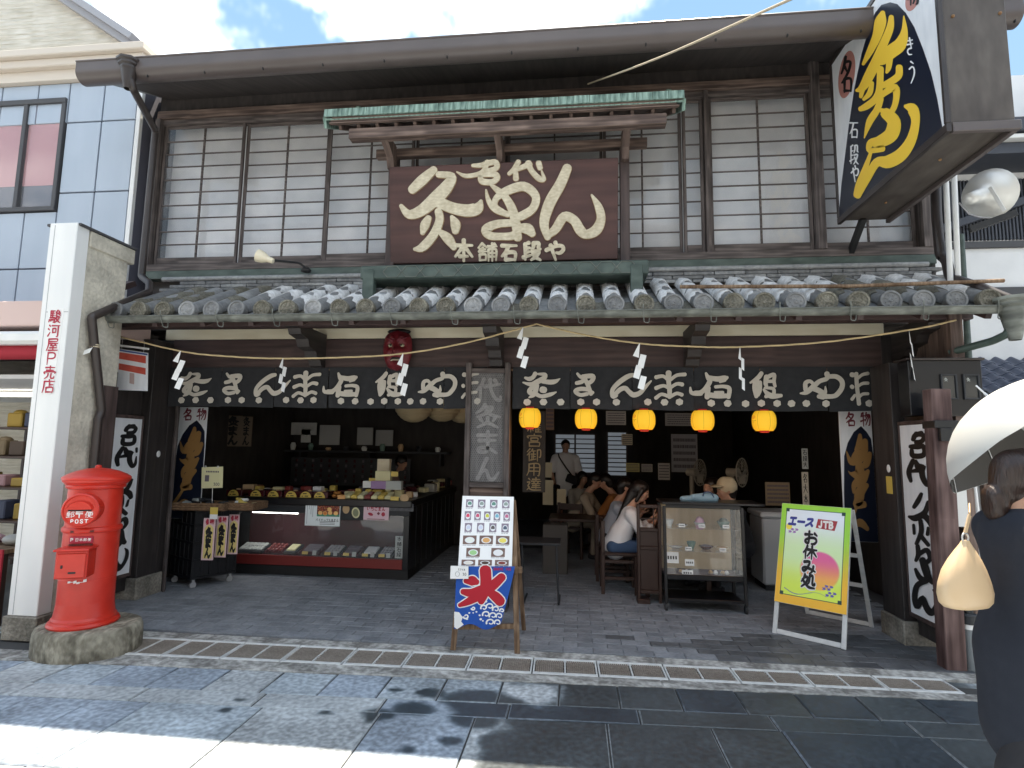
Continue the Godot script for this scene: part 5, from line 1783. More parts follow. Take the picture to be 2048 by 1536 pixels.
func make_lanterns() -> void:
	# yellow paper lanterns
	var img := Image.create(256,128,false,Image.FORMAT_RGB8)
	img.fill(Color(0.97,0.74,0.16))
	rng.seed = 12
	for k in 10:
		var x := 128 - 40+rng.randi_range(0,60)
		img.fill_rect(Rect2i(x,62+(k % 3)*9,rng.randi_range(4,14),2),Color(0.45,0.25,0.05))
	for y in 128:
		for x in 256:
			var d := Vector2(x - 128,(y - 40)*1.0).length()
			if (d > 8 and d < 11) or d < 4:
				img.set_pixel(x,y,Color(0.85,0.25,0.10))
	for k in 6:
		img.fill_rect(Rect2i(int((k+0.5)*256/6.0),4,1,120),Color(0.55,0.38,0.08))
	var lm := picture(img,0.7)
	lm.backlight = Color(0.3,0.22,0.05)
	lm.emission_enabled = true
	lm.emission = Color(1.0,0.80,0.18)
	lm.emission_energy_multiplier = 0.075
	var prof := []
	for k in 33:
		var t := k/32.0
		var yy := lerpf(-0.095,0.095,t)
		var r := 0.112*sqrt(maxf(0.0,1.0 - pow(absf(yy)/0.125,2.6)))
		prof.append(Vector2(r - 0.0022*(k % 2),yy))
	var proto: Node3D = null
	var px := [[1060,836],[1172,838],[1288,840],[1405,841],[1528,842]]
	var labels := ["yellow paper lantern nearest the carved centre panel","yellow paper lantern second from the carved centre panel","yellow paper lantern in the middle of the row of five","yellow paper lantern next to last before the right banner","yellow paper lantern at the end of the row by the right banner"]
	for k in 5:
		var p := W(px[k][0],px[k][1],-5.74)
		if k == 0:
			proto = thing("paper_lantern",labels[0],"lantern",p,0.0,"yellow lanterns under the curtain")
			var s := begin()
			lathe(s,prof,28,Vector3.ZERO,true)
			part("lantern_shade",s.commit(),lm,proto)
			s = begin()
			lathe(s,[Vector2(0.0,-0.112),Vector2(0.042,-0.112),Vector2(0.046,-0.094),Vector2(0.0,-0.094)],18)
			part("bottom_ring",s.commit(),M.fabric_awning,proto)
			s = begin()
			lathe(s,[Vector2(0.0,0.094),Vector2(0.046,0.094),Vector2(0.042,0.112),Vector2(0.0,0.112)],18)
			part("top_ring",s.commit(),M.fabric_awning,proto)
			s = begin()
			tube(s,[Vector3(0,0.11,0),Vector3(0,0.5,-0.02)],0.003,5)
			part("cord",s.commit(),M.ink,proto)
			proto.rotation.y = 0.5
		else:
			copy(proto,p,[0.5,-0.55,0.35,-0.12,0.2][k],labels[k])
		var ol := OmniLight3D.new()
		ol.name = "lantern_glow"
		ol.light_color = Color(1.0,0.66,0.22)
		ol.light_energy = 0.012
		ol.light_size = 0.1
		ol.omni_range = 4.0
		ol.omni_attenuation = 2.0
		ol.shadow_enabled = true
		ol.position = p+Vector3(0,-0.17,0)
		add_child(ol)
	# big cream lanterns further in, partly behind the left curtain
	var bp := []
	for k in 27:
		var t := k/26.0
		var an := lerpf(-PI/2*0.9,PI/2*0.9,t)
		bp.append(Vector2(0.26*cos(an)+(0.004 if k % 2 else -0.004),0.25*sin(an)))
	var q2 := [[828,808,-7.4],[885,808,-7.7],[925,812,-8.0],[960,815,-8.3]]
	var lb := ["large cream pleated lantern foremost behind the left curtain","large cream pleated lantern second behind the left curtain","large cream pleated lantern third behind the left curtain","large cream pleated lantern rearmost behind the carved panel"]
	var first: Node3D = null
	for k in 4:
		var p2 := W(q2[k][0],q2[k][1],q2[k][2])
		if k == 0:
			first = thing("cream_lantern",lb[0],"lantern",p2,0.0,"big cream lanterns inside")
			var s := begin()
			lathe(s,bp,36,Vector3.ZERO,false)
			part("pleated_globe",s.commit(),M.lantern_paper,first)
			s = begin()
			lathe(s,[Vector2(0.05,0.24),Vector2(0.06,0.27),Vector2(0.0,0.27)],16)
			part("top_cap",s.commit(),M.ink,first)
		else:
			copy(first,p2,0.3*k,lb[k])

func paper_streamer(s: SurfaceTool,top: Vector3,k: float,turn: float) -> void:
	# folded white paper lightning: offset slanting leaves
	var b := Basis(Vector3.UP,turn)
	var w := 0.036*k
	var pts := [Vector2(0,0),Vector2(-0.018,-0.09),Vector2(0.02,-0.10),Vector2(-0.022,-0.19),Vector2(0.022,-0.20),Vector2(-0.018,-0.30)]
	var y := 0.0
	for j in 4:
		var off := (0.013 if j % 2 else -0.013)*k
		var zz := 0.006*(j % 2)
		var y1 := y - 0.078*k
		var q := [Vector3(off - w/2+0.010*k,y,zz),Vector3(off+w/2+0.010*k,y - 0.008*k,zz),Vector3(off+w/2 - 0.012*k,y1 - 0.012*k,zz+0.012),Vector3(off - w/2 - 0.012*k,y1,zz+0.012)]
		if j == 0:
			q[0] = Vector3(-0.004,y,zz)
			q[1] = Vector3(0.004,y,zz)
		quad_auto(s,top+b*q[0],top+b*q[1],top+b*q[2],top+b*q[3])
		y = y1+0.012*k
func make_rope() -> void:
	var z := -4.98
	var runs := [[[203,664],[360,702],[460,713],[560,717],[680,715],[800,708],[930,686],[1073,648]],[[1073,648],[1170,670],[1280,687],[1380,693],[1480,694],[1650,684],[1830,658],[1912,640]]]
	var labels := ["thin straw rope strung from the left downpipe to the middle bracket","thin straw rope strung from the middle bracket to the right corner"]
	for k in 2:
		var s := begin()
		var p := []
		for q: Array in runs[k]:
			p.append(W(q[0],q[1],z))
		var sm := smooth_path(p,8)
		for st in 3:
			var tw := []
			for j in sm.size():
				var an := j*0.9+TAU*st/3
				tw.append(sm[j]+Vector3(0,cos(an),sin(an))*0.004)
			tube(s,tw,0.0048,5)
		solo("straw_rope",s.commit(),M.rope,labels[k],"rope",Vector3.ZERO,"straw ropes under the eaves")
	var spots := [[361,702,1.0,0.3],[566,717,0.85,1.2],[806,707,1.05,0.7],[1046,655,1.0,0.2],[1279,687,1.1,0.1],[1480,695,1.0,0.8],[1818,660,1.15,0.9]]
	var ll := ["white zigzag paper streamer over the left curtain's first character","white zigzag paper streamer by the left curtain's third character","white zigzag paper streamer hanging before the red mask","white zigzag paper streamer by the rope's middle knot","white zigzag paper streamer between second and third lantern","white zigzag paper streamer by the last yellow lantern","crumpled white paper streamer in front of the meter cabinet"]
	for k in spots.size():
		var q: Array = spots[k]
		var s := begin()
		paper_streamer(s,W(q[0],q[1],z+0.01),q[2]*1.3,q[3])
		solo("paper_streamer",s.commit(),M.paper,ll[k],"paper streamer",Vector3.ZERO,"paper streamers on the rope")
	var s2 := begin()
	var tp := XP(190,690,-4.22)
	for j in 3:
		var a := tp+Vector3(-0.02 - 0.075*j,-0.02 - 0.045*j,0.0)
		quad_auto(s2,a,a+Vector3(-0.085,-0.03,0),a+Vector3(-0.095,-0.075,0.01),a+Vector3(-0.015,-0.05,0.01))
	solo("paper_streamer",s2.commit(),M.paper,"white paper streamer tied round the left downpipe","paper streamer",Vector3.ZERO,"paper streamers on the rope")

func make_mask() -> void:
	var o := thing("demon_mask","red carved demon mask with glaring eyes on the lintel","mask",W(797,702,-5.70))
	var s := begin()
	# shell of the face
	var rows := 22
	var cols := 22
	var f := func(u: float,v: float) -> Vector3:
		var x := (u - 0.5)*2.0
		var y := (0.5 - v)*2.0
		var hw := 0.155*pow(maxf(1.0 - pow(absf(y),3.2),0.0),0.45)*(1.0 - 0.16*maxf(-y,0.0))
		if v > 0.05 and v < 0.22:
			hw *= 1.04
		var zz := 0.11*sqrt(maxf(1.0 - x*x*0.92,0.0))*sqrt(maxf(1.0 - y*y*0.8,0.0))
		zz += 0.055*exp(-(x*x)/0.035 - pow(y+0.08,2)/0.05)
		zz += 0.030*exp(-pow(absf(x) - 0.34,2)/0.03 - pow(y - 0.52 - 0.25*absf(x),2)/0.012)
		zz -= 0.030*exp(-pow(absf(x) - 0.40,2)/0.03 - pow(y - 0.20,2)/0.02)
		zz += 0.022*exp(-pow(absf(x) - 0.52,2)/0.04 - pow(y+0.15,2)/0.05)
		zz -= 0.035*exp(-(x*x)/0.14 - pow(y+0.50,2)/0.010)
		zz += 0.025*exp(-(x*x)/0.12 - pow(y+0.72,2)/0.02)
		return Vector3(x*hw,y*0.215,zz)
	for i in cols:
		for j in rows:
			quad_auto(s,f.call(float(i)/cols,float(j)/rows),f.call(float(i+1)/cols,float(j)/rows),f.call(float(i+1)/cols,float(j+1)/rows),f.call(float(i)/cols,float(j+1)/rows))
	part("face",s.commit(),M.mask_red,o)
	for sx: float in [-1.0,1.0]:
		s = begin()
		ball(s,Vector3(sx*0.062,0.045,0.078),Vector3(0.028,0.019,0.02),12,8)
		part("eye",s.commit(),mat(lin(0.30,0.28,0.18),0.4),o)
		s = begin()
		ball(s,Vector3(sx*0.056,0.046,0.096),Vector3(0.010,0.010,0.006),8,6)
		part("pupil",s.commit(),M.ink,o)
		s = begin()
		tube(s,[Vector3(sx*0.02,0.088,0.118),Vector3(sx*0.06,0.10,0.112),Vector3(sx*0.105,0.13,0.078)],0.013,8,true,0.006)
		part("brow",s.commit(),M.maroon,o)
	s = begin()
	tube(s,[Vector3(-0.06,-0.118,0.070),Vector3(-0.03,-0.106,0.088),Vector3(0.03,-0.106,0.088),Vector3(0.06,-0.118,0.070)],0.009,8)
	part("teeth",s.commit(),mat(lin(0.34,0.30,0.22),0.5),o)
	s = begin()
	tube(s,[Vector3(-0.07,-0.112,0.066),Vector3(-0.03,-0.088,0.10),Vector3(0.03,-0.088,0.10),Vector3(0.07,-0.112,0.066)],0.008,6)
	part("moustache",s.commit(),M.iron,o)
	s = begin()
	ball(s,Vector3(0,0.205,0.0),Vector3(0.13,0.03,0.05),12,6)
	part("hairline",s.commit(),M.ink,o)

func make_upright_signs() -> void:
	# tall white boards with black brush characters on both side screens
	var xr := 2.80
	var nR := Vector3(-1,0,0)
	var baseR := in_photo(Vector3(xr,1,-5),nR,Vector2(1790,840),3.572)
	for k in 2:
		var o := thing("upright_sign",["tall white board with black brush characters behind the red post box","tall white board with black brush characters beside the weathered timber post"][k],"sign",Vector3.ZERO,0.0,"tall white boards flanking the opening")
		var s := begin()
		var x: float = [-4.50,xr][k]
		var za: float = [-5.48,-5.275][k]
		var zb: float = [-5.06,-4.80][k]
		var sg: float = [1.0,-1.0][k]
		bb(s,Vector3(x - sg*0.002,0.285,za+0.02),Vector3(x - sg*0.03,1.84,zb - 0.02),0.0)
		part("board",s.commit(),M.sign_white,o)
		s = begin()
		bb(s,Vector3(x+sg*0.006,0.25,za),Vector3(x - sg*0.035,0.284,zb))
		bb(s,Vector3(x+sg*0.006,1.841,za),Vector3(x - sg*0.035,1.875,zb))
		bb(s,Vector3(x+sg*0.006,0.285,za),Vector3(x - sg*0.035,1.84,za+0.0195))
		bb(s,Vector3(x+sg*0.006,0.285,zb - 0.0195),Vector3(x - sg*0.035,1.84,zb))
		part("frame",s.commit(),M.brown_v,o)
		s = begin()
		var at := baseR
		if k == 0:
			at = func(p: Vector2,h: float) -> Vector3:
				var v: Vector3 = baseR.call(p,0.0)
				return Vector3(x+h,v.y,-5.09 - (v.z+5.25)*0.86)
		var lean := []
		for st: Array in stroke_lists(UPRIGHT):
			var q3 := []
			for p: Vector3 in st:
				q3.append(Vector3(p.x,p.y,p.z*0.84))
			lean.append(q3)
		brush(s,lean,at,40,0.001)
		part("lettering",s.commit(),M.ink,o)
	# banners with a gold peak inside both ends of the opening
	for k in 2:
		var o := thing("peak_banner",["white banner with gold characters on a black peak behind the wheeled crate","white banner with gold characters on a black peak behind the yellow stand sign"][k],"banner",Vector3.ZERO,0.0,"peak banners inside the opening")
		var z: float = [-6.15,-5.98][k]
		var a: Vector3 = W(356,812,z) if k == 0 else W(1677,820,z)
		var b: Vector3 = W(416,812,z) if k == 0 else W(1742,820,z)
		var w := b.x - a.x
		var hh := 1.28
		var s := begin()
		bb(s,Vector3(a.x,2.02 - hh,z - 0.012),Vector3(b.x,2.02,z),0.002)
		part("cloth",s.commit(),M.sign_white,o)
		# local frame: 0..316 across, 0..960 down as in the enlarged view
		var at := func(p: Vector2,h: float) -> Vector3:
			return Vector3(a.x+(p.x - 40.0)/300.0*w,2.02 - (p.y - 90.0)/960.0*hh,z+h)
		s = begin()
		poly2(s,at,PackedVector2Array([Vector2(42,1048),Vector2(52,700),Vector2(70,430),Vector2(110,330),Vector2(170,250),Vector2(240,205),Vector2(290,250),Vector2(325,300),Vector2(338,430),Vector2(338,1048)]),0.0012)
		part("black_peak",s.commit(),M.navy,o)
		s = begin()
		brush(s,stroke_lists(BANNER),at,50,0.0022)
		part("gold_lettering",s.commit(),M.gold,o)
		s = begin()
		write_glyph(s,"名",Vector2(95,100),Vector2(100,110),15,at,0.0012)
		write_glyph(s,"物",Vector2(235,100),Vector2(95,110),13,at,0.0012)
		part("red_lettering",s.commit(),M.maroon,o)

func make_centre_panel() -> void:
	# carved upright panel behind wire mesh in front of the middle post
	var o := thing("carved_panel","grey weathered upright panel with carved characters behind wire mesh","panel",Vector3(-0.89,0,-5.70))
	var x0 := -0.225
	var x1 := 0.235
	var s := begin()
	for x: float in [x0,x1 - 0.055]:
		s = begin()
		bb(s,Vector3(x,0.0,-0.05),Vector3(x+0.055,2.47,0.02))
		part("stile",s.commit(),M.frame_v,o)
	for y: float in [2.36,1.20,0.78,0.1]:
		s = begin()
		bb(s,Vector3(x0+0.056,y,-0.04),Vector3(x1 - 0.056,y+0.05,0.012))
		part("rail",s.commit(),M.frame_h,o)
	s = begin()
	bb(s,Vector3(x0+0.056,1.251,-0.05),Vector3(x1 - 0.056,2.359,-0.025))
	part("back_board",s.commit(),grain(C(0.09,0.085,0.085),C(0.20,0.19,0.185),0.8,210,1,10,1.5,0.05),o)
	s = begin()
	bb(s,Vector3(x0+0.056,0.83,-0.05),Vector3(x1 - 0.056,1.199,-0.02))
	part("lower_board",s.commit(),M.weather_h,o)
	s = begin()
	var at := flat(Vector3(x0+0.085,2.34,-0.024),Vector3.RIGHT,Vector3.DOWN,Vector3.BACK)
	for k in 4:
		write_glyph(s,"代灸まん"[k],Vector2(0.0,0.03+k*0.27),Vector2(0.29,0.24),0.040,at,0.0005,0.010)
	part("lettering",s.commit(),grain(C(0.20,0.19,0.185),C(0.36,0.35,0.34),0.8,211,1,1,3.0,0.05),o)
	# hexagonal wire
	s = begin()
	var wx := x0+0.058
	var row := 0
	var yy := 1.255
	while yy < 2.35:
		var xx := wx+(0.011 if row % 2 else 0.0)
		while xx < x1 - 0.075:
			bar(s,Vector3(xx,yy,0.004),Vector3(xx,yy+0.012,0.004),0.0014,0.0014,0.0)
			bar(s,Vector3(xx,yy+0.012,0.004),Vector3(xx+0.011,yy+0.019,0.004),0.0014,0.0014,0.0)
			bar(s,Vector3(xx,yy+0.012,0.004),Vector3(xx - 0.011,yy+0.019,0.004),0.0014,0.0014,0.0)
			xx += 0.022
		yy += 0.019
		row += 1
	stuff(part("wire_mesh",s.commit(),M.shell,o))

func make_eave_lamps() -> void:
	var o := thing("spot_lamp","small cream floodlight on a bent arm above the left eave tiles","lamp",W(612,540,-5.55))
	var s := begin()
	lathe(s,[Vector2(0,-0.02),Vector2(0.05,-0.02),Vector2(0.055,0.0),Vector2(0.03,0.03),Vector2(0,0.035)],14)
	part("mount",s.commit(),M.iron,o)
	var tip := W(540,520,-5.25) - o.position
	s = begin()
	tube(s,bend([Vector3(0,0.02,0),Vector3(-0.05,0.06,0.06),tip],0.03),0.012,8)
	part("arm",s.commit(),M.iron,o)
	s = begin()
	var ax := Vector3(-1,0.35,0.15).normalized()
	var bs := Basis(ax.cross(Vector3.BACK).normalized(),ax,Vector3.BACK)
	bs = Basis(Quaternion(Vector3.UP,ax))
	var ls := begin()
	lathe(ls,[Vector2(0.0,-0.04),Vector2(0.028,-0.035),Vector2(0.032,0.02),Vector2(0.055,0.07),Vector2(0.068,0.13),Vector2(0.062,0.13),Vector2(0.05,0.09),Vector2(0.0,0.06)],20)
	s.append_from(ls.commit(),0,Transform3D(bs,tip))
	part("reflector",s.commit(),M.cream,o)
	# big floodlight on the right corner
	var f := thing("flood_lamp","large silver dish floodlight on the white plaster house side of the pipes","lamp",W(1962,392,-4.75))
	s = begin()
	ax = Vector3(0.75,0.30,-0.45).normalized()
	ls = begin()
	lathe(ls,[Vector2(0.0,-0.20),Vector2(0.045,-0.20),Vector2(0.055,-0.08),Vector2(0.065,-0.02),Vector2(0.11,0.01),Vector2(0.165,0.06),Vector2(0.19,0.14),Vector2(0.196,0.14),Vector2(0.196,0.147),Vector2(0.18,0.147),Vector2(0.15,0.08),Vector2(0.0,0.03)],32,Vector3.ZERO,true)
	s.append_from(ls.commit(),0,Transform3D(Basis(Quaternion(Vector3.UP,ax)),Vector3.ZERO))
	part("dish",s.commit(),M.silver_paint,f)
	s = begin()
	var sd := Vector3(0.05,-0.20,0.16)
	bar(s,Vector3(0.0,0.03,0.10),sd,0.006,0.026)
	part("stirrup",s.commit(),M.silver_paint,f)
	s = begin()
	bar(s,Vector3(-0.14,-0.30,0.05),Vector3(0.16,-0.20,0.12),0.05,0.05)
	part("bracket",s.commit(),M.iron,f)
	s = begin()
	tube(s,[Vector3(-0.18,-0.06,0.02),Vector3(-0.12,-0.16,0.03),Vector3(-0.05,-0.20,0.05),Vector3(0.0,-0.22,0.08)],0.006,6)
	part("cable",s.commit(),M.shell,f)
	# overhead cable from the little roof towards the street
	s = begin()
	var c0 := W(1176,168,-5.4)
	var c1 := EYE+ray(1600,-10)*3.0
	var mid := (c0+c1)/2+Vector3(0,-0.03,0)
	tube(s,smooth_path([c0,mid,c1,c1+(c1 - mid)],6),0.008,6)
	solo("overhead_cable",s.commit(),M.rope2,"single pale cable running from the signboard roof out over the street","cable")

# ---- things standing in front of the shop ---------------------------------------------------
func oval(rx: float,rz: float,n := 40) -> Array:
	var o := []
	for k in n:
		var a := TAU*k/n
		o.append(Vector2(cos(a)*rx*(1.0+0.02*sin(a*3.0)),sin(a)*rz*(1.0+0.02*cos(a*2.0))))
	return o
func loft(s: SurfaceTool,rings: Array,close_top := true) -> void:
	# rings of Vector3 lists, same length, closed; smooth normals
	var n: int = rings[0].size()
	var m := rings.size()
	var nor := []
	for i in m:
		var r := []
		for j in n:
			var du: Vector3 = rings[i][(j+1) % n] - rings[i][(j - 1+n) % n]
			var dv: Vector3 = rings[mini(i+1,m - 1)][j] - rings[maxi(i - 1,0)][j]
			var c := Vector3.ZERO
			for p: Vector3 in rings[i]:
				c += p/n
			var nn := du.cross(dv).normalized()
			if nn.dot(rings[i][j] - c) < 0:
				nn = -nn
			r.append(nn)
		nor.append(r)
	for i in m - 1:
		for j in n:
			var k := (j+1) % n
			var z := [Vector2.ZERO,Vector2.ZERO,Vector2.ZERO]
			tri3(s,[rings[i][j],rings[i][k],rings[i+1][k]],[nor[i][j],nor[i][k],nor[i+1][k]],z)
			tri3(s,[rings[i][j],rings[i+1][k],rings[i+1][j]],[nor[i][j],nor[i+1][k],nor[i+1][j]],z)
	for e in ([0,m - 1] if close_top else [0]):
		var c2 := Vector3.ZERO
		for p: Vector3 in rings[e]:
			c2 += p/n
		var dir: Vector3 = (c2 - (rings[1][0]+rings[1][n/2])/2.0) if e == 0 else (c2 - (rings[m - 2][0]+rings[m - 2][n/2])/2.0)
		dir = dir.normalized()
		for j in n:
			tri(s,c2,rings[e][j],rings[e][(j+1) % n],dir)
func ring_at(shape: Array,y: float,k: float,at: Vector3) -> Array:
	var r := []
	for p: Vector2 in shape:
		r.append(at+Vector3(p.x*k,y,p.y*k))
	return r
func make_postbox() -> void:
	var at := Vector3(-3.75,0,-4.20)
	var s := begin()
	var sh := oval(0.375,0.33)
	loft(s,[ring_at(sh,-0.02,1.0,Vector3.ZERO),ring_at(sh,0.10,1.0,Vector3.ZERO),ring_at(sh,0.16,0.985,Vector3.ZERO),ring_at(sh,0.19,0.95,Vector3.ZERO),ring_at(sh,0.20,0.88,Vector3.ZERO),ring_at(sh,0.202,0.5,Vector3.ZERO)])
	solo("stone_base",s.commit(),M.kerb,"rounded mossy stone base under the red post box","stone",at)
	var o := thing("post_box","red cylindrical cast-iron post box with a round slot face","post box",Vector3(-3.80,0.202,-4.19))
	s = begin()
	lathe(s,[Vector2(0.0,0.0),Vector2(0.232,0.0),Vector2(0.236,0.012),Vector2(0.228,0.030),Vector2(0.213,0.040),Vector2(0.212,0.052),Vector2(0.200,0.068),Vector2(0.193,0.11),Vector2(0.187,0.17),Vector2(0.186,0.345),Vector2(0.1875,0.349),Vector2(0.186,0.353),Vector2(0.185,0.70)],48)
	lathe(s,[Vector2(0.185,0.70),Vector2(0.196,0.705),Vector2(0.199,0.715),Vector2(0.199,0.728),Vector2(0.194,0.738),Vector2(0.183,0.745),Vector2(0.181,1.03)],48)
	part("body",s.commit(),M.red_paint,o)
	s = begin()
	lathe(s,[Vector2(0.181,1.03),Vector2(0.195,1.036),Vector2(0.200,1.05),Vector2(0.196,1.062),Vector2(0.205,1.066),Vector2(0.214,1.078),Vector2(0.222,1.086),Vector2(0.226,1.10),Vector2(0.230,1.104),Vector2(0.230,1.118),Vector2(0.222,1.126),Vector2(0.19,1.146),Vector2(0.14,1.168),Vector2(0.08,1.184),Vector2(0.03,1.190),Vector2(0.022,1.192),Vector2(0.022,1.206),Vector2(0.012,1.214),Vector2(0.0,1.215)],48)
	part("cap",s.commit(),M.red_paint,o)
	var f := Vector3(0.38,0,0.92).normalized()
	var side := Vector3.UP.cross(f).normalized()
	var bs := Basis(side,Vector3.UP,f)
	# slot face: a drum pushed out of the body
	s = begin()
	var ls := begin()
	lathe(ls,[Vector2(0.118,-0.10),Vector2(0.118,0.0),Vector2(0.122,0.006),Vector2(0.124,0.020),Vector2(0.116,0.028),Vector2(0.110,0.028),Vector2(0.106,0.022),Vector2(0.0,0.022)],36)
	var drum := ls.commit()
	var fc := f*0.235+Vector3(0,0.885,0)
	s.append_from(drum,0,Transform3D(Basis(side,f,-Vector3.UP),fc))
	var face := part("slot_face",s.commit(),M.red_paint,o)
	s = begin()
	for k in 12:
		var a0 := PI*k/12
		var a1 := PI*(k+1)/12
		var q := func(a: float,r: float,d: float) -> Vector3: return fc+side*cos(a)*r+Vector3.UP*(sin(a)*r*0.75+0.005)+f*d
		quad_auto(s,q.call(a0,0.088,0.024),q.call(a1,0.088,0.024),q.call(a1,0.078,0.042),q.call(a0,0.078,0.042))
		quad_auto(s,q.call(a0,0.078,0.042),q.call(a1,0.078,0.042),q.call(a1,0.0,0.046),q.call(a0,0.0,0.046))
	part("slot_hood",s.commit(),M.red_paint,face)
	s = begin()
	bx(s,fc+Vector3(0,-0.002,0)+f*0.024,Vector3(0.15,0.011,0.012),0.001,bs)
	part("slot",s.commit(),M.ink,face)
	s = begin()
	var at2 := flat(fc - side*0.092+Vector3.UP*-0.008+f*0.022,side,Vector3.DOWN,f)
	write_glyph(s,"郵",Vector2(0.006,0.0),Vector2(0.056,0.050),0.0046,at2,0.001)
	write_glyph(s,"〒",Vector2(0.062,0.0),Vector2(0.056,0.050),0.0095,at2,0.001)
	write_glyph(s,"便",Vector2(0.124,0.0),Vector2(0.056,0.050),0.0046,at2,0.001)
	for k in 4:
		write_glyph(s,"POST"[k],Vector2(0.034+k*0.031,0.060),Vector2(0.024,0.030),0.0060,at2,0.001,0.0,true)
	part("lettering",s.commit(),M.white,face)
	# notice plate and collection box
	s = begin()
	var np := f*0.187+Vector3(0,0.655,0)
	bx(s,np,Vector3(0.155,0.05,0.012),0.002,bs)
	var plate := part("notice_plate",s.commit(),M.red_ink,o)
	s = begin()
	at2 = flat(np - side*0.070+Vector3.UP*0.016+f*0.0065,side,Vector3.DOWN,f)
	write_glyph(s,"P",Vector2(0.0,0.0),Vector2(0.022,0.026),0.006,at2,0.001)
	for k in 4:
		write_glyph(s,"日本郵便"[k],Vector2(0.032+k*0.027,0.002),Vector2(0.024,0.024),0.0034,at2,0.001)
	part("lettering",s.commit(),M.white,plate)
	s = begin()
	var worn := []
	bx(s,np+Vector3(0,0.062,0)+f*0.0,Vector3(0.155,0.016,0.010),0.001,bs)
	bx(s,np+Vector3(0.0,-0.036,0)+f*0.0,Vector3(0.155,0.014,0.010),0.001,bs)
	part("worn_glue",s.commit(),grain(C(0.02,0.015,0.013),C(0.30,0.03,0.02),0.7,220,1,1,9.0,0.06,0.2,0.0,2.6),o)
	s = begin()
	var bc := f*0.245+Vector3(0,0.495,0)
	bx(s,bc,Vector3(0.205,0.20,0.15),0.006,bs)
	var cb := part("collection_box",s.commit(),M.red_paint,o)
	s = begin()
	bx(s,bc+Vector3(0,0.108,0)+f*0.01,Vector3(0.225,0.016,0.18),0.004,bs)
	part("lid",s.commit(),M.red_paint,cb)
	s = begin()
	bx(s,bc+f*0.079+Vector3(0,-0.005,0),Vector3(0.185,0.175,0.010),0.004,bs)
	part("door",s.commit(),M.red_paint,cb)
	s = begin()
	bx(s,bc+f*0.0845 - side*0.055+Vector3(0,-0.01,0),Vector3(0.014,0.024,0.006),0.002,bs)
	part("keyhole",s.commit(),M.iron,cb)
	s = begin()
	bx(s,bc+f*0.0845+side*0.012+Vector3(0,-0.055,0),Vector3(0.048,0.014,0.006),0.002,bs)
	part("catch",s.commit(),M.iron,cb)
	s = begin()
	for q: Array in [[0.335,-0.02,0.11],[0.115,-0.02,0.09]]:
		for k in 6:
			var a0 := -0.35+k*0.11+(0.1 if q[0] < 0.2 else 0.0)
			var d0 := (f*cos(a0)+side*sin(a0))*0.1895
			var d1 := (f*cos(a0+0.11)+side*sin(a0+0.11))*0.1895
			var hgt := 0.016+0.010*sin(k*2.1+q[0]*9.0)
			var y0: float = q[0]+0.006*sin(k*1.7)
			quad(s,d0+Vector3(0,y0,0),d1+Vector3(0,y0+0.003,0),d1+Vector3(0,y0+hgt,0),d0+Vector3(0,y0+hgt*0.8,0),(d0+d1).normalized())
	part("torn_sticker",s.commit(),M.white,o)

func menu_image() -> Image:
	var im := Image.create(320,440,false,Image.FORMAT_RGB8)
	im.fill(Color(0.93,0.94,0.95))
	rng.seed = 41
	var rows := [[4,22,46,52],[5,98,40,56],[4,172,44,56],[3,250,82,54],[2,326,82,54],[3,398,82,34]]
	var bowls := [[Color(0.35,0.55,0.5),Color(0.55,0.62,0.6)],[Color(0.85,0.25,0.4),Color(0.8,0.3,0.45),Color(0.8,0.8,0.25),Color(0.45,0.7,0.8),Color(0.75,0.4,0.55)],[Color(0.8,0.82,0.9),Color(0.82,0.84,0.92),Color(0.35,0.33,0.35),Color(0.3,0.36,0.45)],[Color(0.9,0.92,0.9),Color(0.85,0.65,0.4),Color(0.9,0.85,0.4)],[Color(0.6,0.8,0.55),Color(0.9,0.9,0.92)],[Color(0.9,0.88,0.85),Color(0.25,0.18,0.15),Color(0.5,0.2,0.18)]]
	for r in 6:
		var q: Array = rows[r]
		for k: int in q[0]:
			var cw: float = 300.0/q[0]
			var x := int(10+cw*(k+0.5) - q[2]/2.0)
			im.fill_rect(Rect2i(x,q[1],q[2],q[3]),Color(0.52,0.48,0.55) if r < 3 else Color(0.45,0.36,0.34))
			var bc: Color = bowls[r][k % bowls[r].size()]
			for yy: int in q[3]:
				for xx: int in q[2]:
					var dx: float = (xx - q[2]*0.5)/(q[2]*0.36)
					var dy: float = (yy - q[3]*0.52)/(q[3]*0.36)
					var d: float = dx*dx+dy*dy
					if d < 1.0:
						im.set_pixel(x+xx,mini(q[1]+yy,439),Color(0.88,0.9,0.92) if d > 0.55 or (r < 3 and yy > q[3]*0.66) else bc.lightened(0.15*sin(xx*0.7+yy*0.5)))
			for t in 3:
				im.fill_rect(Rect2i(x+t*q[2]/3,mini(q[1]+q[3]+4,434),q[2]/3 - 3,3),Color(0.45,0.45,0.5))
	return im
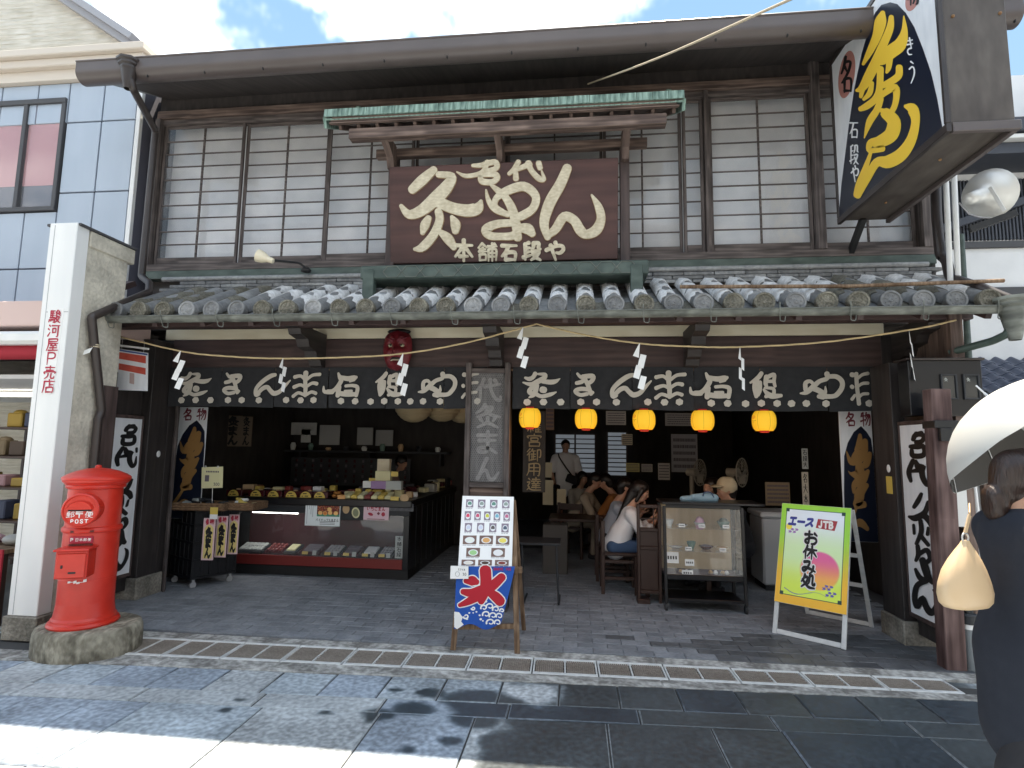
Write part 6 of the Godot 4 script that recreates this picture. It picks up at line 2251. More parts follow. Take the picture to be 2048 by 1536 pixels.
func make_menu_stand() -> void:
	var n := Vector3(0,0.17,1).normalized()
	var p0 := Vector3(-0.7,0,-4.575)
	var o := thing("wooden_easel","weathered wooden trestle easel carrying the menu board","easel")
	var s := begin()
	for q: Array in [[905,1306,933,1000],[1034,1307,1026,1000]]:
		s = begin()
		var a := on_plane(q[0],q[1],p0,n)
		var b := on_plane(q[2],q[3],p0,n)
		a.y = 0.008
		bar(s,a - n*0.02+Vector3(0,0.0,0),b - n*0.02,0.042,0.03,0.003,n)
		part("leg",s.commit(),M.easel,o)
		s = begin()
		bar(s,Vector3(a.x,0.008,-5.18),b - n*0.05,0.036,0.03,0.003,n)
		part("rear_leg",s.commit(),M.easel,o)
	s = begin()
	var c0 := on_plane(908,1255,p0,n)
	var c1 := on_plane(1028,1254,p0,n)
	bar(s,c0 - n*0.045,c1 - n*0.045,0.02,0.04)
	part("stretcher",s.commit(),M.easel,o)
	s = begin()
	bar(s,on_plane(914,1144,p0,n) - n*0.012,on_plane(1044,1140,p0,n) - n*0.012,0.05,0.045)
	part("ledge",s.commit(),M.easel,o)
	# the menu board
	var mb := thing("menu_board","white board of small food pictures standing on the wooden easel","menu")
	s = begin()
	var a2 := on_plane(926,992,p0,n)+n*0.016
	var b2 := on_plane(1028,994,p0,n)+n*0.016
	var c2 := on_plane(1024,1134,p0,n)+n*0.016
	var d2 := on_plane(917,1133,p0,n)+n*0.016
	slab3(s,[a2,b2,c2,d2],-n*0.012)
	part("board",s.commit(),M.paper,mb)
	s = begin()
	quad_uv(s,a2+n*0.001,b2+n*0.001,c2+n*0.001,d2+n*0.001)
	part("picture_sheet",s.commit(),picture(menu_image(),0.4),mb)
	# ice banner
	var ib := thing("ice_banner","blue shaved-ice banner with a red character and white waves","banner")
	var pn := p0+n*0.034
	var at := func(p: Vector2,h: float) -> Vector3:
		var u := clampf((p.y - 690.0)/570.0,0.0,1.0)
		var wv := (0.012*sin(p.x*0.018+u*2.0)+0.010*sin(p.x*0.035))*u
		return on_plane(880+p.x/4.517,980+p.y/4.517,pn,n)+n*(h+wv)
	s = begin()
	var nx := 22
	var ny := 20
	for i in nx:
		for j in ny:
			var f := func(u: float,v: float) -> Vector2:
				var l := lerpf(150,122,v)
				var r := lerpf(676,548,pow(v,1.15))
				var yb := 1245.0+25.0*cos(u*9.0) - 10.0
				return Vector2(lerpf(l,r,u),lerpf(690,yb,v))
			var A: Vector2 = f.call(float(i)/nx,float(j)/ny)
			var B: Vector2 = f.call(float(i+1)/nx,float(j)/ny)
			var Cc: Vector2 = f.call(float(i+1)/nx,float(j+1)/ny)
			var D: Vector2 = f.call(float(i)/nx,float(j+1)/ny)
			quad_auto(s,at.call(A,0.0),at.call(B,0.0),at.call(Cc,0.0),at.call(D,0.0))
	part("cloth",s.commit(),mat(lin(0.012,0.075,0.36),0.85),ib)
	s = begin()
	var wide := []
	for st: Array in stroke_lists(ICE):
		var q2 := []
		for p: Vector3 in st:
			q2.append(p+Vector3(0,0,20))
		wide.append(q2)
	brush(s,wide,at,60,0.0012)
	# waves: scalloped foam
	rng.seed = 6
	for q: Array in [[400,1062,30,1.0],[452,1052,34,1.0],[505,1078,32,1.0],[420,1122,34,1.0],[478,1136,34,1.0],[536,1140,32,1.0],[456,1196,36,1.0],[520,1200,32,1.0],[560,1090,22,1.0],[158,1140,30,-1.0],[235,1140,26,-1.0],[160,1205,32,-1.0],[300,1068,18,-1.0]]:
		var sp := []
		for j in 15:
			var an: float = PI*0.9+q[3]*j*0.42
			var rr: float = q[2]*(1.0 - j*0.045)
			sp.append(Vector3(q[0]+cos(an)*rr,q[1]+sin(an)*rr*0.9,15.0 - j*0.4))
		brush(s,[sp],at,14,0.0018)
	poly2(s,at,PackedVector2Array([Vector2(126,1100),Vector2(170,1105),Vector2(205,1150),Vector2(190,1190),Vector2(215,1215),Vector2(150,1262),Vector2(124,1240)]),0.0014)
	for q: Array in [[400,1050,0],[440,1040,36],[480,1060,40],[520,1075,40],[555,1050,26],[420,1100,40],[470,1110,34],[520,1130,44],[560,1100,34],[450,1150,40],[500,1175,44],[470,1205,40],[545,1180,30],[150,1130,40],[170,1180,46],[150,1220,34],[240,1130,26],[300,1065,22],[270,1085,18],[420,1008,9],[560,1030,8],[330,1100,9],[360,1130,10],[370,1165,12],[390,1180,8],[300,1110,7],[265,1110,9],[245,1165,10],[320,1190,28],[390,1230,26]]:
		if q[2] > 0 and q[2] < 13:
			blob2(s,at,Vector2(q[0],q[1]),Vector2(q[2],q[2]*0.85),0.0016,14,0.05,5)
	part("white_print",s.commit(),M.white,ib)
	s = begin()
	brush(s,stroke_lists(ICE),at,60,0.0034)
	for k in 9:
		write_glyph(s,"SHAVE ICE"[k],Vector2(484+k*18,702),Vector2(15,24),5,at,0.0034,0.0,true)
	part("red_print",s.commit(),mat(lin(0.42,0.012,0.025),0.85),ib)
	# small price card
	s = begin()
	var ca := on_plane(904,1131,p0,n)+n*0.052
	var cb := on_plane(939,1132,p0,n)+n*0.052
	var cc := on_plane(939,1157,p0,n)+n*0.052
	var cd := on_plane(903,1157,p0,n)+n*0.052
	var card := thing("price_card","small white ice cream card clipped over the ice banner","card")
	slab3(s,[ca,cb,cc,cd],-n*0.004)
	part("sheet",s.commit(),M.paper,card)
	s = begin()
	var fx := (cb - ca)
	var fy := (cd - ca)
	var at3 := flat(ca+n*0.0,fx/100.0,fy/100.0,n)
	for k in 5:
		write_glyph(s,"ソスプイル"[k],Vector2(30+k*11,20),Vector2(9,16),2.0,at3,0.001)
	for k in 18:
		var a := TAU*k/18
		var b := TAU*(k+1)/18
		brush(s,[[Vector3(40+cos(a)*12,62+sin(a)*18,1.6),Vector3(40+cos(b)*12,62+sin(b)*18,1.6)]],at3,1.6,0.001)
	write_glyph(s,"3",Vector2(68,50),Vector2(10,24),2.5,at3,0.001)
	write_glyph(s,"0",Vector2(80,50),Vector2(10,24),2.5,at3,0.001)
	part("print",s.commit(),M.ink,card)

func make_stand_sign() -> void:
	var d := Vector3(0.777,0,0.628).normalized()
	var b := Vector3(0.628,0,-0.777).normalized()
	var ax := (b*0.40+Vector3(0,1.2,0)).normalized()
	var n := ax.cross(d).normalized()
	if n.z < 0:
		n = -n
	var p0 := Vector3(1.976,0,-5.28)
	var o := thing("stand_sign","yellow-green folding stand sign with upright characters and a pink sun","sign")
	var L := func(x: float,y: float,h := 0.0) -> Vector3: return p0+d*x+ax*y+n*h
	var hw := 0.292
	var top := 1.165
	var s := begin()
	for x: float in [-hw+0.018,hw - 0.018]:
		s = begin()
		bar(s,L.call(x,0.0,0.0),L.call(x,top,0.0),0.036,0.022,0.003,n)
		part("upright",s.commit(),M.grate_rim,o)
	s = begin()
	bar(s,L.call(-hw+0.037,0.025,0.0),L.call(hw - 0.037,0.025,0.0),0.022,0.04,0.003,ax)
	part("foot_rail",s.commit(),M.grate_rim,o)
	var rb := func(x: float,y: float) -> Vector3: return p0+b*0.86+d*x+(Vector3(0,1.2,0) - b*0.46).normalized()*y
	for x: float in [-hw+0.018,hw - 0.018]:
		s = begin()
		bar(s,rb.call(x,0.0),rb.call(x,1.17),0.036,0.02,0.003,b)
		part("rear_upright",s.commit(),M.grate_rim,o)
	for y: float in [0.03,0.42,0.72]:
		s = begin()
		bar(s,rb.call(-hw+0.037,y),rb.call(hw - 0.037,y),0.02,0.036)
		part("rear_rail",s.commit(),M.grate_rim,o)
	s = begin()
	var y0 := 0.255/ax.y
	var y1 := 1.108/ax.y
	slab3(s,[L.call(-hw,y1,0.022),L.call(hw,y1,0.022),L.call(hw,y0,0.022),L.call(-hw,y0,0.022)],-n*0.010)
	part("panel",s.commit(),M.grate_rim,o)
	# printed face
	var w := 216
	var h := 320
	var im := Image.create(w,h,false,Image.FORMAT_RGB8)
	for y in h:
		var t := float(y)/h
		for x in w:
			var edge := Color(0.60,0.85,0.22).lerp(Color(0.97,0.74,0.13),smoothstep(0.25,0.8,t))
			var c := edge
			if x > 15 and x < w - 16 and y > 15 and y < h - 26:
				c = Color(0.90,0.94,0.99).lerp(Color(0.84,0.95,0.72),smoothstep(0.12,0.48,t)).lerp(Color(0.86,0.95,0.32),smoothstep(0.5,0.85,t))
				var dd := Vector2(x - 132,y - 205).length()
				if dd < 62:
					var sunc := Color(0.90,0.38,0.62).lerp(Color(0.98,0.72,0.30),smoothstep(160,250,y))
					c = c.lerp(sunc,1.0 - smoothstep(54,62,dd))
				var dm := Vector2(x - 28,y - 76).length()
				if dm < 10:
					c = Color(0.95,0.88,0.30)
				if x < 18 or x > w - 19 or y < 18 or y > h - 29:
					c = Color(0.15,0.30,0.22)
			if (x > 14 and x < 26 or x > w - 27 and x < w - 15) and (y > 14 and y < 26 or y > h - 37 and y < h - 25):
				c = Color(0.06,0.22,0.18)
			im.set_pixel(x,y,c)
	for q: Array in [[44,88,Color(0.60,0.45,0.70)],[160,252,Color(0.38,0.35,0.68)],[170,270,Color(0.38,0.35,0.68)]]:
		for i in 2:
			for j in 2:
				for yy in 7:
					im.fill_rect(Rect2i(q[0] - 14+i*14+j*-7+7 - absi(yy - 3),q[1] - 7+j*8+yy,9,1),q[2])
	for k in 130:
		var x2 := 28+k
		var yy2 := int(272+10*sin(k*0.045)+k*0.10)
		im.fill_rect(Rect2i(x2,yy2,1,1+int(3.0*(1.0 - k/130.0))),Color(0.50,0.55,0.62))
	s = begin()
	quad_uv(s,L.call(-hw+0.002,y1 - 0.002,0.0235),L.call(hw - 0.002,y1 - 0.002,0.0235),L.call(hw - 0.002,y0+0.002,0.0235),L.call(-hw+0.002,y0+0.002,0.0235))
	part("printed_face",s.commit(),picture(im,0.35),o)
	var hh := y1 - y0
	var at := flat(L.call(-hw,y1,0.0235),d*(hw*2.0/100.0),-ax*(hh/100.0),n)
	s = begin()
	var ty := [26.5,41.0,55.5,69.0]
	for k in 4:
		write_glyph(s,"お休み処"[k],Vector2(36,ty[k]),Vector2(21,13.5),6.0,at,0.0012)
	part("outline",s.commit(),M.white,o)
	s = begin()
	for k in 4:
		write_glyph(s,"お休み処"[k],Vector2(36,ty[k]),Vector2(21,13.5),3.1,at,0.0034)
	part("lettering",s.commit(),M.ink,o)
	s = begin()
	var sk := flat(L.call(-hw,y1,0.0235)+d*0.012,d*(hw*2.0/100.0),-ax*(hh/100.0) - d*0.0014,n)
	for k in 3:
		write_glyph(s,"エース"[k],Vector2(15+k*12.5,13.5),Vector2(11.5,9.0),2.7,sk,0.0012,0.0,true)
	part("blue_lettering",s.commit(),mat(lin(0.03,0.04,0.28),0.5),o)
	s = begin()
	poly2(s,at,PackedVector2Array([Vector2(55,13.5),Vector2(82.5,14.2),Vector2(79,24),Vector2(52.5,22.8)]),0.0012)
	part("red_badge",s.commit(),mat(lin(0.36,0.03,0.045),0.5),o)
	s = begin()
	for k in 3:
		write_glyph(s,"JTB"[k],Vector2(55.5+k*7.2,15.2),Vector2(7.5,7.0),2.2,at,0.0024,0.0,true)
	part("badge_lettering",s.commit(),M.white,o)

func make_right_corner() -> void:
	var o := thing("timber_post","weathered square timber post standing beside the tall white board","post",Vector3(2.80,0,-4.80))
	var s := begin()
	bx(s,Vector3(0.035,1.055,0),Vector3(0.145,2.11,0.12),0.006,Basis(Vector3(0,0,1),-0.012))
	part("shaft",s.commit(),M.post,o)
	s = begin()
	bb(s,Vector3(-0.03,1.80,-0.08),Vector3(0.16,1.86,0.085))
	bb(s,Vector3(0.0,1.70,0.062),Vector3(0.09,1.80,0.10))
	part("iron_clamp",s.commit(),M.iron,o)
	s = begin()
	tube(s,[Vector3(0.1,1.83,0.0),Vector3(0.47,1.84,-0.02)],0.008,6)
	part("tie_rod",s.commit(),M.grate_rim,o)
	# meter cabinet
	var m := thing("meter_cabinet","black wooden meter cabinet with two small windows under the eave corner","cabinet",Vector3(3.02,2.15,-4.98))
	s = begin()
	bb(s,Vector3(-0.27,-0.24,-0.16),Vector3(0.29,0.22,0.0))
	part("case",s.commit(),M.black_gloss,m)
	s = begin()
	bb(s,Vector3(-0.29,0.221,-0.18),Vector3(0.31,0.24,0.02))
	part("lid",s.commit(),M.pipe,m)
	for x: float in [0.03,0.20]:
		s = begin()
		for e: Array in [[-0.062,-0.048,-0.105,0.105],[0.048,0.062,-0.105,0.105]]:
			bb(s,Vector3(x+e[0],e[2],0.0),Vector3(x+e[1],e[3],0.016),0.002)
		bb(s,Vector3(x - 0.048,0.091,0.0),Vector3(x+0.048,0.105,0.016),0.002)
		bb(s,Vector3(x - 0.048,-0.105,0.0),Vector3(x+0.048,-0.091,0.016),0.002)
		var w := part("window",s.commit(),M.charcoal,m)
		s = begin()
		bb(s,Vector3(x - 0.047,-0.09,0.001),Vector3(x+0.047,0.09,0.005),0.0)
		part("pane",s.commit(),mat(lin(0.03,0.033,0.036),0.08),w)
		s = begin()
		write_glyph(s,"灸",Vector2(0,0),Vector2(0.03,0.03),0.004,flat(Vector3(x - 0.035,0.075,0.0055),Vector3.RIGHT,Vector3.DOWN,Vector3.BACK),0.001)
		part("label",s.commit(),M.grey_card,w)
	# grey standpipe with a black hose
	var p := thing("standpipe","grey plastic pipe with a white band and black cables at the timber post","pipe",Vector3(2.955,0,-4.79))
	s = begin()
	tube(s,[Vector3(0,0,0),Vector3(0,0.30,0)],0.052,18)
	part("pipe",s.commit(),mat(lin(0.20,0.22,0.23),0.5),p)
	s = begin()
	lathe(s,[Vector2(0.054,0.30),Vector2(0.054,0.335)],18)
	part("white_band",s.commit(),M.white,p)
	s = begin()
	lathe(s,[Vector2(0.056,0.336),Vector2(0.060,0.34),Vector2(0.060,0.40),Vector2(0.05,0.41),Vector2(0,0.41)],18)
	part("black_collar",s.commit(),M.charcoal,p)
	for k in 2:
		s = begin()
		tube(s,smooth_path([Vector3(0.01*k,0.40,0),Vector3(-0.02+0.05*k,0.47,-0.02),Vector3(-0.08+0.12*k,0.62,-0.10),Vector3(-0.09+0.13*k,0.9,-0.14)],5),0.02,8)
		part("cable",s.commit(),M.charcoal,p)
	# white louvred switch box
	var b := thing("switch_box","white louvred metal switch box behind the open umbrella","box",Vector3(3.00,1.27,-4.93))
	s = begin()
	bb(s,Vector3(-0.12,-0.24,-0.08),Vector3(0.10,0.17,0.0),0.006)
	part("case",s.commit(),M.white_metal,b)
	for k in 4:
		s = begin()
		bb(s,Vector3(-0.09,0.04+k*0.028,0.0),Vector3(0.0,0.052+k*0.028,0.008),0.002)
		part("louvre",s.commit(),M.shell,b)
	s = begin()
	bb(s,Vector3(-0.085,-0.06,0.0),Vector3(-0.01,0.0,0.003),0.0)
	part("label_plate",s.commit(),M.grey_card,b)
	s = begin()
	for q: Vector2 in [Vector2(-0.062,-0.03),Vector2(-0.034,-0.03),Vector2(-0.048,-0.018),Vector2(-0.048,-0.042)]:
		ball(s,Vector3(q.x,q.y,0.003),Vector3(0.010,0.010,0.002),8,4)
	part("red_mark",s.commit(),M.red_ink,b)
	s = begin()
	tube(s,[Vector3(3.14,0.4,-4.86),Vector3(3.13,1.0,-4.86),Vector3(3.12,1.62,-4.88)],0.010,8)
	solo("white_conduit",s.commit(),M.white_metal,"thin white conduit on the wall beside the switch box","conduit")
	# post flag
	var f := thing("postal_flag","faded white postal flag with red bars hanging by the left downpipe","flag")
	var z := -5.15
	s = begin()
	var A := W(234,697,z)
	var B := W(296,706,z)
	var Cc := W(295,782,z)
	var D := W(232,780,z)
	slab3(s,[A,B,Cc,D],Vector3(0,0,-0.004))
	part("cloth",s.commit(),M.sign_white,f)
	s = begin()
	bar(s,W(233,690,z),W(298,698,z),0.012,0.02)
	part("top_bar",s.commit(),M.white_metal,f)
	var fx := (B - A)/100.0
	var fy := (D - A)/100.0
	var at := flat(A+Vector3(0,0,0.001),fx,fy,Vector3.BACK)
	s = begin()
	poly2(s,at,PackedVector2Array([Vector2(8,8),Vector2(94,8),Vector2(94,26),Vector2(8,24)]),0.001)
	poly2(s,at,PackedVector2Array([Vector2(8,35),Vector2(94,37),Vector2(94,53),Vector2(8,50)]),0.001)
	part("red_bars",s.commit(),grain(C(0.46,0.05,0.03),C(0.56,0.12,0.08),0.8,230),f)
	s = begin()
	poly2(s,at,PackedVector2Array([Vector2(43,54),Vector2(58,54),Vector2(58,80),Vector2(43,79)]),0.001)
	part("faded_stem",s.commit(),mat(lin(0.46,0.34,0.32),0.8),f)
	s = begin()
	poly2(s,at,PackedVector2Array([Vector2(1,1),Vector2(99,2),Vector2(99,6),Vector2(1,5)]),0.001)
	part("blue_edge",s.commit(),mat(lin(0.06,0.10,0.28),0.8),f)
	s = begin()
	for u: float in [15,86]:
		var hp := A+fx*u
		tube(s,[hp,hp+Vector3(0,0.12,0)],0.002,4)
	part("hanger",s.commit(),M.steel,f)
	# round number plates and a yellow sticker on the posts
	for q: Array in [[317,908,-5.76,"oval white number plate on the left wing panel"],[1777,937,-5.28,"oval white number plate on the right wing panel"]]:
		s = begin()
		var c: Vector3 = W(q[0],q[1],-5.49) if q[0] < 1000 else W(q[0],q[1],-5.40)
		if q[0] < 1000:
			c = XP(317,908,-4.447)
		else:
			c = XP(1777,937,2.758)
		ball(s,Vector3.ZERO,Vector3(0.004,0.035,0.03),14,8)
		solo("number_plate",s.commit(),M.paper,q[3],"plate",c,"oval number plates")
	s = begin()
	var yc := XP(1779,970,2.760)
	bb(s,Vector3(-0.003,-0.075,-0.045),Vector3(0.001,0.075,0.045),0.0)
	solo("yellow_sticker",s.commit(),M.yolk,"small yellow sticker on the right wing panel below the number plate","sticker",yc)

# ---- inside the shop ------------------------------------------------------------------------
func tabletop(called: String,label: String,at: Vector3,size: Vector2,h: float,m: Material) -> Node3D:
	var o := thing(called,label,"table",at)
	var s := begin()
	bb(s,Vector3(-size.x/2,h - 0.04,-size.y/2),Vector3(size.x/2,h,size.y/2),0.006)
	part("table_top",s.commit(),m,o)
	for q: Vector2 in [Vector2(-1,-1),Vector2(1,-1),Vector2(-1,1),Vector2(1,1)]:
		s = begin()
		bx(s,Vector3(q.x*(size.x/2 - 0.05),(h - 0.04)/2,q.y*(size.y/2 - 0.05)),Vector3(0.05,h - 0.04,0.05))
		part("leg",s.commit(),m,o)
	return o
func chair(label: String,at: Vector3,turn: float) -> Node3D:
	# simple wooden chair; the backrest is at local -x
	var o := thing("wooden_chair",label,"chair",at,turn,"dark wooden chairs")
	var s := begin()
	bb(s,Vector3(-0.20,0.42,-0.20),Vector3(0.20,0.455,0.20),0.008)
	part("seat",s.commit(),M.chair,o)
	for q: Vector3 in [Vector3(-0.185,0.80,-0.18),Vector3(-0.185,0.80,0.18),Vector3(0.18,0.42,-0.18),Vector3(0.18,0.42,0.18)]:
		s = begin()
		bb(s,Vector3(q.x - 0.02,0,q.z - 0.02),Vector3(q.x+0.02,q.y,q.z+0.02))
		part("leg",s.commit(),M.chair,o)
	s = begin()
	bb(s,Vector3(-0.20,0.70,-0.16),Vector3(-0.175,0.79,0.16))
	part("backrest",s.commit(),M.chair,o)
	for q: Array in [[-0.18,0.34],[0.18,0.34],[-0.18,0.16],[0.18,0.16]]:
		s = begin()
		bb(s,Vector3(-0.164,q[1],q[0] - 0.012),Vector3(0.159,q[1]+0.035,q[0]+0.012))
		part("stretcher",s.commit(),M.chair,o)
	return o
func card(called: String,label: String,cat: String,px: Array,z: float,m: Material,group := "",thick := 0.004) -> MeshInstance3D:
	# flat sheet facing the street between two photo corners on the plane z
	var a := W(px[0],px[1],z)
	var b := W(px[2],px[3],z)
	var s := begin()
	bb(s,Vector3(-(b.x - a.x)/2,-(a.y - b.y)/2,-thick),Vector3((b.x - a.x)/2,(a.y - b.y)/2,0.0),0.0)
	return solo(called,s.commit(),m,label,cat,Vector3((a.x+b.x)/2,(a.y+b.y)/2,z),group)
func scribble(parent: Node3D,w: float,h: float,lines: int,m: Material,z := 0.0006,upright := false,seed_ := 1) -> void:
	# rows of small print
	rng.seed = seed_
	var s := begin()
	for k in lines:
		var x := -w*0.42
		var t := (k+0.5)/lines - 0.5
		while x < w*0.42:
			var l := rng.randf_range(0.02,0.05)*w
			var c := Vector3(x+l/2,-t*h*0.86,z)
			var sz := Vector3(l,h/lines*0.42,0.0004)
			if upright:
				c = Vector3(t*w*0.86,-x/w*h,z)
				sz = Vector3(w/lines*0.42,l/w*h,0.0004)
			bx(s,c,sz,0.0)
			x += l*1.35
	part("small_print",s.commit(),m,parent)

func make_counter() -> void:
	var x0 := -4.34
	var x1 := -1.99
	var z := -6.80
	var o := thing("sweets_counter","black glass-fronted sweets counter with a red band","counter")
	var s := begin()
	bb(s,Vector3(x0,0.86,-7.45),Vector3(x1+0.03,0.945,z+0.03),0.008)
	part("counter_top",s.commit(),M.black_gloss,o)
	s = begin()
	bb(s,Vector3(x0,0.76,z - 0.04),Vector3(x1,0.859,z),0.004)
	part("top_rail",s.commit(),M.charcoal,o)
	s = begin()
	bb(s,Vector3(x1 - 0.07,0.12,z - 0.05),Vector3(x1,0.759,z),0.004)
	part("corner_post",s.commit(),M.black_gloss,o)
	s = begin()
	bb(s,Vector3(x0,0.12,z - 0.05),Vector3(x0+0.06,0.759,z),0.004)
	part("corner_post",s.commit(),M.black_gloss,o)
	s = begin()
	bb(s,Vector3(x0+0.061,0.125,z - 0.035),Vector3(x1 - 0.071,0.24,z - 0.005),0.003)
	part("red_band",s.commit(),M.counter_red,o)
	s = begin()
	bb(s,Vector3(x0,0.0,z - 0.55),Vector3(x1,0.119,z - 0.015),0.003)
	part("kick_board",s.commit(),M.iron,o)
	s = begin()
	quad(s,Vector3(x0+0.06,0.76,z - 0.012),Vector3(x1 - 0.07,0.76,z - 0.012),Vector3(x1 - 0.07,0.24,z - 0.012),Vector3(x0+0.06,0.24,z - 0.012),Vector3.BACK)
	part("front_glass",s.commit(),M.clear,o)
	s = begin()
	bb(s,Vector3(x0,0.12,-7.36),Vector3(x1,0.86,-7.33),0.0)
	bb(s,Vector3(x0+0.06,0.12,-7.33),Vector3(x1 - 0.07,0.235,z - 0.036),0.0)
	part("lacquer_lining",s.commit(),M.lacquer,o)
	s = begin()
	bb(s,Vector3(x1 - 0.04,0.0,-9.6),Vector3(x1,0.86,z - 0.051),0.003)
	bb(s,Vector3(x1 - 0.5,0.86,-9.6),Vector3(x1+0.03,0.945,-7.451),0.006)
	part("side_panel",s.commit(),M.black_gloss,o)
	for k in 9:
		s = begin()
		bb(s,Vector3(x1,0.1,-9.3+k*0.27),Vector3(x1+0.008,0.84,-9.26+k*0.27),0.002)
		part("side_batten",s.commit(),M.black_gloss,o)
	s = begin()
	var ga := W(778,1007,z+0.004)
	var gb := W(827,1023,z+0.004)
	bb(s,Vector3(ga.x,gb.y,z+0.001),Vector3(gb.x,ga.y,z+0.007),0.0)
	part("patterned_strip",s.commit(),grain(C(0.05,0.05,0.055),C(0.16,0.16,0.17),0.7,240,1,1,7.0,0.05,0.2,0.0,2.2),o)
	# fluorescent tube in the counter
	s = begin()
	var t0 := W(506,1023,-6.95)
	var t1 := W(596,1026,-6.95)
	tube(s,[t0,t1],0.013,10)
	var tl := solo("tube_light",s.commit(),mat(Color.WHITE,0.5),"bright white fluorescent tube inside the sweets counter","light")
	var tm: StandardMaterial3D = tl.material_override
	tm.emission_enabled = true
	tm.emission = Color(1,0.98,0.95)
	tm.emission_energy_multiplier = 2.2
	var al := AreaLight3D.new()
	al.name = "tube_glow_light"
	al.area_size = Vector2((t1 - t0).length(),0.026)
	al.light_energy = 0.03
	al.shadow_enabled = true
	al.position = (t0+t1)/2+Vector3(0,-0.02,0)
	al.rotation.x = -PI/2
	add_child(al)
	# trays behind the glass
	var names := ["grey boxed sweets in rows behind the counter glass","red bean sweets in an open tray behind the counter glass","green lidded sweets box behind the counter glass","long dark sweets tray beside the green lidded box","tray of small square sweets with a yellow ticket","shiny wrapped sweets tray with a white slip","white-lidded round sweets tray with two tickets","last tray of dark sweets by the grey upright slip"]
	var us := [505,553,585,625,668,705,742,774]
	var ww := [0.34,0.24,0.16,0.26,0.22,0.22,0.20,0.18]
	rng.seed = 77
	for k in 8:
		var p := W(us[k],1103,z - 0.14)
		var t := thing("sweets_tray",names[k],"tray",Vector3(p.x,0.236,z - 0.17),0.0,"sweets trays in the counter")
		t.rotation.x = 0.28
		t.position.y = 0.275
		s = begin()
		bb(s,Vector3(-ww[k]/2,0,-0.12),Vector3(ww[k]/2,0.03,0.10),0.004)
		part("box",s.commit(),[M.charcoal,M.lacquer,M.charcoal,M.lacquer,M.charcoal,M.lacquer,M.charcoal,M.charcoal][k],t)
		var rows: int = [2,3,1,4,3,2,1,3][k]
		var cols: int = [6,4,1,1,4,1,1,4][k]
		for i in rows:
			for j in cols:
				s = begin()
				var cw: float = (ww[k] - 0.03)/cols
				var ch := 0.20/rows
				var cc := Vector3(-ww[k]/2+0.015+cw*(j+0.5),0.036,-0.11+ch*(i+0.5))
				if k == 1:
					ball(s,cc,Vector3(cw*0.42,0.018,ch*0.42),10,6)
				else:
					bx(s,cc,Vector3(cw*0.86,0.02,ch*0.84),0.005)
				part("sweet",s.commit(),[M.grey_card,M.counter_red,M.pale_yellow,M.purple_grey,M.shell,M.purple_grey,M.white,M.shell][k],t)
		if k >= 3:
			s = begin()
			bx(s,Vector3(-ww[k]*0.22,0.03,0.11),Vector3(0.075,0.035,0.003),0.0,Basis(Vector3.RIGHT,-0.5))
			part("yellow_ticket",s.commit(),M.yolk,t)
			s = begin()
			bx(s,Vector3(ww[k]*0.25,0.035,0.112),Vector3(0.05,0.055,0.003),0.0,Basis(Vector3.RIGHT,-0.5))
			part("white_slip",s.commit(),M.grey_card,t)
	# upright slip at the right of the glass
	var sl := card("upright_slip","grey upright paper slip with brush characters behind the counter glass","paper",[791,1072,807,1117],z - 0.03,M.grey_card)
	s = begin()
	for k in 4:
		write_glyph(s,"本舗石段"[k],Vector2(-0.035,0.0+k*0.062 - 0.125),Vector2(0.06,0.055),0.007,flat(Vector3.ZERO,Vector3.RIGHT,Vector3.DOWN,Vector3.BACK),0.001)
	part("lettering",s.commit(),M.ink,sl)
	# boxes on the counter top with yellow half-round tickets
	var tags := [465,510,545,581,610,638]
	var seg := begin()
	for j in 12:
		var a0 := PI*j/12
		var a1 := PI*(j+1)/12
		tri(seg,Vector3.ZERO,Vector3(cos(a0)*0.072,sin(a0)*0.075,0),Vector3(cos(a1)*0.072,sin(a1)*0.075,0),Vector3.BACK)
	var half := seg.commit()
	var ord := ["beside the wicker trays","second from the wicker trays","third from the wicker trays","fourth from the wicker trays","left of the pineapple poster","above the pineapple poster"]
	for k in 6:
		var p := W(tags[k],995,z - 0.02)
		var b := thing("sweets_box","maroon sweets box with a yellow half-round ticket, "+ord[k],"box",Vector3(p.x,0.945,z - 0.16),0.0,"maroon boxes on the counter")
		s = begin()
		bb(s,Vector3(-0.105,0.0,-0.12),Vector3(0.105,0.075,0.12),0.004)
		part("case",s.commit(),M.lacquer,b)
		s = begin()
		bx(s,Vector3(0.02,0.082,0.05),Vector3(0.05,0.014,0.03),0.004)
		part("sweet",s.commit(),M.tan,b)
		part("ticket",half,M.yolk,b,Transform3D(Basis(),Vector3(0,0.002,0.128)))
		s = begin()
		bx(s,Vector3(-0.012,0.05,0.1295),Vector3(0.05,0.012,0.0004),0.0)
		bx(s,Vector3(0.012,0.02,0.1295),Vector3(0.045,0.012,0.0004),0.0)
		bx(s,Vector3(-0.04,0.018,0.1295),Vector3(0.02,0.010,0.0004),0.0)
		part("print",s.commit(),M.ink,b)
	for k in 7:
		var p := W(697+k*13.5,990,z - 0.1)
		s = begin()
		bx(s,Vector3(0,0.035,0),Vector3(0.078,0.06,0.17),0.014,Basis(Vector3.RIGHT,0.25))
		bx(s,Vector3(0,0.02,0.09),Vector3(0.076,0.036,0.01),0.004)
		solo("sweets_packet",s.commit(),M.counter_red if k == 3 else ([M.pale_yellow,M.yolk,M.pale_yellow,M.grey_card][k % 4] as Material),"clear packet of yellow sweets stacked in a row above the posters" if k != 3 else "pink heart-shaped sweets packet among the yellow packets","packet",Vector3(p.x,0.946,z - 0.14),"sweets packets on the counter")
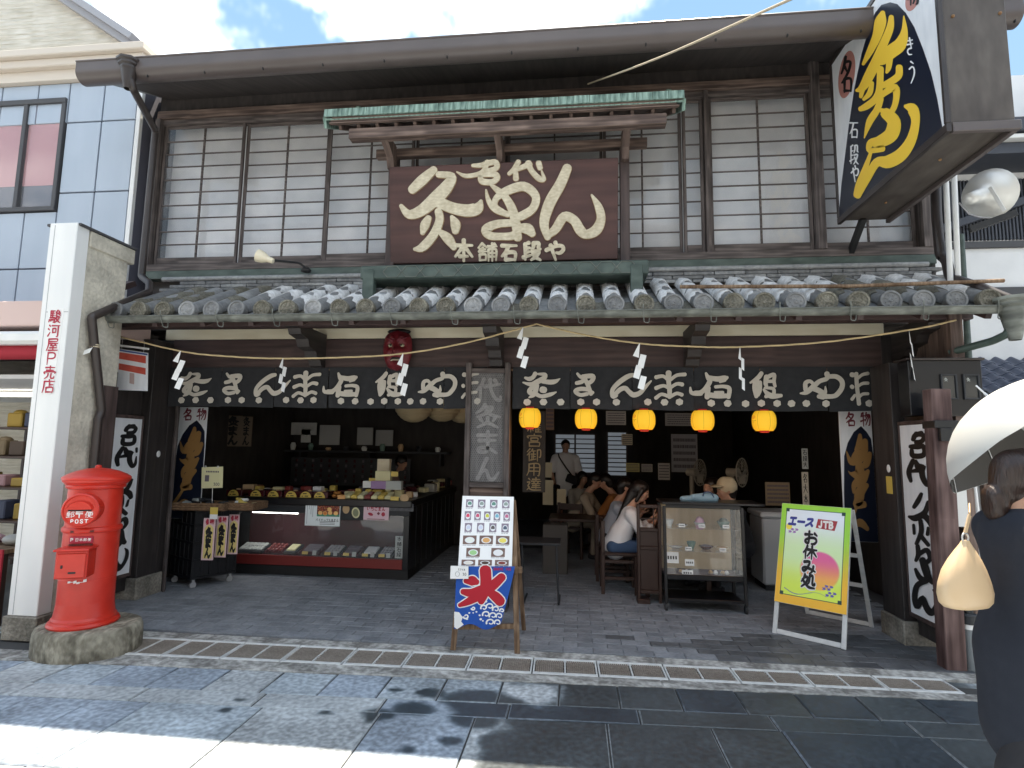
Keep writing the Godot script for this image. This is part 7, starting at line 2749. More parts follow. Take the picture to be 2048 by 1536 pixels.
	for k in 5:
		s = begin()
		var p := W(671+(k % 3)*7,990,z - 0.1)
		ball(s,Vector3.ZERO,Vector3(0.035,0.024,0.05),10,6)
		solo("rice_cracker",s.commit(),mat(lin(0.36,0.15,0.03),0.6),"small orange cracker bag in the pile right of the maroon boxes","packet",Vector3(p.x,0.975+0.035*(k/3),z - 0.08 - 0.05*(k % 2)),"orange cracker bags")
	card("orange_ticket","orange price ticket before the orange cracker bags","ticket",[675,990,690,1001],z+0.02,mat(lin(0.62,0.33,0.12),0.6))
	card("yellow_ticket","yellow price ticket left of the bun-shaped ticket","ticket",[781,993,797,1003],z+0.02,M.yolk)
	s = begin()
	ball(s,Vector3.ZERO,Vector3(0.058,0.05,0.012),16,8)
	solo("bun_ticket",s.commit(),M.tan,"bun-shaped brown price ticket at the counter corner","ticket",W(809,996,z+0.02))
	# display boxes on the corner
	var dis := [["display_box","tall pale green sweets box with bun pictures on the counter corner",[751,942,780,966],M.pale_yellow,-7.05],["display_box","purple sweets box leaning below the pale green box",[742,962,772,978],mat(lin(0.30,0.18,0.36),0.5),-6.98],["display_box","grey-green sweets box tilted at the counter corner",[772,962,802,980],M.grey_card,-6.96],["display_box","white sweets box behind the purple box",[726,962,750,976],M.paper,-7.08],["display_box","tall cream folded paper bag standing at the back of the counter",[755,918,778,945],M.cream,-7.3]]
	for q: Array in dis:
		card(q[0],q[1],"box",q[2],q[4],q[3],"display boxes on the counter corner",0.08)
	card("yellow_ticket","yellow price ticket beside the tall pale green box","ticket",[782,943,796,953],-7.04,M.yolk)
	card("yellow_ticket","yellow price ticket behind the purple box","ticket",[738,956,752,965],-7.10,M.yolk)
	# a second row of stock behind and along the counter
	rng.seed = 123
	for k in 34:
		s = begin()
		var sz := Vector3(rng.randf_range(0.07,0.15),rng.randf_range(0.05,0.13),rng.randf_range(0.06,0.12))
		bx(s,Vector3(0,sz.y/2,0),sz,0.008)
		var st := solo("stock_box",s.commit(),[M.lacquer,M.yolk,M.pale_yellow,M.counter_red,M.white,M.tan,M.purple_grey][rng.randi_range(0,6)],"small sweets box in the stock rows behind the ticketed boxes","box",Vector3(-4.25+(k % 17)*0.135,0.946,-7.12 - 0.16*(k/17)),"stock rows on the counter")
		st.rotation.y = rng.randf_range(-0.25,0.25)
	# posters on the rail
	var im := Image.create(256,200,false,Image.FORMAT_RGB8)
	im.fill(Color(0.92,0.95,0.96))
	im.fill_rect(Rect2i(86,4,166,118),Color(0.35,0.12,0.10))
	rng.seed = 5
	for k in 260:
		var c := Color(0.75,0.45,0.18) if rng.randf() < 0.45 else Color(0.55,0.16,0.14)
		var x := rng.randi_range(88,246)
		im.fill_rect(Rect2i(x,rng.randi_range(5,90),6,5),c.lightened(rng.randf()*0.2))
	im.fill_rect(Rect2i(86,106,166,18),Color(0.25,0.55,0.45))
	for q: Array in [[110,98],[146,100],[182,96],[224,98],[176,68]]:
		for y in 40:
			for x in 34:
				var dx := (x - 17)/16.0
				var dy := (y - 22)/(19.0 if y < 22 else 14.0)
				if dx*dx+dy*dy < 1.0:
					im.set_pixel(q[0]+x - 17,q[1]+y - 22,Color(0.95,0.76,0.48) if (q[0] != 146 or dx*dx+dy*dy > 0.6) else Color(0.85,0.50,0.22))
	for k in 5:
		im.fill_rect(Rect2i(12+k*14,10,3,[176,60,100,120,40][k]),Color(0.55,0.58,0.62))
	for k in 3:
		im.fill_rect(Rect2i(110,160+k*12,110,4),Color(0.35,0.35,0.38))
	var ps := card("sweets_poster","white poster with golden buns and upright print on the counter front","poster",[612,1001,679,1053],z+0.010,M.paper,"posters on the counter front")
	s = begin()
	var pa := W(612,1001,z+0.010)
	var pb := W(679,1053,z+0.010)
	var hw := (pb.x - pa.x)/2
	var hh := (pa.y - pb.y)/2
	quad_uv(s,Vector3(-hw,hh,0.001),Vector3(hw,hh,0.001),Vector3(hw,-hh,0.001),Vector3(-hw,-hh,0.001))
	part("print",s.commit(),picture(im,0.4),ps)
	s = begin()
	for k in 9:
		write_glyph(s,"パイナップル灸まん"[k],Vector2(-0.085+k*0.033,0.062),Vector2(0.030,0.036),0.0042,flat(Vector3.ZERO,Vector3.RIGHT,Vector3.DOWN,Vector3.BACK),0.002)
	part("lettering",s.commit(),M.ink,ps)
	var dk := card("bun_poster","dark photograph of a bun and its cut half on the counter front","poster",[680,1003,726,1041],z+0.008,M.charcoal,"posters on the counter front")
	s = begin()
	ball(s,Vector3(-0.07,0.02,0.0),Vector3(0.045,0.055,0.0012),16,8)
	part("bun_picture",s.commit(),M.tan,dk)
	s = begin()
	ball(s,Vector3(0.055,-0.02,0.0),Vector3(0.052,0.066,0.0012),16,8,Basis(Vector3.BACK,0.2))
	part("cut_picture",s.commit(),M.pale_yellow,dk)
	s = begin()
	ball(s,Vector3(0.055,-0.02,0.001),Vector3(0.036,0.048,0.0012),16,8,Basis(Vector3.BACK,0.2))
	part("filling_picture",s.commit(),mat(lin(0.22,0.24,0.14),0.5),dk)
	var pk := card("strawberry_poster","pink poster with red rounded characters on the counter front","poster",[728,1003,777,1041],z+0.010,mat(lin(0.72,0.52,0.58),0.6),"posters on the counter front")
	s = begin()
	for k in 5:
		write_glyph(s,"いちごまん"[k],Vector2(-0.118+k*0.047,-0.052),Vector2(0.044,0.050),0.009,flat(Vector3.ZERO,Vector3.RIGHT,Vector3.DOWN,Vector3.BACK),0.001)
	bx(s,Vector3(0,0.098,0.001),Vector3(0.24,0.006,0.0004),0.0)
	bx(s,Vector3(0,0.070,0.001),Vector3(0.24,0.004,0.0004),0.0)
	bx(s,Vector3(0,0.084,0.001),Vector3(0.14,0.008,0.0004),0.0)
	ball(s,Vector3(-0.07,-0.04,0.0),Vector3(0.035,0.018,0.0012),12,6,Basis(Vector3.BACK,-0.3))
	ball(s,Vector3(0.09,-0.038,0.0),Vector3(0.024,0.026,0.0012),12,6)
	part("red_print",s.commit(),M.red_ink,pk)
	s = begin()
	bx(s,Vector3(0,-0.098,0.001),Vector3(0.22,0.008,0.0004),0.0)
	bx(s,Vector3(0.03,-0.03,0.001),Vector3(0.03,0.03,0.0004),0.0,Basis(Vector3.BACK,0.7))
	part("dark_print",s.commit(),M.maroon,pk)

func make_crate() -> void:
	# wheeled black crate stack with wicker trays
	var u := Vector3(-0.47,0,-0.27)
	var v := Vector3(0.24,0,-0.44)
	var c := Vector3(-4.19,0,-5.99)
	var un := u.normalized()
	var ctr := c+u/2+v/2
	var turn := atan2(-(-un).z,(-un).x)
	var o := thing("wheeled_crate","black lattice crate on castors under the wicker trays","crate",ctr,turn)
	var hx := 0.27
	var hz := 0.255
	var s := begin()
	bb(s,Vector3(-hx+0.01,0.12,-hz+0.01),Vector3(hx - 0.01,0.83,hz - 0.01),0.004)
	part("body",s.commit(),M.black_gloss,o)
	for y: float in [0.10,0.29,0.48,0.67,0.82]:
		s = begin()
		bb(s,Vector3(-hx,y,-hz),Vector3(hx,y+0.03,hz),0.006)
		part("rib",s.commit(),M.black_gloss,o)
	for k in 6:
		s = begin()
		var x := lerpf(-hx+0.012,hx - 0.012,k/5.0)
		bb(s,Vector3(x - 0.012,0.131,hz - 0.012),Vector3(x+0.012,0.819,hz - 0.001),0.002)
		var z2 := lerpf(-hz+0.012,hz - 0.012,k/5.0)
		bb(s,Vector3(hx - 0.012,0.131,z2 - 0.012),Vector3(hx - 0.001,0.819,z2+0.012),0.002)
		part("upright_rib",s.commit(),M.black_gloss,o)
	for q: Vector2 in [Vector2(-1,-1),Vector2(1,-1),Vector2(-1,1),Vector2(1,1)]:
		s = begin()
		var w := Vector3(q.x*(hx - 0.05),0.035,q.y*(hz - 0.05))
		tube(s,[w - Vector3(0.012,0,0),w+Vector3(0.012,0,0)],0.035,14)
		bb(s,w+Vector3(-0.018,0.02,-0.015),w+Vector3(0.018,0.066,0.015),0.002)
		part("castor",s.commit(),M.steel,o)
	# wicker trays
	for k in 2:
		var p := W([395,474][k],1016,-5.98)
		var t := thing("wicker_tray",["wicker tray of dark packets at the left on the black crate","wicker tray of yellow packets at the right on the black crate"][k],"tray",Vector3([-4.16,-3.76][k],0.856,[-6.12,-6.25][k]),0.06,"wicker trays on the crate")
		var hw: float = [0.29,0.17][k]
		for e: Array in [[-hw,hw,0.15,0.17],[-hw,hw,-0.17,-0.15]]:
			s = begin()
			bb(s,Vector3(e[0],0,e[2]),Vector3(e[1],0.085,e[3]),0.006)
			for j in 3:
				tube(s,[Vector3(e[0],0.016+j*0.027,(e[2]+e[3])/2+(0.011 if e[2] > 0 else -0.011)),Vector3(e[1],0.016+j*0.027,(e[2]+e[3])/2+(0.011 if e[2] > 0 else -0.011))],0.009,6)
			part("side",s.commit(),M.wicker,t)
		s = begin()
		for x: float in [-hw,hw - 0.02]:
			bb(s,Vector3(x,0,-0.149),Vector3(x+0.02,0.085,0.149),0.006)
		bb(s,Vector3(-hw+0.021,0,-0.149),Vector3(hw - 0.021,0.012,0.149),0.0)
		part("base",s.commit(),M.wicker,t)
		rng.seed = 9+k
		for j in ([9,8][k] as int):
			s = begin()
			bx(s,Vector3.ZERO,Vector3(0.11,0.035,0.08),0.012)
			var m: Material = [M.charcoal,M.grey_card,M.charcoal][j % 3] if k == 0 else [M.yolk,M.pale_yellow,M.yolk,M.white][j % 4]
			var b := solo("snack_packet",s.commit(),m,["dark foil snack packet in the left wicker tray","yellow snack packet in the right wicker tray"][k],"packet",t.position+Vector3(rng.randf_range(-hw+0.07,hw - 0.07),0.045+0.028*(j/3),rng.randf_range(-0.09,0.09)),["dark packets in the wicker tray","yellow packets in the wicker tray"][k])
			b.rotation = Vector3(rng.randf_range(-0.3,0.3),rng.randf_range(-1.5,1.5),rng.randf_range(-0.3,0.3))
	# three paper tags hanging on the crate
	for k in 3:
		var z := -5.92 - k*0.13
		var u0: float = [405,433,457][k]
		var t := thing("name_tag",["pink-edged yellow tag with black characters at the left of three on the crate","pink-edged yellow tag with black characters in the middle of three on the crate","pink-edged yellow tag with black characters at the right of three on the crate"][k],"tag",Vector3.ZERO,0.0,"yellow tags on the crate")
		var A := W([408,434,459][k],[1036,1032,1029][k],z)
		var B := W([432,457,480][k],[1034,1030,1026][k],z - 0.02)
		var hgt: float = [0.45,0.45,0.44][k]
		var fx := B - A
		fx.y = 0
		var n := fx.cross(Vector3.DOWN).normalized()
		if n.z < 0:
			n = -n
		s = begin()
		slab3(s,[A,A+fx,A+fx+Vector3(0,-hgt,0),A+Vector3(0,-hgt,0)],-n*0.002)
		part("card",s.commit(),mat(lin(0.66,0.46,0.48),0.6),t)
		var at := flat(A+n*0.0008,fx/100.0,Vector3(0,-hgt/100.0,0),n)
		s = begin()
		poly2(s,at,PackedVector2Array([Vector2(12,24),Vector2(30,18),Vector2(50,15),Vector2(70,18),Vector2(88,24),Vector2(88,96),Vector2(12,96)]),0.0006)
		part("yellow_field",s.commit(),mat(lin(0.68,0.54,0.20),0.6),t)
		s = begin()
		for j in 3:
			write_glyph(s,"灸まん"[j],Vector2(20,24+j*24),Vector2(62,22),9.0,at,0.0016)
		part("lettering",s.commit(),M.ink,t)
		s = begin()
		write_glyph(s,"名",Vector2(14,3),Vector2(34,12),4.5,at,0.0012)
		write_glyph(s,"物",Vector2(52,3),Vector2(34,12),4.0,at,0.0012)
		part("red_lettering",s.commit(),M.red_ink,t)
	# price card on a stick
	var pc := thing("price_sign","cream price card on a thin stick over the wicker trays","sign",Vector3(-4.05,0.94,-6.02))
	s = begin()
	bx(s,Vector3(0,0.28,0),Vector3(0.255,0.235,0.004),0.001,Basis(Vector3.BACK,0.05))
	part("card",s.commit(),M.pale_yellow,pc)
	s = begin()
	tube(s,[Vector3(0.02,-0.08,-0.006),Vector3(0.0,0.36,-0.006)],0.004,6)
	part("stick",s.commit(),M.steel,pc)
	s = begin()
	for x: float in [-0.09,0.06]:
		bx(s,Vector3(x,0.40,0.0),Vector3(0.02,0.025,0.012),0.003)
	part("clip",s.commit(),M.steel,pc)
	s = begin()
	for k in 8:
		bx(s,Vector3(-0.07+k*0.02,0.345,0.003),Vector3(0.014,0.018,0.0006),0.0)
	bx(s,Vector3(-0.06,0.27,0.003),Vector3(0.05,0.07,0.0006),0.0)
	for k in 3:
		write_glyph(s,"300"[k],Vector2(0.02+k*0.026,0.0),Vector2(0.024,0.036),0.006,flat(Vector3(0,0.225,0.003),Vector3.RIGHT,Vector3.DOWN,Vector3.BACK),0.0006)
	part("print",s.commit(),M.purple_grey,pc)
	var tg := thing("price_tag","small yellow and white price tag on the wicker tray edge","tag",W(428,1025,-5.90))
	s = begin()
	bb(s,Vector3(-0.045,-0.02,0),Vector3(0.045,0.055,0.003),0.0)
	part("yellow_half",s.commit(),M.yolk,tg)
	s = begin()
	bb(s,Vector3(-0.045,-0.07,0),Vector3(0.045,-0.0205,0.003),0.0)
	part("white_half",s.commit(),M.white,tg)

func make_showcase() -> void:
	var o := thing("food_showcase","black-framed glass food showcase on castors with two glass shelves","showcase",Vector3(0.90,0,-6.02))
	var w := 0.80
	var d := 0.42
	# front leans back a little towards the top
	var F := func(x: float,y: float) -> Vector3: return Vector3(x,y,-(y - 0.30)*0.06)
	var s := begin()
	for x: float in [0.015,w - 0.015]:
		s = begin()
		bar(s,F.call(x,0.08),F.call(x,1.03),0.03,0.03)
		part("front_post",s.commit(),M.black_gloss,o)
		s = begin()
		bar(s,Vector3(x,0.08,-d),Vector3(x,1.03,-d),0.03,0.03)
		part("rear_post",s.commit(),M.black_gloss,o)
	for q: Array in [[1.03,0.035],[0.335,0.05],[0.115,0.03]]:
		s = begin()
		bar(s,F.call(0.031,q[0]),F.call(w - 0.031,q[0]),0.03,q[1])
		part("front_rail",s.commit(),M.black_gloss,o)
	s = begin()
	bb(s,Vector3(-0.01,1.05,-d - 0.02),Vector3(w+0.20,1.075,0.0),0.004)
	part("top",s.commit(),M.black_gloss,o)
	s = begin()
	bb(s,Vector3(0.031,0.30,-d),Vector3(w - 0.031,0.33,-0.02))
	part("floor_board",s.commit(),M.black_gloss,o)
	s = begin()
	bb(s,Vector3(0.031,0.10,-d),Vector3(w - 0.031,0.115,-0.015))
	part("under_shelf",s.commit(),M.black_gloss,o)
	s = begin()
	bb(s,Vector3(0.031,0.335,-d - 0.012),Vector3(w - 0.031,1.03,-d - 0.002),0.0)
	part("back_panel",s.commit(),M.plywood,o)
	s = begin()
	bb(s,Vector3(0.031,0.331,-d+0.003),Vector3(w - 0.031,0.337,-0.03),0.0)
	part("mat",s.commit(),M.purple_grey,o)
	for y: float in [0.80,0.575]:
		s = begin()
		bb(s,Vector3(0.031,y,-d+0.003),Vector3(w - 0.031,y+0.006,-0.05),0.0)
		part("glass_shelf",s.commit(),M.clear,o)
	s = begin()
	quad_auto(s,F.call(0.031,1.01),F.call(w - 0.031,1.01),F.call(w - 0.031,0.36),F.call(0.031,0.36))
	part("front_glass",s.commit(),M.clear,o)
	s = begin()
	for x: float in [0.008,w - 0.008]:
		quad(s,Vector3(x,1.01,-0.06),Vector3(x,1.01,-d),Vector3(x,0.36,-d),Vector3(x,0.36,-0.02),Vector3.RIGHT)
	part("side_glass",s.commit(),M.clear,o)
	for q: Vector3 in [Vector3(0.015,0,0.0),Vector3(w - 0.015,0,0.0),Vector3(0.015,0,-d),Vector3(w - 0.015,0,-d)]:
		s = begin()
		tube(s,[q+Vector3(-0.012,0.04,0),q+Vector3(0.012,0.04,0)],0.038,14)
		part("castor",s.commit(),M.charcoal,o)
	# sample dishes
	var base := o.position
	var bowl := func(called: String,label: String,x: float,y: float,r: float,h: float,m: Material,top: Material,th: float) -> void:
		var t := thing(called,label,"dish",base+Vector3(x,y,-0.2),0.0,"sample dishes in the showcase")
		var b := begin()
		lathe(b,[Vector2(0,0),Vector2(r*0.5,0),Vector2(r*0.55,h*0.15),Vector2(r*0.85,h*0.6),Vector2(r,h),Vector2(r*0.94,h),Vector2(r*0.75,h*0.6),Vector2(0,h*0.4)],24)
		part("bowl",b.commit(),m,t)
		b = begin()
		ball(b,Vector3(0,h*0.8,0),Vector3(r*0.8,th,r*0.8),16,8)
		part("food",b.commit(),top,t)
	bowl.call("sample_cup","white cup with a blue mark on the upper glass shelf",0.09,0.807,0.045,0.07,M.ceramic,M.white,0.01)
	bowl.call("sample_bowl","tall white shaved ice with pink syrup on the upper shelf",0.40,0.807,0.06,0.05,M.ceramic,mat(lin(0.66,0.40,0.50),0.6),0.07)
	bowl.call("sample_bowl","green glass bowl of dark jelly on the upper shelf",0.64,0.807,0.065,0.065,M.celadon,mat(lin(0.10,0.14,0.12),0.3),0.05)
	bowl.call("sample_bowl","flat dish of sweets beside the white cup",0.22,0.807,0.06,0.02,M.ceramic,M.lacquer_cup,0.018)
	bowl.call("sample_cup","green tea cup on the lower glass shelf",0.31,0.582,0.048,0.075,M.celadon,M.celadon,0.008)
	bowl.call("sample_bowl","red-brown lacquer tray of sweets on the lower shelf",0.46,0.582,0.075,0.035,M.lacquer_cup,M.purple_grey,0.02)
	bowl.call("sample_bowl","wide cream dish on the lower glass shelf",0.62,0.582,0.075,0.028,M.cream,M.tan,0.015)
	bowl.call("sample_bowl","round pale dish at the left of the lower shelf",0.15,0.582,0.07,0.02,M.ceramic,M.ceramic,0.012)
	for k in 6:
		bowl.call("sample_sweet","small white bun model on the showcase floor",[0.50,0.55,0.62,0.66,0.20,0.26][k],0.338,0.028,0.01,M.ceramic,M.white if k % 2 else M.tan,0.028)
	var ct := [["small white price card before the flat dish",0.20,0.83,-0.10,0.065,0.035],["small white price card before the pink shaved ice",0.40,0.83,-0.10,0.065,0.035],["small white price card before the green bowl",0.64,0.83,-0.10,0.065,0.035],["small white price card before the green tea cup",0.26,0.60,-0.09,0.065,0.035],["small white price card before the cream dish",0.60,0.60,-0.09,0.065,0.035],["large white notice at the left of the showcase floor",0.10,0.50,-0.12,0.13,0.11],["white notice card beside the large notice",0.27,0.46,-0.10,0.09,0.065],["pale card lying at the front of the showcase floor",0.24,0.365,-0.06,0.11,0.055]]
	for q: Array in ct:
		s = begin()
		bx(s,Vector3.ZERO,Vector3(q[4],q[5],0.004),0.0,Basis(Vector3.RIGHT,-0.15))
		var c := solo("display_card",s.commit(),M.paper,q[0],"card",base+Vector3(q[1],q[2],q[3]),"cards in the showcase")
		var s2 := begin()
		for j in 4:
			bx(s2,Vector3(-q[4]*0.3+j*q[4]*0.2,0,0.003),Vector3(q[4]*0.13,q[5]*0.3,0.0005),0.0,Basis(Vector3.RIGHT,-0.15))
		part("print",s2.commit(),M.ink,c)

func make_dining() -> void:
	var s := begin()
	# partition end next to the showcase
	var p := thing("wooden_partition","dark wooden partition with a small glazed lattice top beside the showcase","partition",Vector3(0.785,0,-6.28))
	for x: float in [-0.125,0.095]:
		s = begin()
		bb(s,Vector3(x,0.0,-0.03),Vector3(x+0.03,1.02,0.03))
		part("stile",s.commit(),M.chair,p)
	for y: float in [0.985,0.74,0.55,0.10]:
		s = begin()
		bb(s,Vector3(-0.094,y,-0.025),Vector3(0.094,y+0.035,0.025))
		part("rail",s.commit(),M.chair,p)
	s = begin()
	bb(s,Vector3(-0.094,0.135,-0.012),Vector3(0.094,0.549,0.006))
	bb(s,Vector3(-0.094,0.585,-0.012),Vector3(0.094,0.739,0.006))
	part("board",s.commit(),M.chair,p)
	s = begin()
	bb(s,Vector3(-0.094,0.865,-0.008),Vector3(0.094,0.875,0.008),0.0)
	bb(s,Vector3(0.045,0.776,-0.008),Vector3(0.053,0.984,0.008),0.0)
	part("lattice_bar",s.commit(),M.chair,p)
	s = begin()
	bb(s,Vector3(-0.13,0.0,-0.10),Vector3(0.0,0.05,0.06))
	part("foot",s.commit(),M.chair,p)
	chair("dark wooden chair under the woman in the white blouse",Vector3(0.50,0,-6.75),0.0)
	chair("dark wooden chair under the customer in the pale blue shirt",Vector3(0.46,0,-7.35),0.0)
	tabletop("dining_table","dark dining table behind the partition and showcase",Vector3(1.12,0,-7.05),Vector2(0.75,1.15),0.70,M.chair)
	tabletop("dining_table","dark dining table deeper in the room by the leaning customer",Vector3(0.10,0,-8.15),Vector2(0.9,0.65),0.66,M.chair)
	tabletop("dining_table","dark dining table between the back window and the orange shirt",Vector3(0.9,0,-9.2),Vector2(1.4,0.7),0.68,M.chair)
	chair("dark wooden chair at the deeper dining table",Vector3(0.0,0,-8.75),1.2)
	# back wall windows (daylit paper), fans, notices
	for q: Array in [[1110,868,1191,946,8,2,"lattice window of daylit paper behind the standing man"],[1214,864,1254,952,10,1,"narrow lattice window of daylit paper left of the wall picture"]]:
		var z := -12.95
		var a := W(q[0],q[1],z)
		var b := W(q[2],q[3],z)
		var w := thing("paper_window",q[6],"window",Vector3(0,0,z),0.0,"daylit windows in the back wall")
		s = begin()
		bb(s,Vector3(a.x,b.y,0.0),Vector3(b.x,a.y,0.01),0.0)
		var pm := mat(lin(0.5,0.5,0.5),0.8)
		pm.emission_enabled = true
		pm.emission = Color(0.75,0.8,0.85)
		pm.emission_energy_multiplier = 0.045
		part("window_paper",s.commit(),pm,w)
		s = begin()
		for k in q[4]+1:
			var y := lerpf(b.y,a.y,float(k)/q[4])
			bb(s,Vector3(a.x - 0.03,y - 0.012,0.011),Vector3(b.x+0.03,y+0.012,0.03),0.0)
		for k in q[5]+1:
			var x := lerpf(a.x,b.x,float(k)/q[5])
			bb(s,Vector3(x - 0.02,b.y,0.031),Vector3(x+0.02,a.y,0.05),0.0)
		part("lattice",s.commit(),M.chair,w)
	for k in 2:
		var c := W([1400,1484][k],[945,945][k],[-8.6,-7.9][k])
		var f := thing("wall_fan",["round beige fan behind the woman with dark hair","round beige fan behind the customer in the cream cap"][k],"fan",c,0.9,"electric fans")
		s = begin()
		var pts := []
		for j in 25:
			pts.append(Vector3(cos(TAU*j/24)*0.19,sin(TAU*j/24)*0.19,0))
		tube(s,pts,0.008,6,false)
		for j in 20:
			var an := TAU*j/20
			tube(s,[Vector3(cos(an)*0.19,sin(an)*0.19,0),Vector3(cos(an)*0.1,sin(an)*0.1,0.045),Vector3(cos(an)*0.03,sin(an)*0.03,0.055)],0.0025,4,false)
			tube(s,[Vector3(cos(an)*0.19,sin(an)*0.19,0),Vector3(cos(an)*0.1,sin(an)*0.1,-0.045),Vector3(cos(an)*0.03,sin(an)*0.03,-0.055)],0.0025,4,false)
		part("cage",s.commit(),M.fan_beige,f)
		for j in 4:
			s = begin()
			var an2 := TAU*j/4
			bx(s,Vector3(cos(an2)*0.09,sin(an2)*0.09,0),Vector3(0.12,0.10,0.004),0.0,Basis(Vector3.BACK,an2)*Basis(Vector3.RIGHT,0.5))
			part("blade",s.commit(),M.fan_beige,f)
		s = begin()
		tube(s,[Vector3(0,0,-0.04),Vector3(0,0,-0.20)],0.055,14)
		part("motor",s.commit(),M.fan_beige,f)
		s = begin()
		bar(s,Vector3(0,-0.03,-0.13),Vector3(0,-c.y,-0.13),0.05,0.05)
		part("stand",s.commit(),M.fan_beige,f)
	var fr := thing("chest_freezer","white chest freezer behind the yellow stand sign","freezer",Vector3(2.42,0,-7.0))
	s = begin()
	bb(s,Vector3(-0.25,0.07,-0.5),Vector3(0.45,0.83,0.0),0.02)
	part("body",s.commit(),mat(lin(0.46,0.48,0.50),0.4),fr)
	s = begin()
	bb(s,Vector3(-0.27,0.835,-0.52),Vector3(0.47,0.90,0.02),0.015)
	part("lid",s.commit(),mat(lin(0.52,0.54,0.55),0.4),fr)
	s = begin()
	bb(s,Vector3(-0.22,0.0,-0.45),Vector3(0.42,0.069,-0.04))
	part("foot",s.commit(),M.charcoal,fr)
	# notices and strips on the walls
	var nt := [["menu_sheet","brown printed menu sheet behind the cream cap",[1530,964,1581,1012],-7.6,M.cardboard],["price_strip","upright paper strip with brush characters on the right inner wall",[1603,897,1617,938],-6.9,M.grey_card],["price_strip","lower upright paper strip with brush characters on the right inner wall",[1603,944,1619,1012],-6.9,mat(lin(0.56,0.50,0.40),0.8)],["wall_picture","small framed picture on the post behind the third lantern",[1243,868,1265,890],-10.0,M.cream],["yellow_notice","yellow printed notice under the small framed picture",[1252,926,1279,944],-9.8,mat(lin(0.60,0.54,0.22),0.7)],["grey_notice","pale printed notice right of the yellow one",[1283,928,1305,944],-9.8,M.inside_light],["grey_notice","pale upright notice on the dark inner wall near the fan",[1316,926,1340,960],-9.6,M.inside_light],["wall_poster","large pale poster on the wall behind the fans",[1342,868,1396,945],-10.5,mat(lin(0.46,0.46,0.48),0.8)],["wall_poster","brown hanging scroll beside the row of lanterns",[1092,815,1108,860],-8.5,mat(lin(0.30,0.19,0.13),0.8)],["wall_poster","pale paper on the dark boards over the standing man",[1212,822,1252,850],-9.0,mat(lin(0.50,0.47,0.43),0.8)],["wall_poster","dim paper sheet above the fans",[1330,826,1390,852],-9.5,mat(lin(0.42,0.40,0.38),0.8)]]
	for q: Array in nt:
		var c := card(q[0],q[1],"notice",q[2],q[3],q[4])
		var a := W(q[2][0],q[2][1],q[3])
		var b := W(q[2][2],q[2][3],q[3])
		if q[0] == "price_strip":
			s = begin()
			var w := b.x - a.x
			var hh := a.y - b.y
			for k in 3:
				write_glyph(s,["石段大","名大本"][0 if q[2][1] < 900 else 1][k],Vector2(-w*0.36,-hh*0.46+k*hh*0.31),Vector2(w*0.72,hh*0.28),w*0.11,flat(Vector3.ZERO,Vector3.RIGHT,Vector3.DOWN,Vector3.BACK),0.001)
			part("lettering",s.commit(),M.ink,c)
		else:
			scribble(c,b.x - a.x,a.y - b.y,5,M.purple_grey,0.0008,false,q[2][0])
	# upright plaque with gilt characters
	var pl := card("gilt_plaque","dark upright plaque with gilt characters beside the centre panel","plaque",[1047,822,1090,985],-7.5,M.black_v,"",0.03)
	s = begin()
	for k in 5:
		write_glyph(s,"羅宮御用達"[k],Vector2(-0.10,-0.42+k*0.19),Vector2(0.20,0.175),0.017,flat(Vector3.ZERO,Vector3.RIGHT,Vector3.DOWN,Vector3.BACK),0.001,0.004)
	part("lettering",s.commit(),mat(lin(0.42,0.33,0.18),0.6),pl)
	# folding stand by the easel and boxes below the plaque
	var ft := thing("folding_table","small black folding table standing behind the menu easel","table",Vector3(-0.35,0,-6.2))
	s = begin()
	bb(s,Vector3(-0.25,0.60,-0.2),Vector3(0.2,0.625,0.2))
	part("table_top",s.commit(),M.charcoal,ft)
	for x: float in [-0.2,0.16]:
		s = begin()
		tube(s,bend([Vector3(x,0.61,0.17),Vector3(x+0.03,0.02,0.22),Vector3(x+0.03,0.012,-0.2)],0.04),0.011,8)
		part("leg",s.commit(),M.charcoal,ft)
	s = begin()
	bb(s,Vector3(-0.16,0,-0.14),Vector3(0.16,0.62,0.14),0.01)
	solo("storage_box",s.commit(),mat(lin(0.07,0.065,0.06),0.8),"dim brown box standing below the gilt plaque","box",Vector3(-0.25,0,-7.6))
	for k in 3:
		var c2 := card("hanging_tag",["small pale tag with a drawing left of the standing man's legs","pale tag with black characters by the standing man's legs","narrow tag hanging between the two pale tags"][k],"tag",[[1086,960,1106,1010],[1114,978,1132,1010],[1090,925,1104,955]][k],-8.9,mat(lin(0.54,0.48,0.34),0.8),"paper tags under the plaque")
	# left: shelf with frames, lattice signs
	var sh := thing("wall_shelf","long dark wall shelf with framed pictures behind the counter","shelf",Vector3(-3.4,1.48,-9.2))
	s = begin()
	bb(s,Vector3(-1.44,0.0,-0.16),Vector3(1.35,0.035,0.16))
	part("board",s.commit(),M.charcoal,sh)
	for x: float in [-1.2,0.0,1.2]:
		s = begin()
		bb(s,Vector3(x,-0.2,-0.15),Vector3(x+0.03,-0.001,0.1))
		part("shelf_bracket",s.commit(),M.charcoal,sh)
	s = begin()
	bb(s,Vector3(-4.86,0,-9.5),Vector3(-1.7,2.8,-9.4),0.0)
	solo("inner_partition",s.commit(),M.inside,"dark boarded partition wall behind the sweets counter","wall")
	var fm := [[524,840,573,862,0.55],[583,845,632,870,0.5],[640,850,678,890,0.42],[522,858,540,892,0.6],[603,858,620,885,0.65],[715,855,745,890,0.3],[752,860,785,892,0.3]]
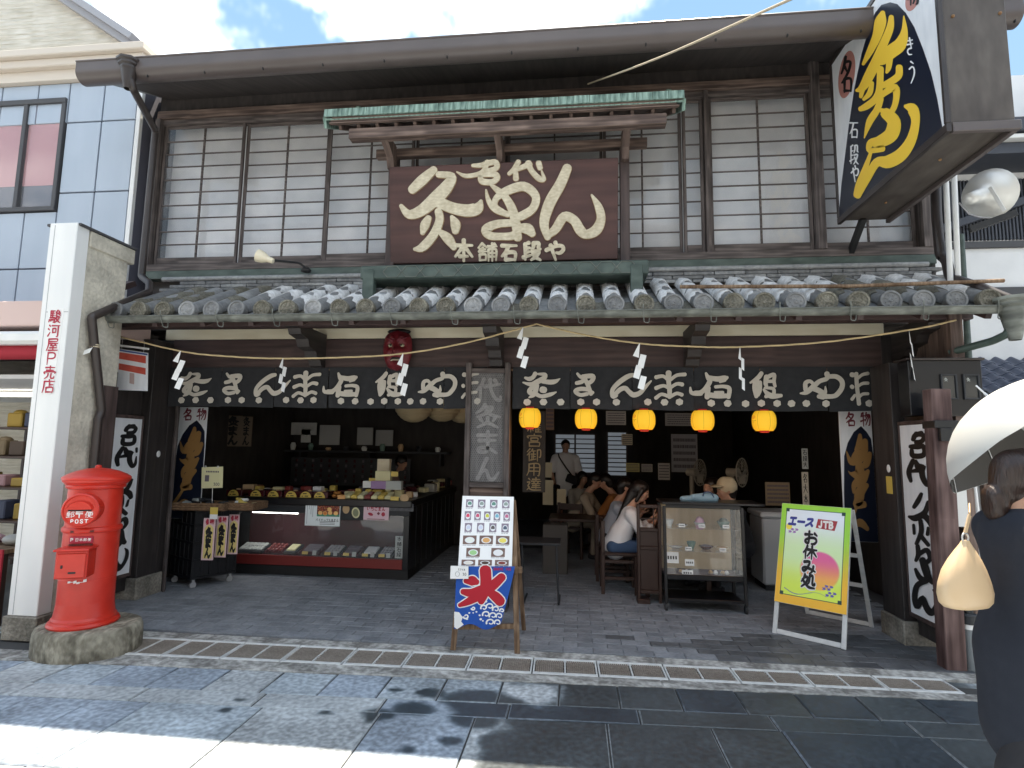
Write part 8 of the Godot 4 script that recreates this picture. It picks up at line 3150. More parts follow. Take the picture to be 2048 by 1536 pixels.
	for k in fm.size():
		var q: Array = fm[k]
		var cc := card("framed_picture",["pale framed picture at the left end of the long shelf","pale framed picture second along the long shelf","framed certificate third along the long shelf","narrow box standing before the first framed picture","white card standing before the second framed picture","dim frame right of the certificate","dim frame at the right end of the long shelf"][k],"picture",[q[0],q[1],q[2],q[3]],-9.15,mat(lin(q[4],q[4],q[4]*0.95),0.5),"frames on the long shelf",0.02)
	rng.seed = 55
	for k in 9:
		s = begin()
		var hh := rng.randf_range(0.05,0.14)
		lathe(s,[Vector2(0,0),Vector2(0.035,0),Vector2(0.05,hh*0.6),Vector2(0.03,hh),Vector2(0,hh)],12)
		solo("small_jar",s.commit(),[M.ceramic,M.celadon,M.tan,M.charcoal][k % 4],"small ceramic jar standing along the long wall shelf","jar",Vector3(-4.7+k*0.31,1.515,-9.08),"jars on the wall shelf")
	for q: Array in [[452,831,480,893,"wooden lattice sign with brush characters on the left inner wall"],[484,833,501,893,"narrow wooden sign with brush characters beside the lattice sign"]]:
		var c := card("lattice_sign",q[4],"sign",[q[0],q[1],q[2],q[3]],-7.5,mat(lin(0.16,0.12,0.085),0.8),"wooden signs on the left inner wall",0.02)
		var a := W(q[0],q[1],-7.5)
		var b := W(q[2],q[3],-7.5)
		var w := b.x - a.x
		s = begin()
		for k in 3:
			write_glyph(s,"灸まん"[k],Vector2(-w*0.36,-0.20+k*0.135),Vector2(w*0.72,0.125),w*0.13,flat(Vector3.ZERO,Vector3.RIGHT,Vector3.DOWN,Vector3.BACK),0.001)
		part("lettering",s.commit(),M.ink,c)
	card("white_fridge","white cabinet door deep behind the price card","cabinet",[442,930,475,985],-8.8,mat(lin(0.62,0.62,0.60),0.6),"",0.4)
	# goods heaped further along the side counter
	for k in 14:
		s = begin()
		bx(s,Vector3.ZERO,Vector3(rng.randf_range(0.08,0.16),rng.randf_range(0.05,0.16),0.12),0.01)
		var o := solo("goods_box",s.commit(),[M.lacquer,M.pale_yellow,M.charcoal,M.counter_red,M.grey_card][k % 5],"small packaged box heaped along the side counter","box",Vector3(-2.2+rng.randf_range(-0.1,0.16),1.01,-7.55 - k*0.14),"boxes along the side counter")
		o.rotation.y = rng.randf_range(-0.4,0.4)
	# a dark rail of hanging charms behind the counter
	s = begin()
	bb(s,Vector3(-4.6,0.955,-8.9),Vector3(-2.6,1.40,-8.85))
	var cr := solo("charm_rack",s.commit(),M.charcoal,"dark rack of small red charms behind the sweets counter","rack")
	for i in 14:
		for j in 5:
			s = begin()
			bx(s,Vector3(-4.5+i*0.14,1.03+j*0.08,-8.84),Vector3(0.035,0.045,0.012),0.004)
			part("charm",s.commit(),M.lacquer if (i+j) % 3 else M.purple_grey,cr)

# ---- people ---------------------------------------------------------------------------------
# skin or cloth from bones: each bone is [a, b, radius a, radius b, flatten axis, flatten]; surface nets on a grid
func bone(a: Vector3,b: Vector3,ra: float,rb: float,ax := Vector3.ZERO,fl := 1.0) -> Array:
	return [a,b,ra,rb,ax,fl]
func bone_dist(p: Vector3,q: Array) -> float:
	var a: Vector3 = q[0]
	var ab: Vector3 = q[1] - a
	var ap := p - a
	var l := ab.length_squared()
	var t := clampf(ap.dot(ab)/l,0.0,1.0) if l > 1e-9 else 0.0
	var v := ap - ab*t
	var fl: float = q[5]
	if fl != 1.0:
		var ax: Vector3 = q[4]
		v += ax*(v.dot(ax)*(1.0/fl - 1.0))
		return (v.length() - lerpf(q[2],q[3],t))*minf(fl,1.0)
	return v.length() - lerpf(q[2],q[3],t)
func field(p: Vector3,bones: Array,k: float) -> float:
	var d := 1e3
	for q: Array in bones:
		var e := bone_dist(p,q)
		var h := clampf(0.5+0.5*(d - e)/k,0.0,1.0)
		d = lerpf(d,e,h) - k*h*(1.0 - h)
	return d
func flesh(bones: Array,cell := 0.012,k := 0.03) -> ArrayMesh:
	var lo := Vector3.ONE*1e3
	var hi := -lo
	for q: Array in bones:
		var r := maxf(q[2],q[3])+cell*2.0+k
		for e in 2:
			lo = lo.min(q[e] - Vector3.ONE*r)
			hi = hi.max(q[e]+Vector3.ONE*r)
	var B := 6
	var nb := Vector3i(((hi - lo)/(cell*B)).ceil())
	var s := begin()
	var nx := nb.x*B+1
	var ny := nb.y*B+1
	var nz := nb.z*B+1
	var val := PackedFloat32Array()
	val.resize(nx*ny*nz)
	val.fill(9.0)
	var live := []
	var rad := cell*B*0.87+cell
	for bz in nb.z:
		for by in nb.y:
			for bxx in nb.x:
				var c := lo+(Vector3(bxx,by,bz)+Vector3.ONE*0.5)*cell*B
				var near := []
				var m := 1e3
				for q: Array in bones:
					var e := bone_dist(c,q)
					m = minf(m,e)
					if e < rad*2.2+k:
						near.append(q)
				if m - k > rad or near.is_empty():
					continue
				if m < -rad*1.6:
					for z in B+1:
						for y in B+1:
							for x in B+1:
								val[(bxx*B+x)+nx*((by*B+y)+ny*(bz*B+z))] = -1.0
					continue
				live.append([Vector3i(bxx,by,bz),near])
				for z in B+1:
					for y in B+1:
						for x in B+1:
							var g := Vector3i(bxx*B+x,by*B+y,bz*B+z)
							val[g.x+nx*(g.y+ny*g.z)] = field(lo+Vector3(g)*cell,near,k)
	var vert := {}
	var P := []
	var N := []
	var corner := [Vector3i(0,0,0),Vector3i(1,0,0),Vector3i(0,1,0),Vector3i(1,1,0),Vector3i(0,0,1),Vector3i(1,0,1),Vector3i(0,1,1),Vector3i(1,1,1)]
	var edges := [[0,1],[2,3],[4,5],[6,7],[0,2],[1,3],[4,6],[5,7],[0,4],[1,5],[2,6],[3,7]]
	for lb: Array in live:
		var b0: Vector3i = lb[0]
		for z in B:
			for y in B:
				for x in B:
					var g := Vector3i(b0.x*B+x,b0.y*B+y,b0.z*B+z)
					var v := []
					var neg := 0
					for c: Vector3i in corner:
						var f := val[(g.x+c.x)+nx*((g.y+c.y)+ny*(g.z+c.z))]
						v.append(f)
						if f < 0.0:
							neg += 1
					if neg == 0 or neg == 8:
						continue
					var acc := Vector3.ZERO
					var cnt := 0
					for e: Array in edges:
						if (v[e[0]] < 0.0) != (v[e[1]] < 0.0):
							var t: float = v[e[0]]/(v[e[0]] - v[e[1]])
							acc += Vector3(corner[e[0]]).lerp(Vector3(corner[e[1]]),t)
							cnt += 1
					var gr := Vector3(v[1]+v[3]+v[5]+v[7] - v[0] - v[2] - v[4] - v[6],v[2]+v[3]+v[6]+v[7] - v[0] - v[1] - v[4] - v[5],v[4]+v[5]+v[6]+v[7] - v[0] - v[1] - v[2] - v[3])
					vert[g] = P.size()
					P.append(lo+(Vector3(g)+acc/cnt)*cell)
					N.append(gr.normalized())
	var z3 := [Vector2.ZERO,Vector2.ZERO,Vector2.ZERO]
	for g: Vector3i in vert:
		var i0 := g.x+nx*(g.y+ny*g.z)
		var a := val[i0] < 0.0
		for ax in 3:
			var st: int = [1,nx,nx*ny][ax]
			if (val[i0+st] < 0.0) == a:
				continue
			var u := Vector3i.ZERO
			var w := Vector3i.ZERO
			u[(ax+1) % 3] = 1
			w[(ax+2) % 3] = 1
			if vert.has(g - u) and vert.has(g - w) and vert.has(g - u - w):
				var q := [vert[g],vert[g - u],vert[g - u - w],vert[g - w]]
				tri3(s,[P[q[0]],P[q[1]],P[q[2]]],[N[q[0]],N[q[1]],N[q[2]]],z3)
				tri3(s,[P[q[0]],P[q[2]],P[q[3]]],[N[q[0]],N[q[2]],N[q[3]]],z3)
	return s.commit()
func facing(turn: float,nod := 0.0,tilt := 0.0) -> Basis:
	# local axes of a head or hand: z forward
	return Basis(Vector3.UP,turn)*Basis(Vector3.RIGHT,nod)*Basis(Vector3.BACK,tilt)
func head_bones(c: Vector3,b: Basis) -> Array:
	var f := func(x: float,y: float,z: float) -> Vector3: return c+b*Vector3(x,y,z)
	var o := [bone(f.call(0,0.032,-0.018),f.call(0,0.030,0.012),0.082,0.080,b.x,0.92),bone(f.call(0,0.0,0.030),f.call(0,-0.070,0.042),0.062,0.036,b.x,0.95),bone(f.call(0,0.012,0.084),f.call(0,-0.018,0.102),0.007,0.012),bone(f.call(0,-0.05,0.082),f.call(0,-0.052,0.083),0.012,0.012),bone(f.call(-0.03,0.026,0.080),f.call(0.03,0.026,0.080),0.010,0.010)]
	for sx: float in [-1.0,1.0]:
		o.append(bone(f.call(sx*0.079,0.012,-0.012),f.call(sx*0.076,-0.018,-0.004),0.017,0.011,b.x,0.5))
		o.append(bone(f.call(sx*0.034,-0.012,0.066),f.call(sx*0.03,-0.03,0.064),0.022,0.018))
	return o
func face_details(o: Node3D,c: Vector3,b: Basis,lips := Color(0.45,0.12,0.10)) -> void:
	for sx: float in [-1.0,1.0]:
		var s := begin()
		ball(s,c+b*Vector3(sx*0.033,0.010,0.082),Vector3(0.012,0.006,0.006),10,6,b)
		part("eye",s.commit(),M.ink,o)
		s = begin()
		tube(s,[c+b*Vector3(sx*0.015,0.030,0.091),c+b*Vector3(sx*0.035,0.035,0.087),c+b*Vector3(sx*0.052,0.028,0.075)],0.0035,6)
		part("eyebrow",s.commit(),M.hair,o)
	var s2 := begin()
	tube(s2,[c+b*Vector3(-0.022,-0.050,0.086),c+b*Vector3(0,-0.049,0.096),c+b*Vector3(0.022,-0.050,0.086)],0.005,6)
	part("mouth",s2.commit(),mat(lin(lips.r,lips.g,lips.b),0.5),o)
func hand_mesh() -> ArrayMesh:
	# relaxed right hand: wrist at the origin, fingers along -y, palm towards +z, thumb at +x
	if cache.has("hand"):
		return cache["hand"]
	var bones := [bone(Vector3(0,0.01,0),Vector3(0,-0.03,0),0.024,0.026,Vector3.BACK,0.75),bone(Vector3(0.012,-0.03,0),Vector3(0.022,-0.082,0.0),0.022,0.014,Vector3.BACK,0.75),bone(Vector3(-0.012,-0.03,0),Vector3(-0.024,-0.076,0.0),0.022,0.013,Vector3.BACK,0.75)]
	var f := [[0.026,-0.085,0.042,0.026,0.020],[0.008,-0.090,0.046,0.029,0.021],[-0.010,-0.088,0.043,0.027,0.020],[-0.027,-0.080,0.034,0.021,0.017]]
	for k in 4:
		var q: Array = f[k]
		var p := Vector3(q[0],q[1],0)
		var an := 0.30+0.06*k
		for j in 3:
			var d := Vector3(q[0]*0.12,-cos(an),sin(an))
			var e: Vector3 = p+d*q[2+j]
			bones.append(bone(p,e,0.0088 - 0.0006*j,0.0082 - 0.0006*j))
			p = e
			an += 0.42
	var t := Vector3(0.022,-0.020,0.006)
	for q: Array in [[Vector3(0.030,-0.030,0.014),0.013,0.010],[Vector3(0.014,-0.028,0.012),0.010,0.009],[Vector3(0.004,-0.024,0.006),0.009,0.008]]:
		bones.append(bone(t,t+q[0],q[1],q[2]))
		t += q[0]
	cache["hand"] = flesh(bones,0.0042,0.008)
	return cache["hand"]
func add_hand(s: SurfaceTool,wrist: Vector3,along: Vector3,palm: Vector3,mirror := false) -> void:
	var y := -along.normalized()
	var z := (palm - y*palm.dot(y)).normalized()
	var x := y.cross(z)
	if mirror:
		x = -x
	s.append_from(hand_mesh(),0,Transform3D(Basis(x,y,z),wrist))

func passer_by() -> void:
	# woman walking to the right under an umbrella, seen from behind her left shoulder
	var at := Vector3(1.85,0,-2.62)
	var turn := 1.5
	var o := thing("person","person in a navy dress with pinned-up brown hair under an umbrella","person",at,turn)
	# local axes: z forward, x to her left
	var hc := Vector3(0.0,1.485,0.03)
	var hb := facing(0.0,0.10)
	var bones := head_bones(hc,hb)
	bones.append(bone(Vector3(0,1.43,0.0),Vector3(0,1.33,-0.02),0.052,0.060))
	bones.append(bone(Vector3(-0.15,1.31,-0.02),Vector3(0.15,1.31,-0.02),0.05,0.05))
	# right arm raised to the umbrella handle, left arm down at the bag
	bones.append_array([bone(Vector3(-0.19,1.28,-0.01),Vector3(-0.22,1.05,0.06),0.046,0.038),bone(Vector3(-0.22,1.05,0.06),Vector3(-0.13,1.20,0.24),0.037,0.026)])
	bones.append_array([bone(Vector3(0.19,1.28,-0.01),Vector3(0.23,1.02,0.05),0.046,0.038),bone(Vector3(0.23,1.02,0.05),Vector3(0.21,0.84,0.20),0.036,0.025)])
	for sx: float in [-1.0,1.0]:
		var fz := 0.20 if sx > 0 else -0.16
		bones.append_array([bone(Vector3(sx*0.08,0.55,fz*0.4),Vector3(sx*0.08,0.09,fz),0.055,0.034),bone(Vector3(sx*0.08,0.05,fz - 0.02),Vector3(sx*0.09,0.03,fz+0.13),0.036,0.028)])
	var s := begin()
	s.append_from(flesh(bones,0.012,0.02),0,Transform3D())
	add_hand(s,Vector3(-0.13,1.20,0.24),Vector3(0.15,0.55,0.75),Vector3(0.9,0.1,-0.3),true)
	add_hand(s,Vector3(0.21,0.84,0.20),Vector3(-0.1,-0.8,0.5),Vector3(-1,0,0))
	part("body",s.commit(),M.skin,o)
	face_details(o,hc,hb)
	# long loose navy dress and dark trousers
	var cl := [bone(Vector3(-0.13,1.29,-0.02),Vector3(0.13,1.29,-0.02),0.072,0.072),bone(Vector3(0,1.22,-0.02),Vector3(0,1.0,0.0),0.165,0.160,Vector3.BACK,0.72),bone(Vector3(0,1.0,0.0),Vector3(0,0.80,-0.01),0.165,0.195,Vector3.BACK,0.80),bone(Vector3(0,0.80,-0.01),Vector3(0,0.52,0.0),0.20,0.215,Vector3.BACK,0.85)]
	for sx: float in [-1.0,1.0]:
		cl.append(bone(Vector3(sx*0.17,1.28,-0.015),Vector3(sx*0.23,1.02,0.055),0.066,0.060))
		cl.append(bone(Vector3(sx*0.23,1.02,0.055),Vector3(sx*(0.19 if sx < 0 else 0.222),1.08 if sx < 0 else 0.90,0.13 if sx < 0 else 0.14),0.055,0.050))
	part("dress",flesh(cl,0.014,0.05),M.navy_cloth,o)
	var tr := []
	for sx: float in [-1.0,1.0]:
		var fz := 0.20 if sx > 0 else -0.16
		tr.append(bone(Vector3(sx*0.085,0.62,0.0),Vector3(sx*0.09,0.36,fz*0.55),0.115,0.110))
		tr.append(bone(Vector3(sx*0.09,0.36,fz*0.55),Vector3(sx*0.09,0.12,fz*0.9),0.110,0.100))
	part("trousers",flesh(tr,0.016,0.03),M.dark_cloth,o)
	var sh := []
	for sx: float in [-1.0,1.0]:
		var fz := 0.20 if sx > 0 else -0.16
		sh.append(bone(Vector3(sx*0.08,0.034,fz - 0.04),Vector3(sx*0.09,0.028,fz+0.14),0.040,0.034,Vector3.UP,0.8))
	part("shoes",flesh(sh,0.012,0.01),M.dark_cloth,o)
	# hair gathered into a low bun, with clips
	var hr := [bone(hc+Vector3(0,0.045,-0.026),hc+Vector3(0,0.055,0.004),0.099,0.092,Vector3.RIGHT,0.97),bone(hc+Vector3(0,0.0,-0.065),hc+Vector3(0,-0.045,-0.055),0.068,0.052),bone(hc+Vector3(0.055,0.03,0.01),hc+Vector3(0.06,-0.0,-0.03),0.032,0.030),bone(hc+Vector3(-0.055,0.03,0.01),hc+Vector3(-0.06,-0.0,-0.03),0.032,0.030),bone(hc+Vector3(0.0,-0.055,-0.115),hc+Vector3(0.01,-0.12,-0.11),0.050,0.045)]
	for k in 10:
		var a := TAU*k/10
		hr.append(bone(hc+Vector3(cos(a)*0.032,-0.085+sin(a)*0.045,-0.135),hc+Vector3(cos(a+0.5)*0.042,-0.10+sin(a+0.5)*0.05,-0.115),0.018,0.014))
	part("hair",flesh(hr,0.009,0.018),M.hair_brown,o)
	s = begin()
	bx(s,hc+Vector3(0.082,0.085,-0.008),Vector3(0.008,0.055,0.012),0.002,Basis(Vector3.BACK,0.5))
	part("gold_clip",s.commit(),mat(lin(0.55,0.38,0.10),0.25,0.8),o)
	s = begin()
	for k in 3:
		ball(s,hc+Vector3(0.032,-0.035 - 0.012*k,-0.135+0.004*k),Vector3.ONE*0.011,8,6)
	part("pearl_clip",s.commit(),mat(lin(0.7,0.68,0.66),0.15),o)
	# umbrella
	var u := thing("umbrella","white open umbrella with a dark lining over the person in navy","umbrella",Vector3(2.115,1.665,-2.86))
	u.basis = Basis(Vector3.BACK,0.45)*Basis(Vector3.RIGHT,-0.5)
	var R := 0.425
	var dome := func(k: float,v: float,r: float) -> Vector3:
		# gore shape: ribs stand out, the cloth between them sags
		var seg := fposmod(k,1.0)
		var sag := 1.0 - 0.055*sin(PI*seg)*v
		var th := v*1.12
		var a := TAU*k/8.0
		return Vector3(cos(a)*sin(th)*sag,cos(th) - 0.435,sin(a)*sin(th)*sag)*(r/sin(1.12))
	for lay in 2:
		s = begin()
		var rr := R if lay == 0 else R - 0.004
		for i in 96:
			for j in 8:
				var k0 := i/12.0
				var k1 := (i+0.999)/12.0
				var a := [dome.call(k0,j/8.0,rr),dome.call(k1,j/8.0,rr),dome.call(k1,(j+1)/8.0,rr),dome.call(k0,(j+1)/8.0,rr)]
				var nn := []
				for p: Vector3 in a:
					nn.append((p+Vector3(0,0.18,0)).normalized())
				var z0 := [Vector2.ZERO,Vector2.ZERO,Vector2.ZERO]
				tri3(s,[a[0],a[1],a[2]],[nn[0],nn[1],nn[2]],z0)
				tri3(s,[a[0],a[2],a[3]],[nn[0],nn[2],nn[3]],z0)
		part("canopy" if lay == 0 else "lining",s.commit(),M.umbrella if lay == 0 else M.umbrella_in,u)
	for k in 8:
		s = begin()
		var pts := []
		for j in 7:
			pts.append(dome.call(float(k),j/6.0,R - 0.008))
		tube(s,pts,0.0028,5)
		part("rib",s.commit(),M.steel,u)
	s = begin()
	tube(s,[Vector3(0,0.30,0),Vector3(0.0,-0.42,0.0)],0.006,8)
	tube(s,[Vector3(0,0.30,0),Vector3(0,0.35,0)],0.004,6)
	part("shaft",s.commit(),M.white_metal,u)
	s = begin()
	tube(s,[Vector3(0,-0.36,0),Vector3(0,-0.47,0)],0.014,10)
	part("handle",s.commit(),M.cream_cloth,u)
	# handbag on her shoulder
	var bp := W(1928,1150,-2.52)
	var b := thing("handbag","glossy cream leather shoulder bag on the person in navy","handbag",bp,0.35)
	s = begin()
	var rings := []
	for q: Array in [[-0.128,0.060,0.030],[-0.122,0.095,0.046],[-0.105,0.113,0.055],[-0.07,0.119,0.058],[-0.03,0.112,0.054],[0.02,0.094,0.046],[0.06,0.070,0.036],[0.095,0.044,0.024],[0.12,0.024,0.014],[0.135,0.014,0.010]]:
		var r := []
		var y: float = q[0]
		for j in 32:
			var a := TAU*j/32
			var fold := 1.0+0.09*sin(a*7.0)*clampf((y+0.05)/0.15,0.0,1.0)
			r.append(Vector3(signf(cos(a))*pow(absf(cos(a)),0.8)*q[1]+0.02*clampf(y/0.13,0.0,1.0),y,signf(sin(a))*pow(absf(sin(a)),0.8)*q[2]*fold))
		rings.append(r)
	loft(s,rings)
	part("body",s.commit(),M.leather,b)
	s = begin()
	var ring_pts := []
	for j in 13:
		ring_pts.append(Vector3(0.02+cos(TAU*j/12)*0.016,0.145+sin(TAU*j/12)*0.018,0.0))
	tube(s,ring_pts,0.004,6,false)
	part("metal_ring",s.commit(),M.steel,b)
	s = begin()
	bar(s,Vector3(0.02,0.16,0.0),Vector3(0.065,0.235,-0.01),0.006,0.022)
	bar(s,Vector3(0.065,0.235,-0.01),Vector3(0.12,0.27,-0.05),0.006,0.022)
	part("strap",s.commit(),M.leather,b)

# a seated guest: local z forward, hips at the origin of x/z
func sitter(label: String,at: Vector3,turn: float,top: Material,hair: Material,lean := 0.12,seat := 0.45,bottom: Material = null,extra := "",cell := 0.018,elbow := true,nod := 0.0,look := 0.0) -> Node3D:
	var o := thing("person",label,"person",at,turn,"")
	var sp := Vector3(0,seat+0.44,lean)
	var hc := Vector3(0,seat+0.66,lean+0.08+nod*0.10)
	var hb := facing(look,nod)
	var bones := head_bones(hc,hb)
	bones.append(bone(hc+Vector3(0,-0.06,-0.02),sp+Vector3(0,0.03,-0.01),0.048,0.055))
	var hands := begin()
	for sx: float in [-1.0,1.0]:
		var sh := sp+Vector3(sx*0.17,-0.02,0)
		var el := sh+Vector3(sx*0.05,-0.22,0.14)
		var wr := el+(Vector3(-sx*0.10,0.16,0.14) if elbow else Vector3(-sx*0.05,-0.02,0.22))
		bones.append(bone(sh,el,0.042,0.036))
		bones.append(bone(el,wr,0.036,0.025))
		hands.append_from(hand_mesh(),0,Transform3D(Basis(Vector3(sx,0,0),(el - wr).normalized(),Vector3(sx,0,0).cross((el - wr).normalized())),wr))
	hands.append_from(flesh(bones,cell*0.75,0.02),0,Transform3D())
	part("body",hands.commit(),M.skin,o)
	face_details(o,hc,hb)
	var cl := [bone(sp+Vector3(-0.12,-0.02,0),sp+Vector3(0.12,-0.02,0),0.066,0.066),bone(sp+Vector3(0,-0.08,0.0),Vector3(0,seat+0.16,lean*0.35),0.150,0.150,Vector3.BACK,0.74),bone(Vector3(0,seat+0.16,lean*0.35),Vector3(0,seat+0.05,0.0),0.150,0.160,Vector3.BACK,0.85)]
	for sx: float in [-1.0,1.0]:
		var sh := sp+Vector3(sx*0.17,-0.02,0)
		cl.append(bone(sh,sh+Vector3(sx*0.05,-0.21,0.13),0.062,0.058))
		if extra == "long_sleeves":
			cl.append(bone(sh+Vector3(sx*0.05,-0.21,0.13),sh+Vector3(sx*0.0,-0.14,0.21),0.055,0.05))
	part("shirt",flesh(cl,cell,0.04),top,o)
	var lg := []
	for sx: float in [-1.0,1.0]:
		lg.append(bone(Vector3(sx*0.09,seat+0.05,-0.02),Vector3(sx*0.11,seat+0.06,0.38),0.085,0.066))
		lg.append(bone(Vector3(sx*0.11,seat+0.06,0.38),Vector3(sx*0.11,0.10,0.34),0.062,0.045))
	part("trousers",flesh(lg,cell,0.03),bottom if bottom else M.dark_cloth,o)
	var sh2 := []
	for sx: float in [-1.0,1.0]:
		sh2.append(bone(Vector3(sx*0.11,0.045,0.30),Vector3(sx*0.115,0.036,0.46),0.042,0.036))
	part("shoes",flesh(sh2,cell,0.01),M.white if extra == "long_sleeves" else M.dark_cloth,o)
	var hr := [bone(hc+hb*Vector3(0,0.045,-0.024),hc+hb*Vector3(0,0.050,0.002),0.092,0.086),bone(hc+hb*Vector3(0,0.0,-0.055),hc+hb*Vector3(0,-0.05,-0.05),0.075,0.06)]
	if extra == "long_sleeves" or extra == "long_hair":
		hr.append(bone(hc+hb*Vector3(0,-0.05,-0.07),sp+Vector3(0.02,-0.12,-0.13),0.066,0.030))
		for sx: float in [-1.0,1.0]:
			hr.append(bone(hc+hb*Vector3(sx*0.075,0.03,0.02),hc+hb*Vector3(sx*0.08,-0.10,0.0),0.030,0.022))
	part("hair",flesh(hr,cell*0.75,0.02),hair,o)
	return o
func make_people() -> void:
	passer_by()
	var p := sitter("person in a loose white blouse and jeans bent over beside the partition",Vector3(0.46,0,-6.75),PI/2,M.white_cloth,M.hair,0.17,0.455,M.denim,"long_sleeves",0.014,true,0.35,-0.15)
	var q := sitter("person with dark hair facing left behind the showcase",Vector3(1.74,0.03,-7.15),-PI/2+0.6,M.beige_cloth,M.hair,0.06,0.46,null,"long_hair",0.016,true,0.0,0.0)
	var r := sitter("person wearing a cream cap behind the showcase",Vector3(1.93,0,-6.95),-PI/2+0.1,M.dark_cloth,M.hair,0.08,0.475,null,"",0.016,false,0.15,0.0)
	# cap
	var c := Node3D.new()
	c.name = "cap"
	r.add_child(c)
	c.position = Vector3(0,0.475+0.66,0.08+0.08+0.015)
	var s := begin()
	part("crown",flesh([bone(Vector3(0,0.075,-0.022),Vector3(0,0.080,0.012),0.096,0.088),bone(Vector3(0,0.05,-0.03),Vector3(0,0.05,0.01),0.097,0.092)],0.010,0.02),M.cream_cloth,c)
	part("brim",flesh([bone(Vector3(-0.045,0.058,0.085),Vector3(0.045,0.058,0.085),0.05,0.05,Vector3.UP,0.22),bone(Vector3(-0.02,0.050,0.13),Vector3(0.02,0.050,0.13),0.045,0.045,Vector3.UP,0.22)],0.008,0.02),M.cream_cloth,c)
	sitter("person in a pale blue shirt behind the white blouse",Vector3(0.42,0,-7.38),PI/2,mat(lin(0.42,0.46,0.54),0.9),M.hair,0.12,0.455,null,"",0.02,true,0.2,0.0)
	sitter("person in a cream T-shirt leaning over the deeper table",Vector3(-0.02,0,-8.75),1.25,M.beige_cloth,M.hair,0.22,0.46,M.beige_cloth,"",0.02,false,0.4,0.0)
	sitter("person in an orange shirt with the head bowed",Vector3(0.72,0,-8.55),-1.9,M.orange_cloth,M.hair,0.16,0.45,null,"",0.02,false,0.4,0.0)
	sitter("person in a pale top seated far back near the window",Vector3(0.05,0,-10.2),0.5,M.inside_light,M.hair,0.08,0.42,null,"long_hair",0.022,false,0.2,0.0)
	# folded light blue bag or jacket on the showcase top
	s = begin()
	part_blue()
	# standing man with a shoulder bag
	var at := Vector3(-0.18,0,-11.0)
	var o := thing("person","person standing in a white T-shirt with a dark shoulder bag before the back window","person",at,0.15)
	var hcc := Vector3(0,1.64,0.03)
	var bones := head_bones(hcc,Basis())
	bones.append(bone(Vector3(0,1.57,0.0),Vector3(0,1.46,-0.01),0.055,0.062))
	s = begin()
	for sx: float in [-1.0,1.0]:
		bones.append(bone(Vector3(sx*0.20,1.42,0),Vector3(sx*0.27,1.15,0.0),0.048,0.042))
		bones.append(bone(Vector3(sx*0.27,1.15,0.0),Vector3(sx*0.22,0.93,0.14),0.04,0.028))
		add_hand(s,Vector3(sx*0.22,0.93,0.14),Vector3(-0.1*sx,-0.9,0.3),Vector3(-sx,0,0.2),sx < 0)
		bones.append(bone(Vector3(sx*0.10,0.55,0),Vector3(sx*0.11,0.10,0.0),0.06,0.042))
	s.append_from(flesh(bones,0.018,0.02),0,Transform3D())
	part("body",s.commit(),M.skin,o)
	face_details(o,hcc,Basis())
	part("hair",flesh([bone(hcc+Vector3(0,0.05,-0.02),hcc+Vector3(0,0.052,0.0),0.088,0.084),bone(hcc+Vector3(0,0.0,-0.05),hcc+Vector3(0,-0.03,-0.05),0.07,0.055)],0.014,0.02),M.hair,o)
	part("shirt",flesh([bone(Vector3(-0.15,1.42,0),Vector3(0.15,1.42,0),0.07,0.07),bone(Vector3(0,1.36,0),Vector3(0,1.05,0),0.185,0.175,Vector3.BACK,0.66),bone(Vector3(0,1.05,0),Vector3(0,0.86,0),0.175,0.18,Vector3.BACK,0.68),bone(Vector3(-0.2,1.42,0),Vector3(-0.265,1.19,0),0.072,0.068),bone(Vector3(0.2,1.42,0),Vector3(0.265,1.19,0),0.072,0.068)],0.018,0.04),M.white_cloth,o)
	part("trousers",flesh([bone(Vector3(-0.09,0.88,0),Vector3(-0.11,0.50,0.01),0.10,0.08),bone(Vector3(0.09,0.88,0),Vector3(0.11,0.50,0.01),0.10,0.08)],0.02,0.03),M.dark_cloth,o)
	part("shoes",flesh([bone(Vector3(-0.11,0.045,-0.03),Vector3(-0.12,0.04,0.15),0.045,0.04),bone(Vector3(0.11,0.045,-0.03),Vector3(0.12,0.04,0.15),0.045,0.04)],0.02,0.01),M.dark_cloth,o)
	var bag := thing("shoulder_bag","dark shoulder bag across the standing man's white shirt","bag",at,0.15)
	s = begin()
	bx(s,Vector3(0.12,1.02,0.165),Vector3(0.26,0.16,0.08),0.02,Basis(Vector3.BACK,-0.35))
	part("pouch",s.commit(),M.dark_cloth,bag)
	s = begin()
	tube(s,smooth_path([Vector3(0.10,1.10,0.17),Vector3(-0.02,1.26,0.15),Vector3(-0.12,1.42,0.09),Vector3(-0.14,1.49,0.02),Vector3(-0.12,1.46,-0.06)],4),0.016,6)
	part("strap",s.commit(),M.dark_cloth,bag)
	# shop assistant behind the counter
	sitter("shop assistant in a dull pink top behind the heaped counter",Vector3(-2.95,0.16,-8.95),1.2,mat(lin(0.30,0.22,0.21),0.9),M.hair,0.10,0.50,null,"",0.022,false,0.3,0.0)
func part_blue() -> void:
	var o := thing("folded_bag","pale blue folded cloth bag lying on the showcase top","bag",Vector3(1.30,1.075,-6.25),-0.1)
	part("cloth",flesh([bone(Vector3(-0.16,0.015,0),Vector3(0.16,0.03,0),0.03,0.045),bone(Vector3(-0.05,0.04,0.02),Vector3(0.12,0.06,-0.02),0.03,0.03)],0.012,0.02),M.blue_cloth,o)
	var s := begin()
	tube(s,smooth_path([Vector3(0.04,0.05,0.04),Vector3(0.06,0.09,0.03),Vector3(0.12,0.09,0.03),Vector3(0.15,0.04,0.04)],4),0.007,6)
	part("handle",s.commit(),M.denim,o)

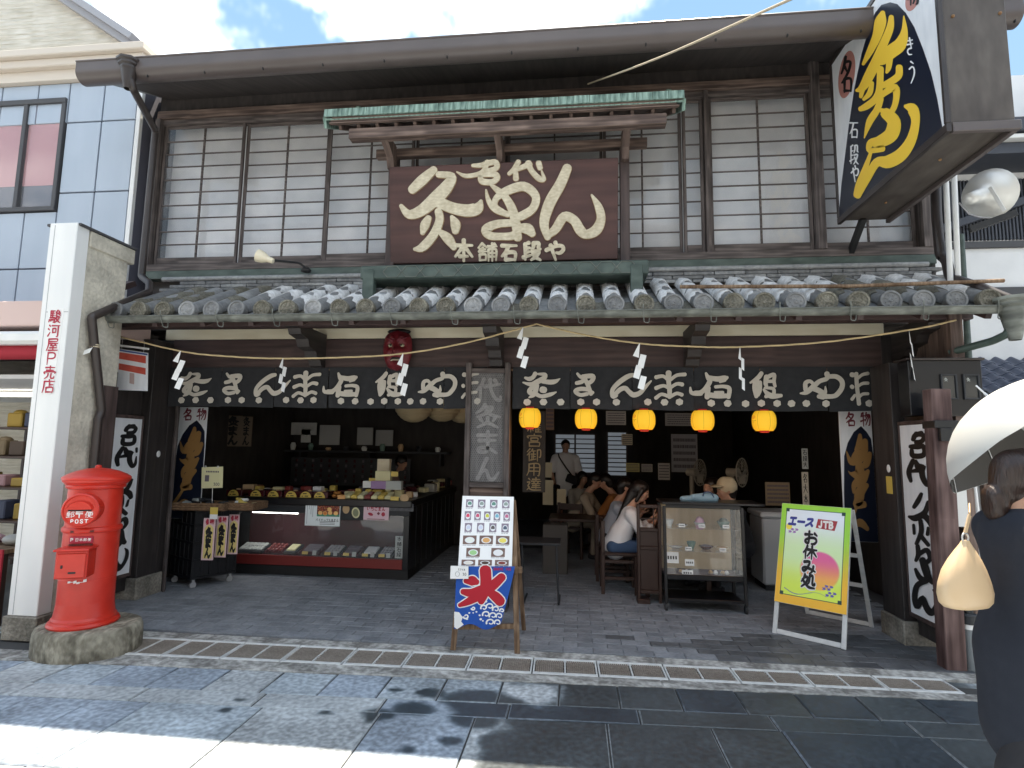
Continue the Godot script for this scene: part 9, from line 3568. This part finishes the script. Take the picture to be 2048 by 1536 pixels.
func _ready() -> void:
	make_materials()
	make_view()
	make_ground()
	make_house()
	make_neighbours()
	make_signboard()
	make_blade()
	make_noren()
	make_lanterns()
	make_rope()
	make_mask()
	make_upright_signs()
	make_centre_panel()
	make_eave_lamps()
	make_postbox()
	make_menu_stand()
	make_stand_sign()
	make_right_corner()
	make_counter()
	make_crate()
	make_showcase()
	make_dining()
	make_people()
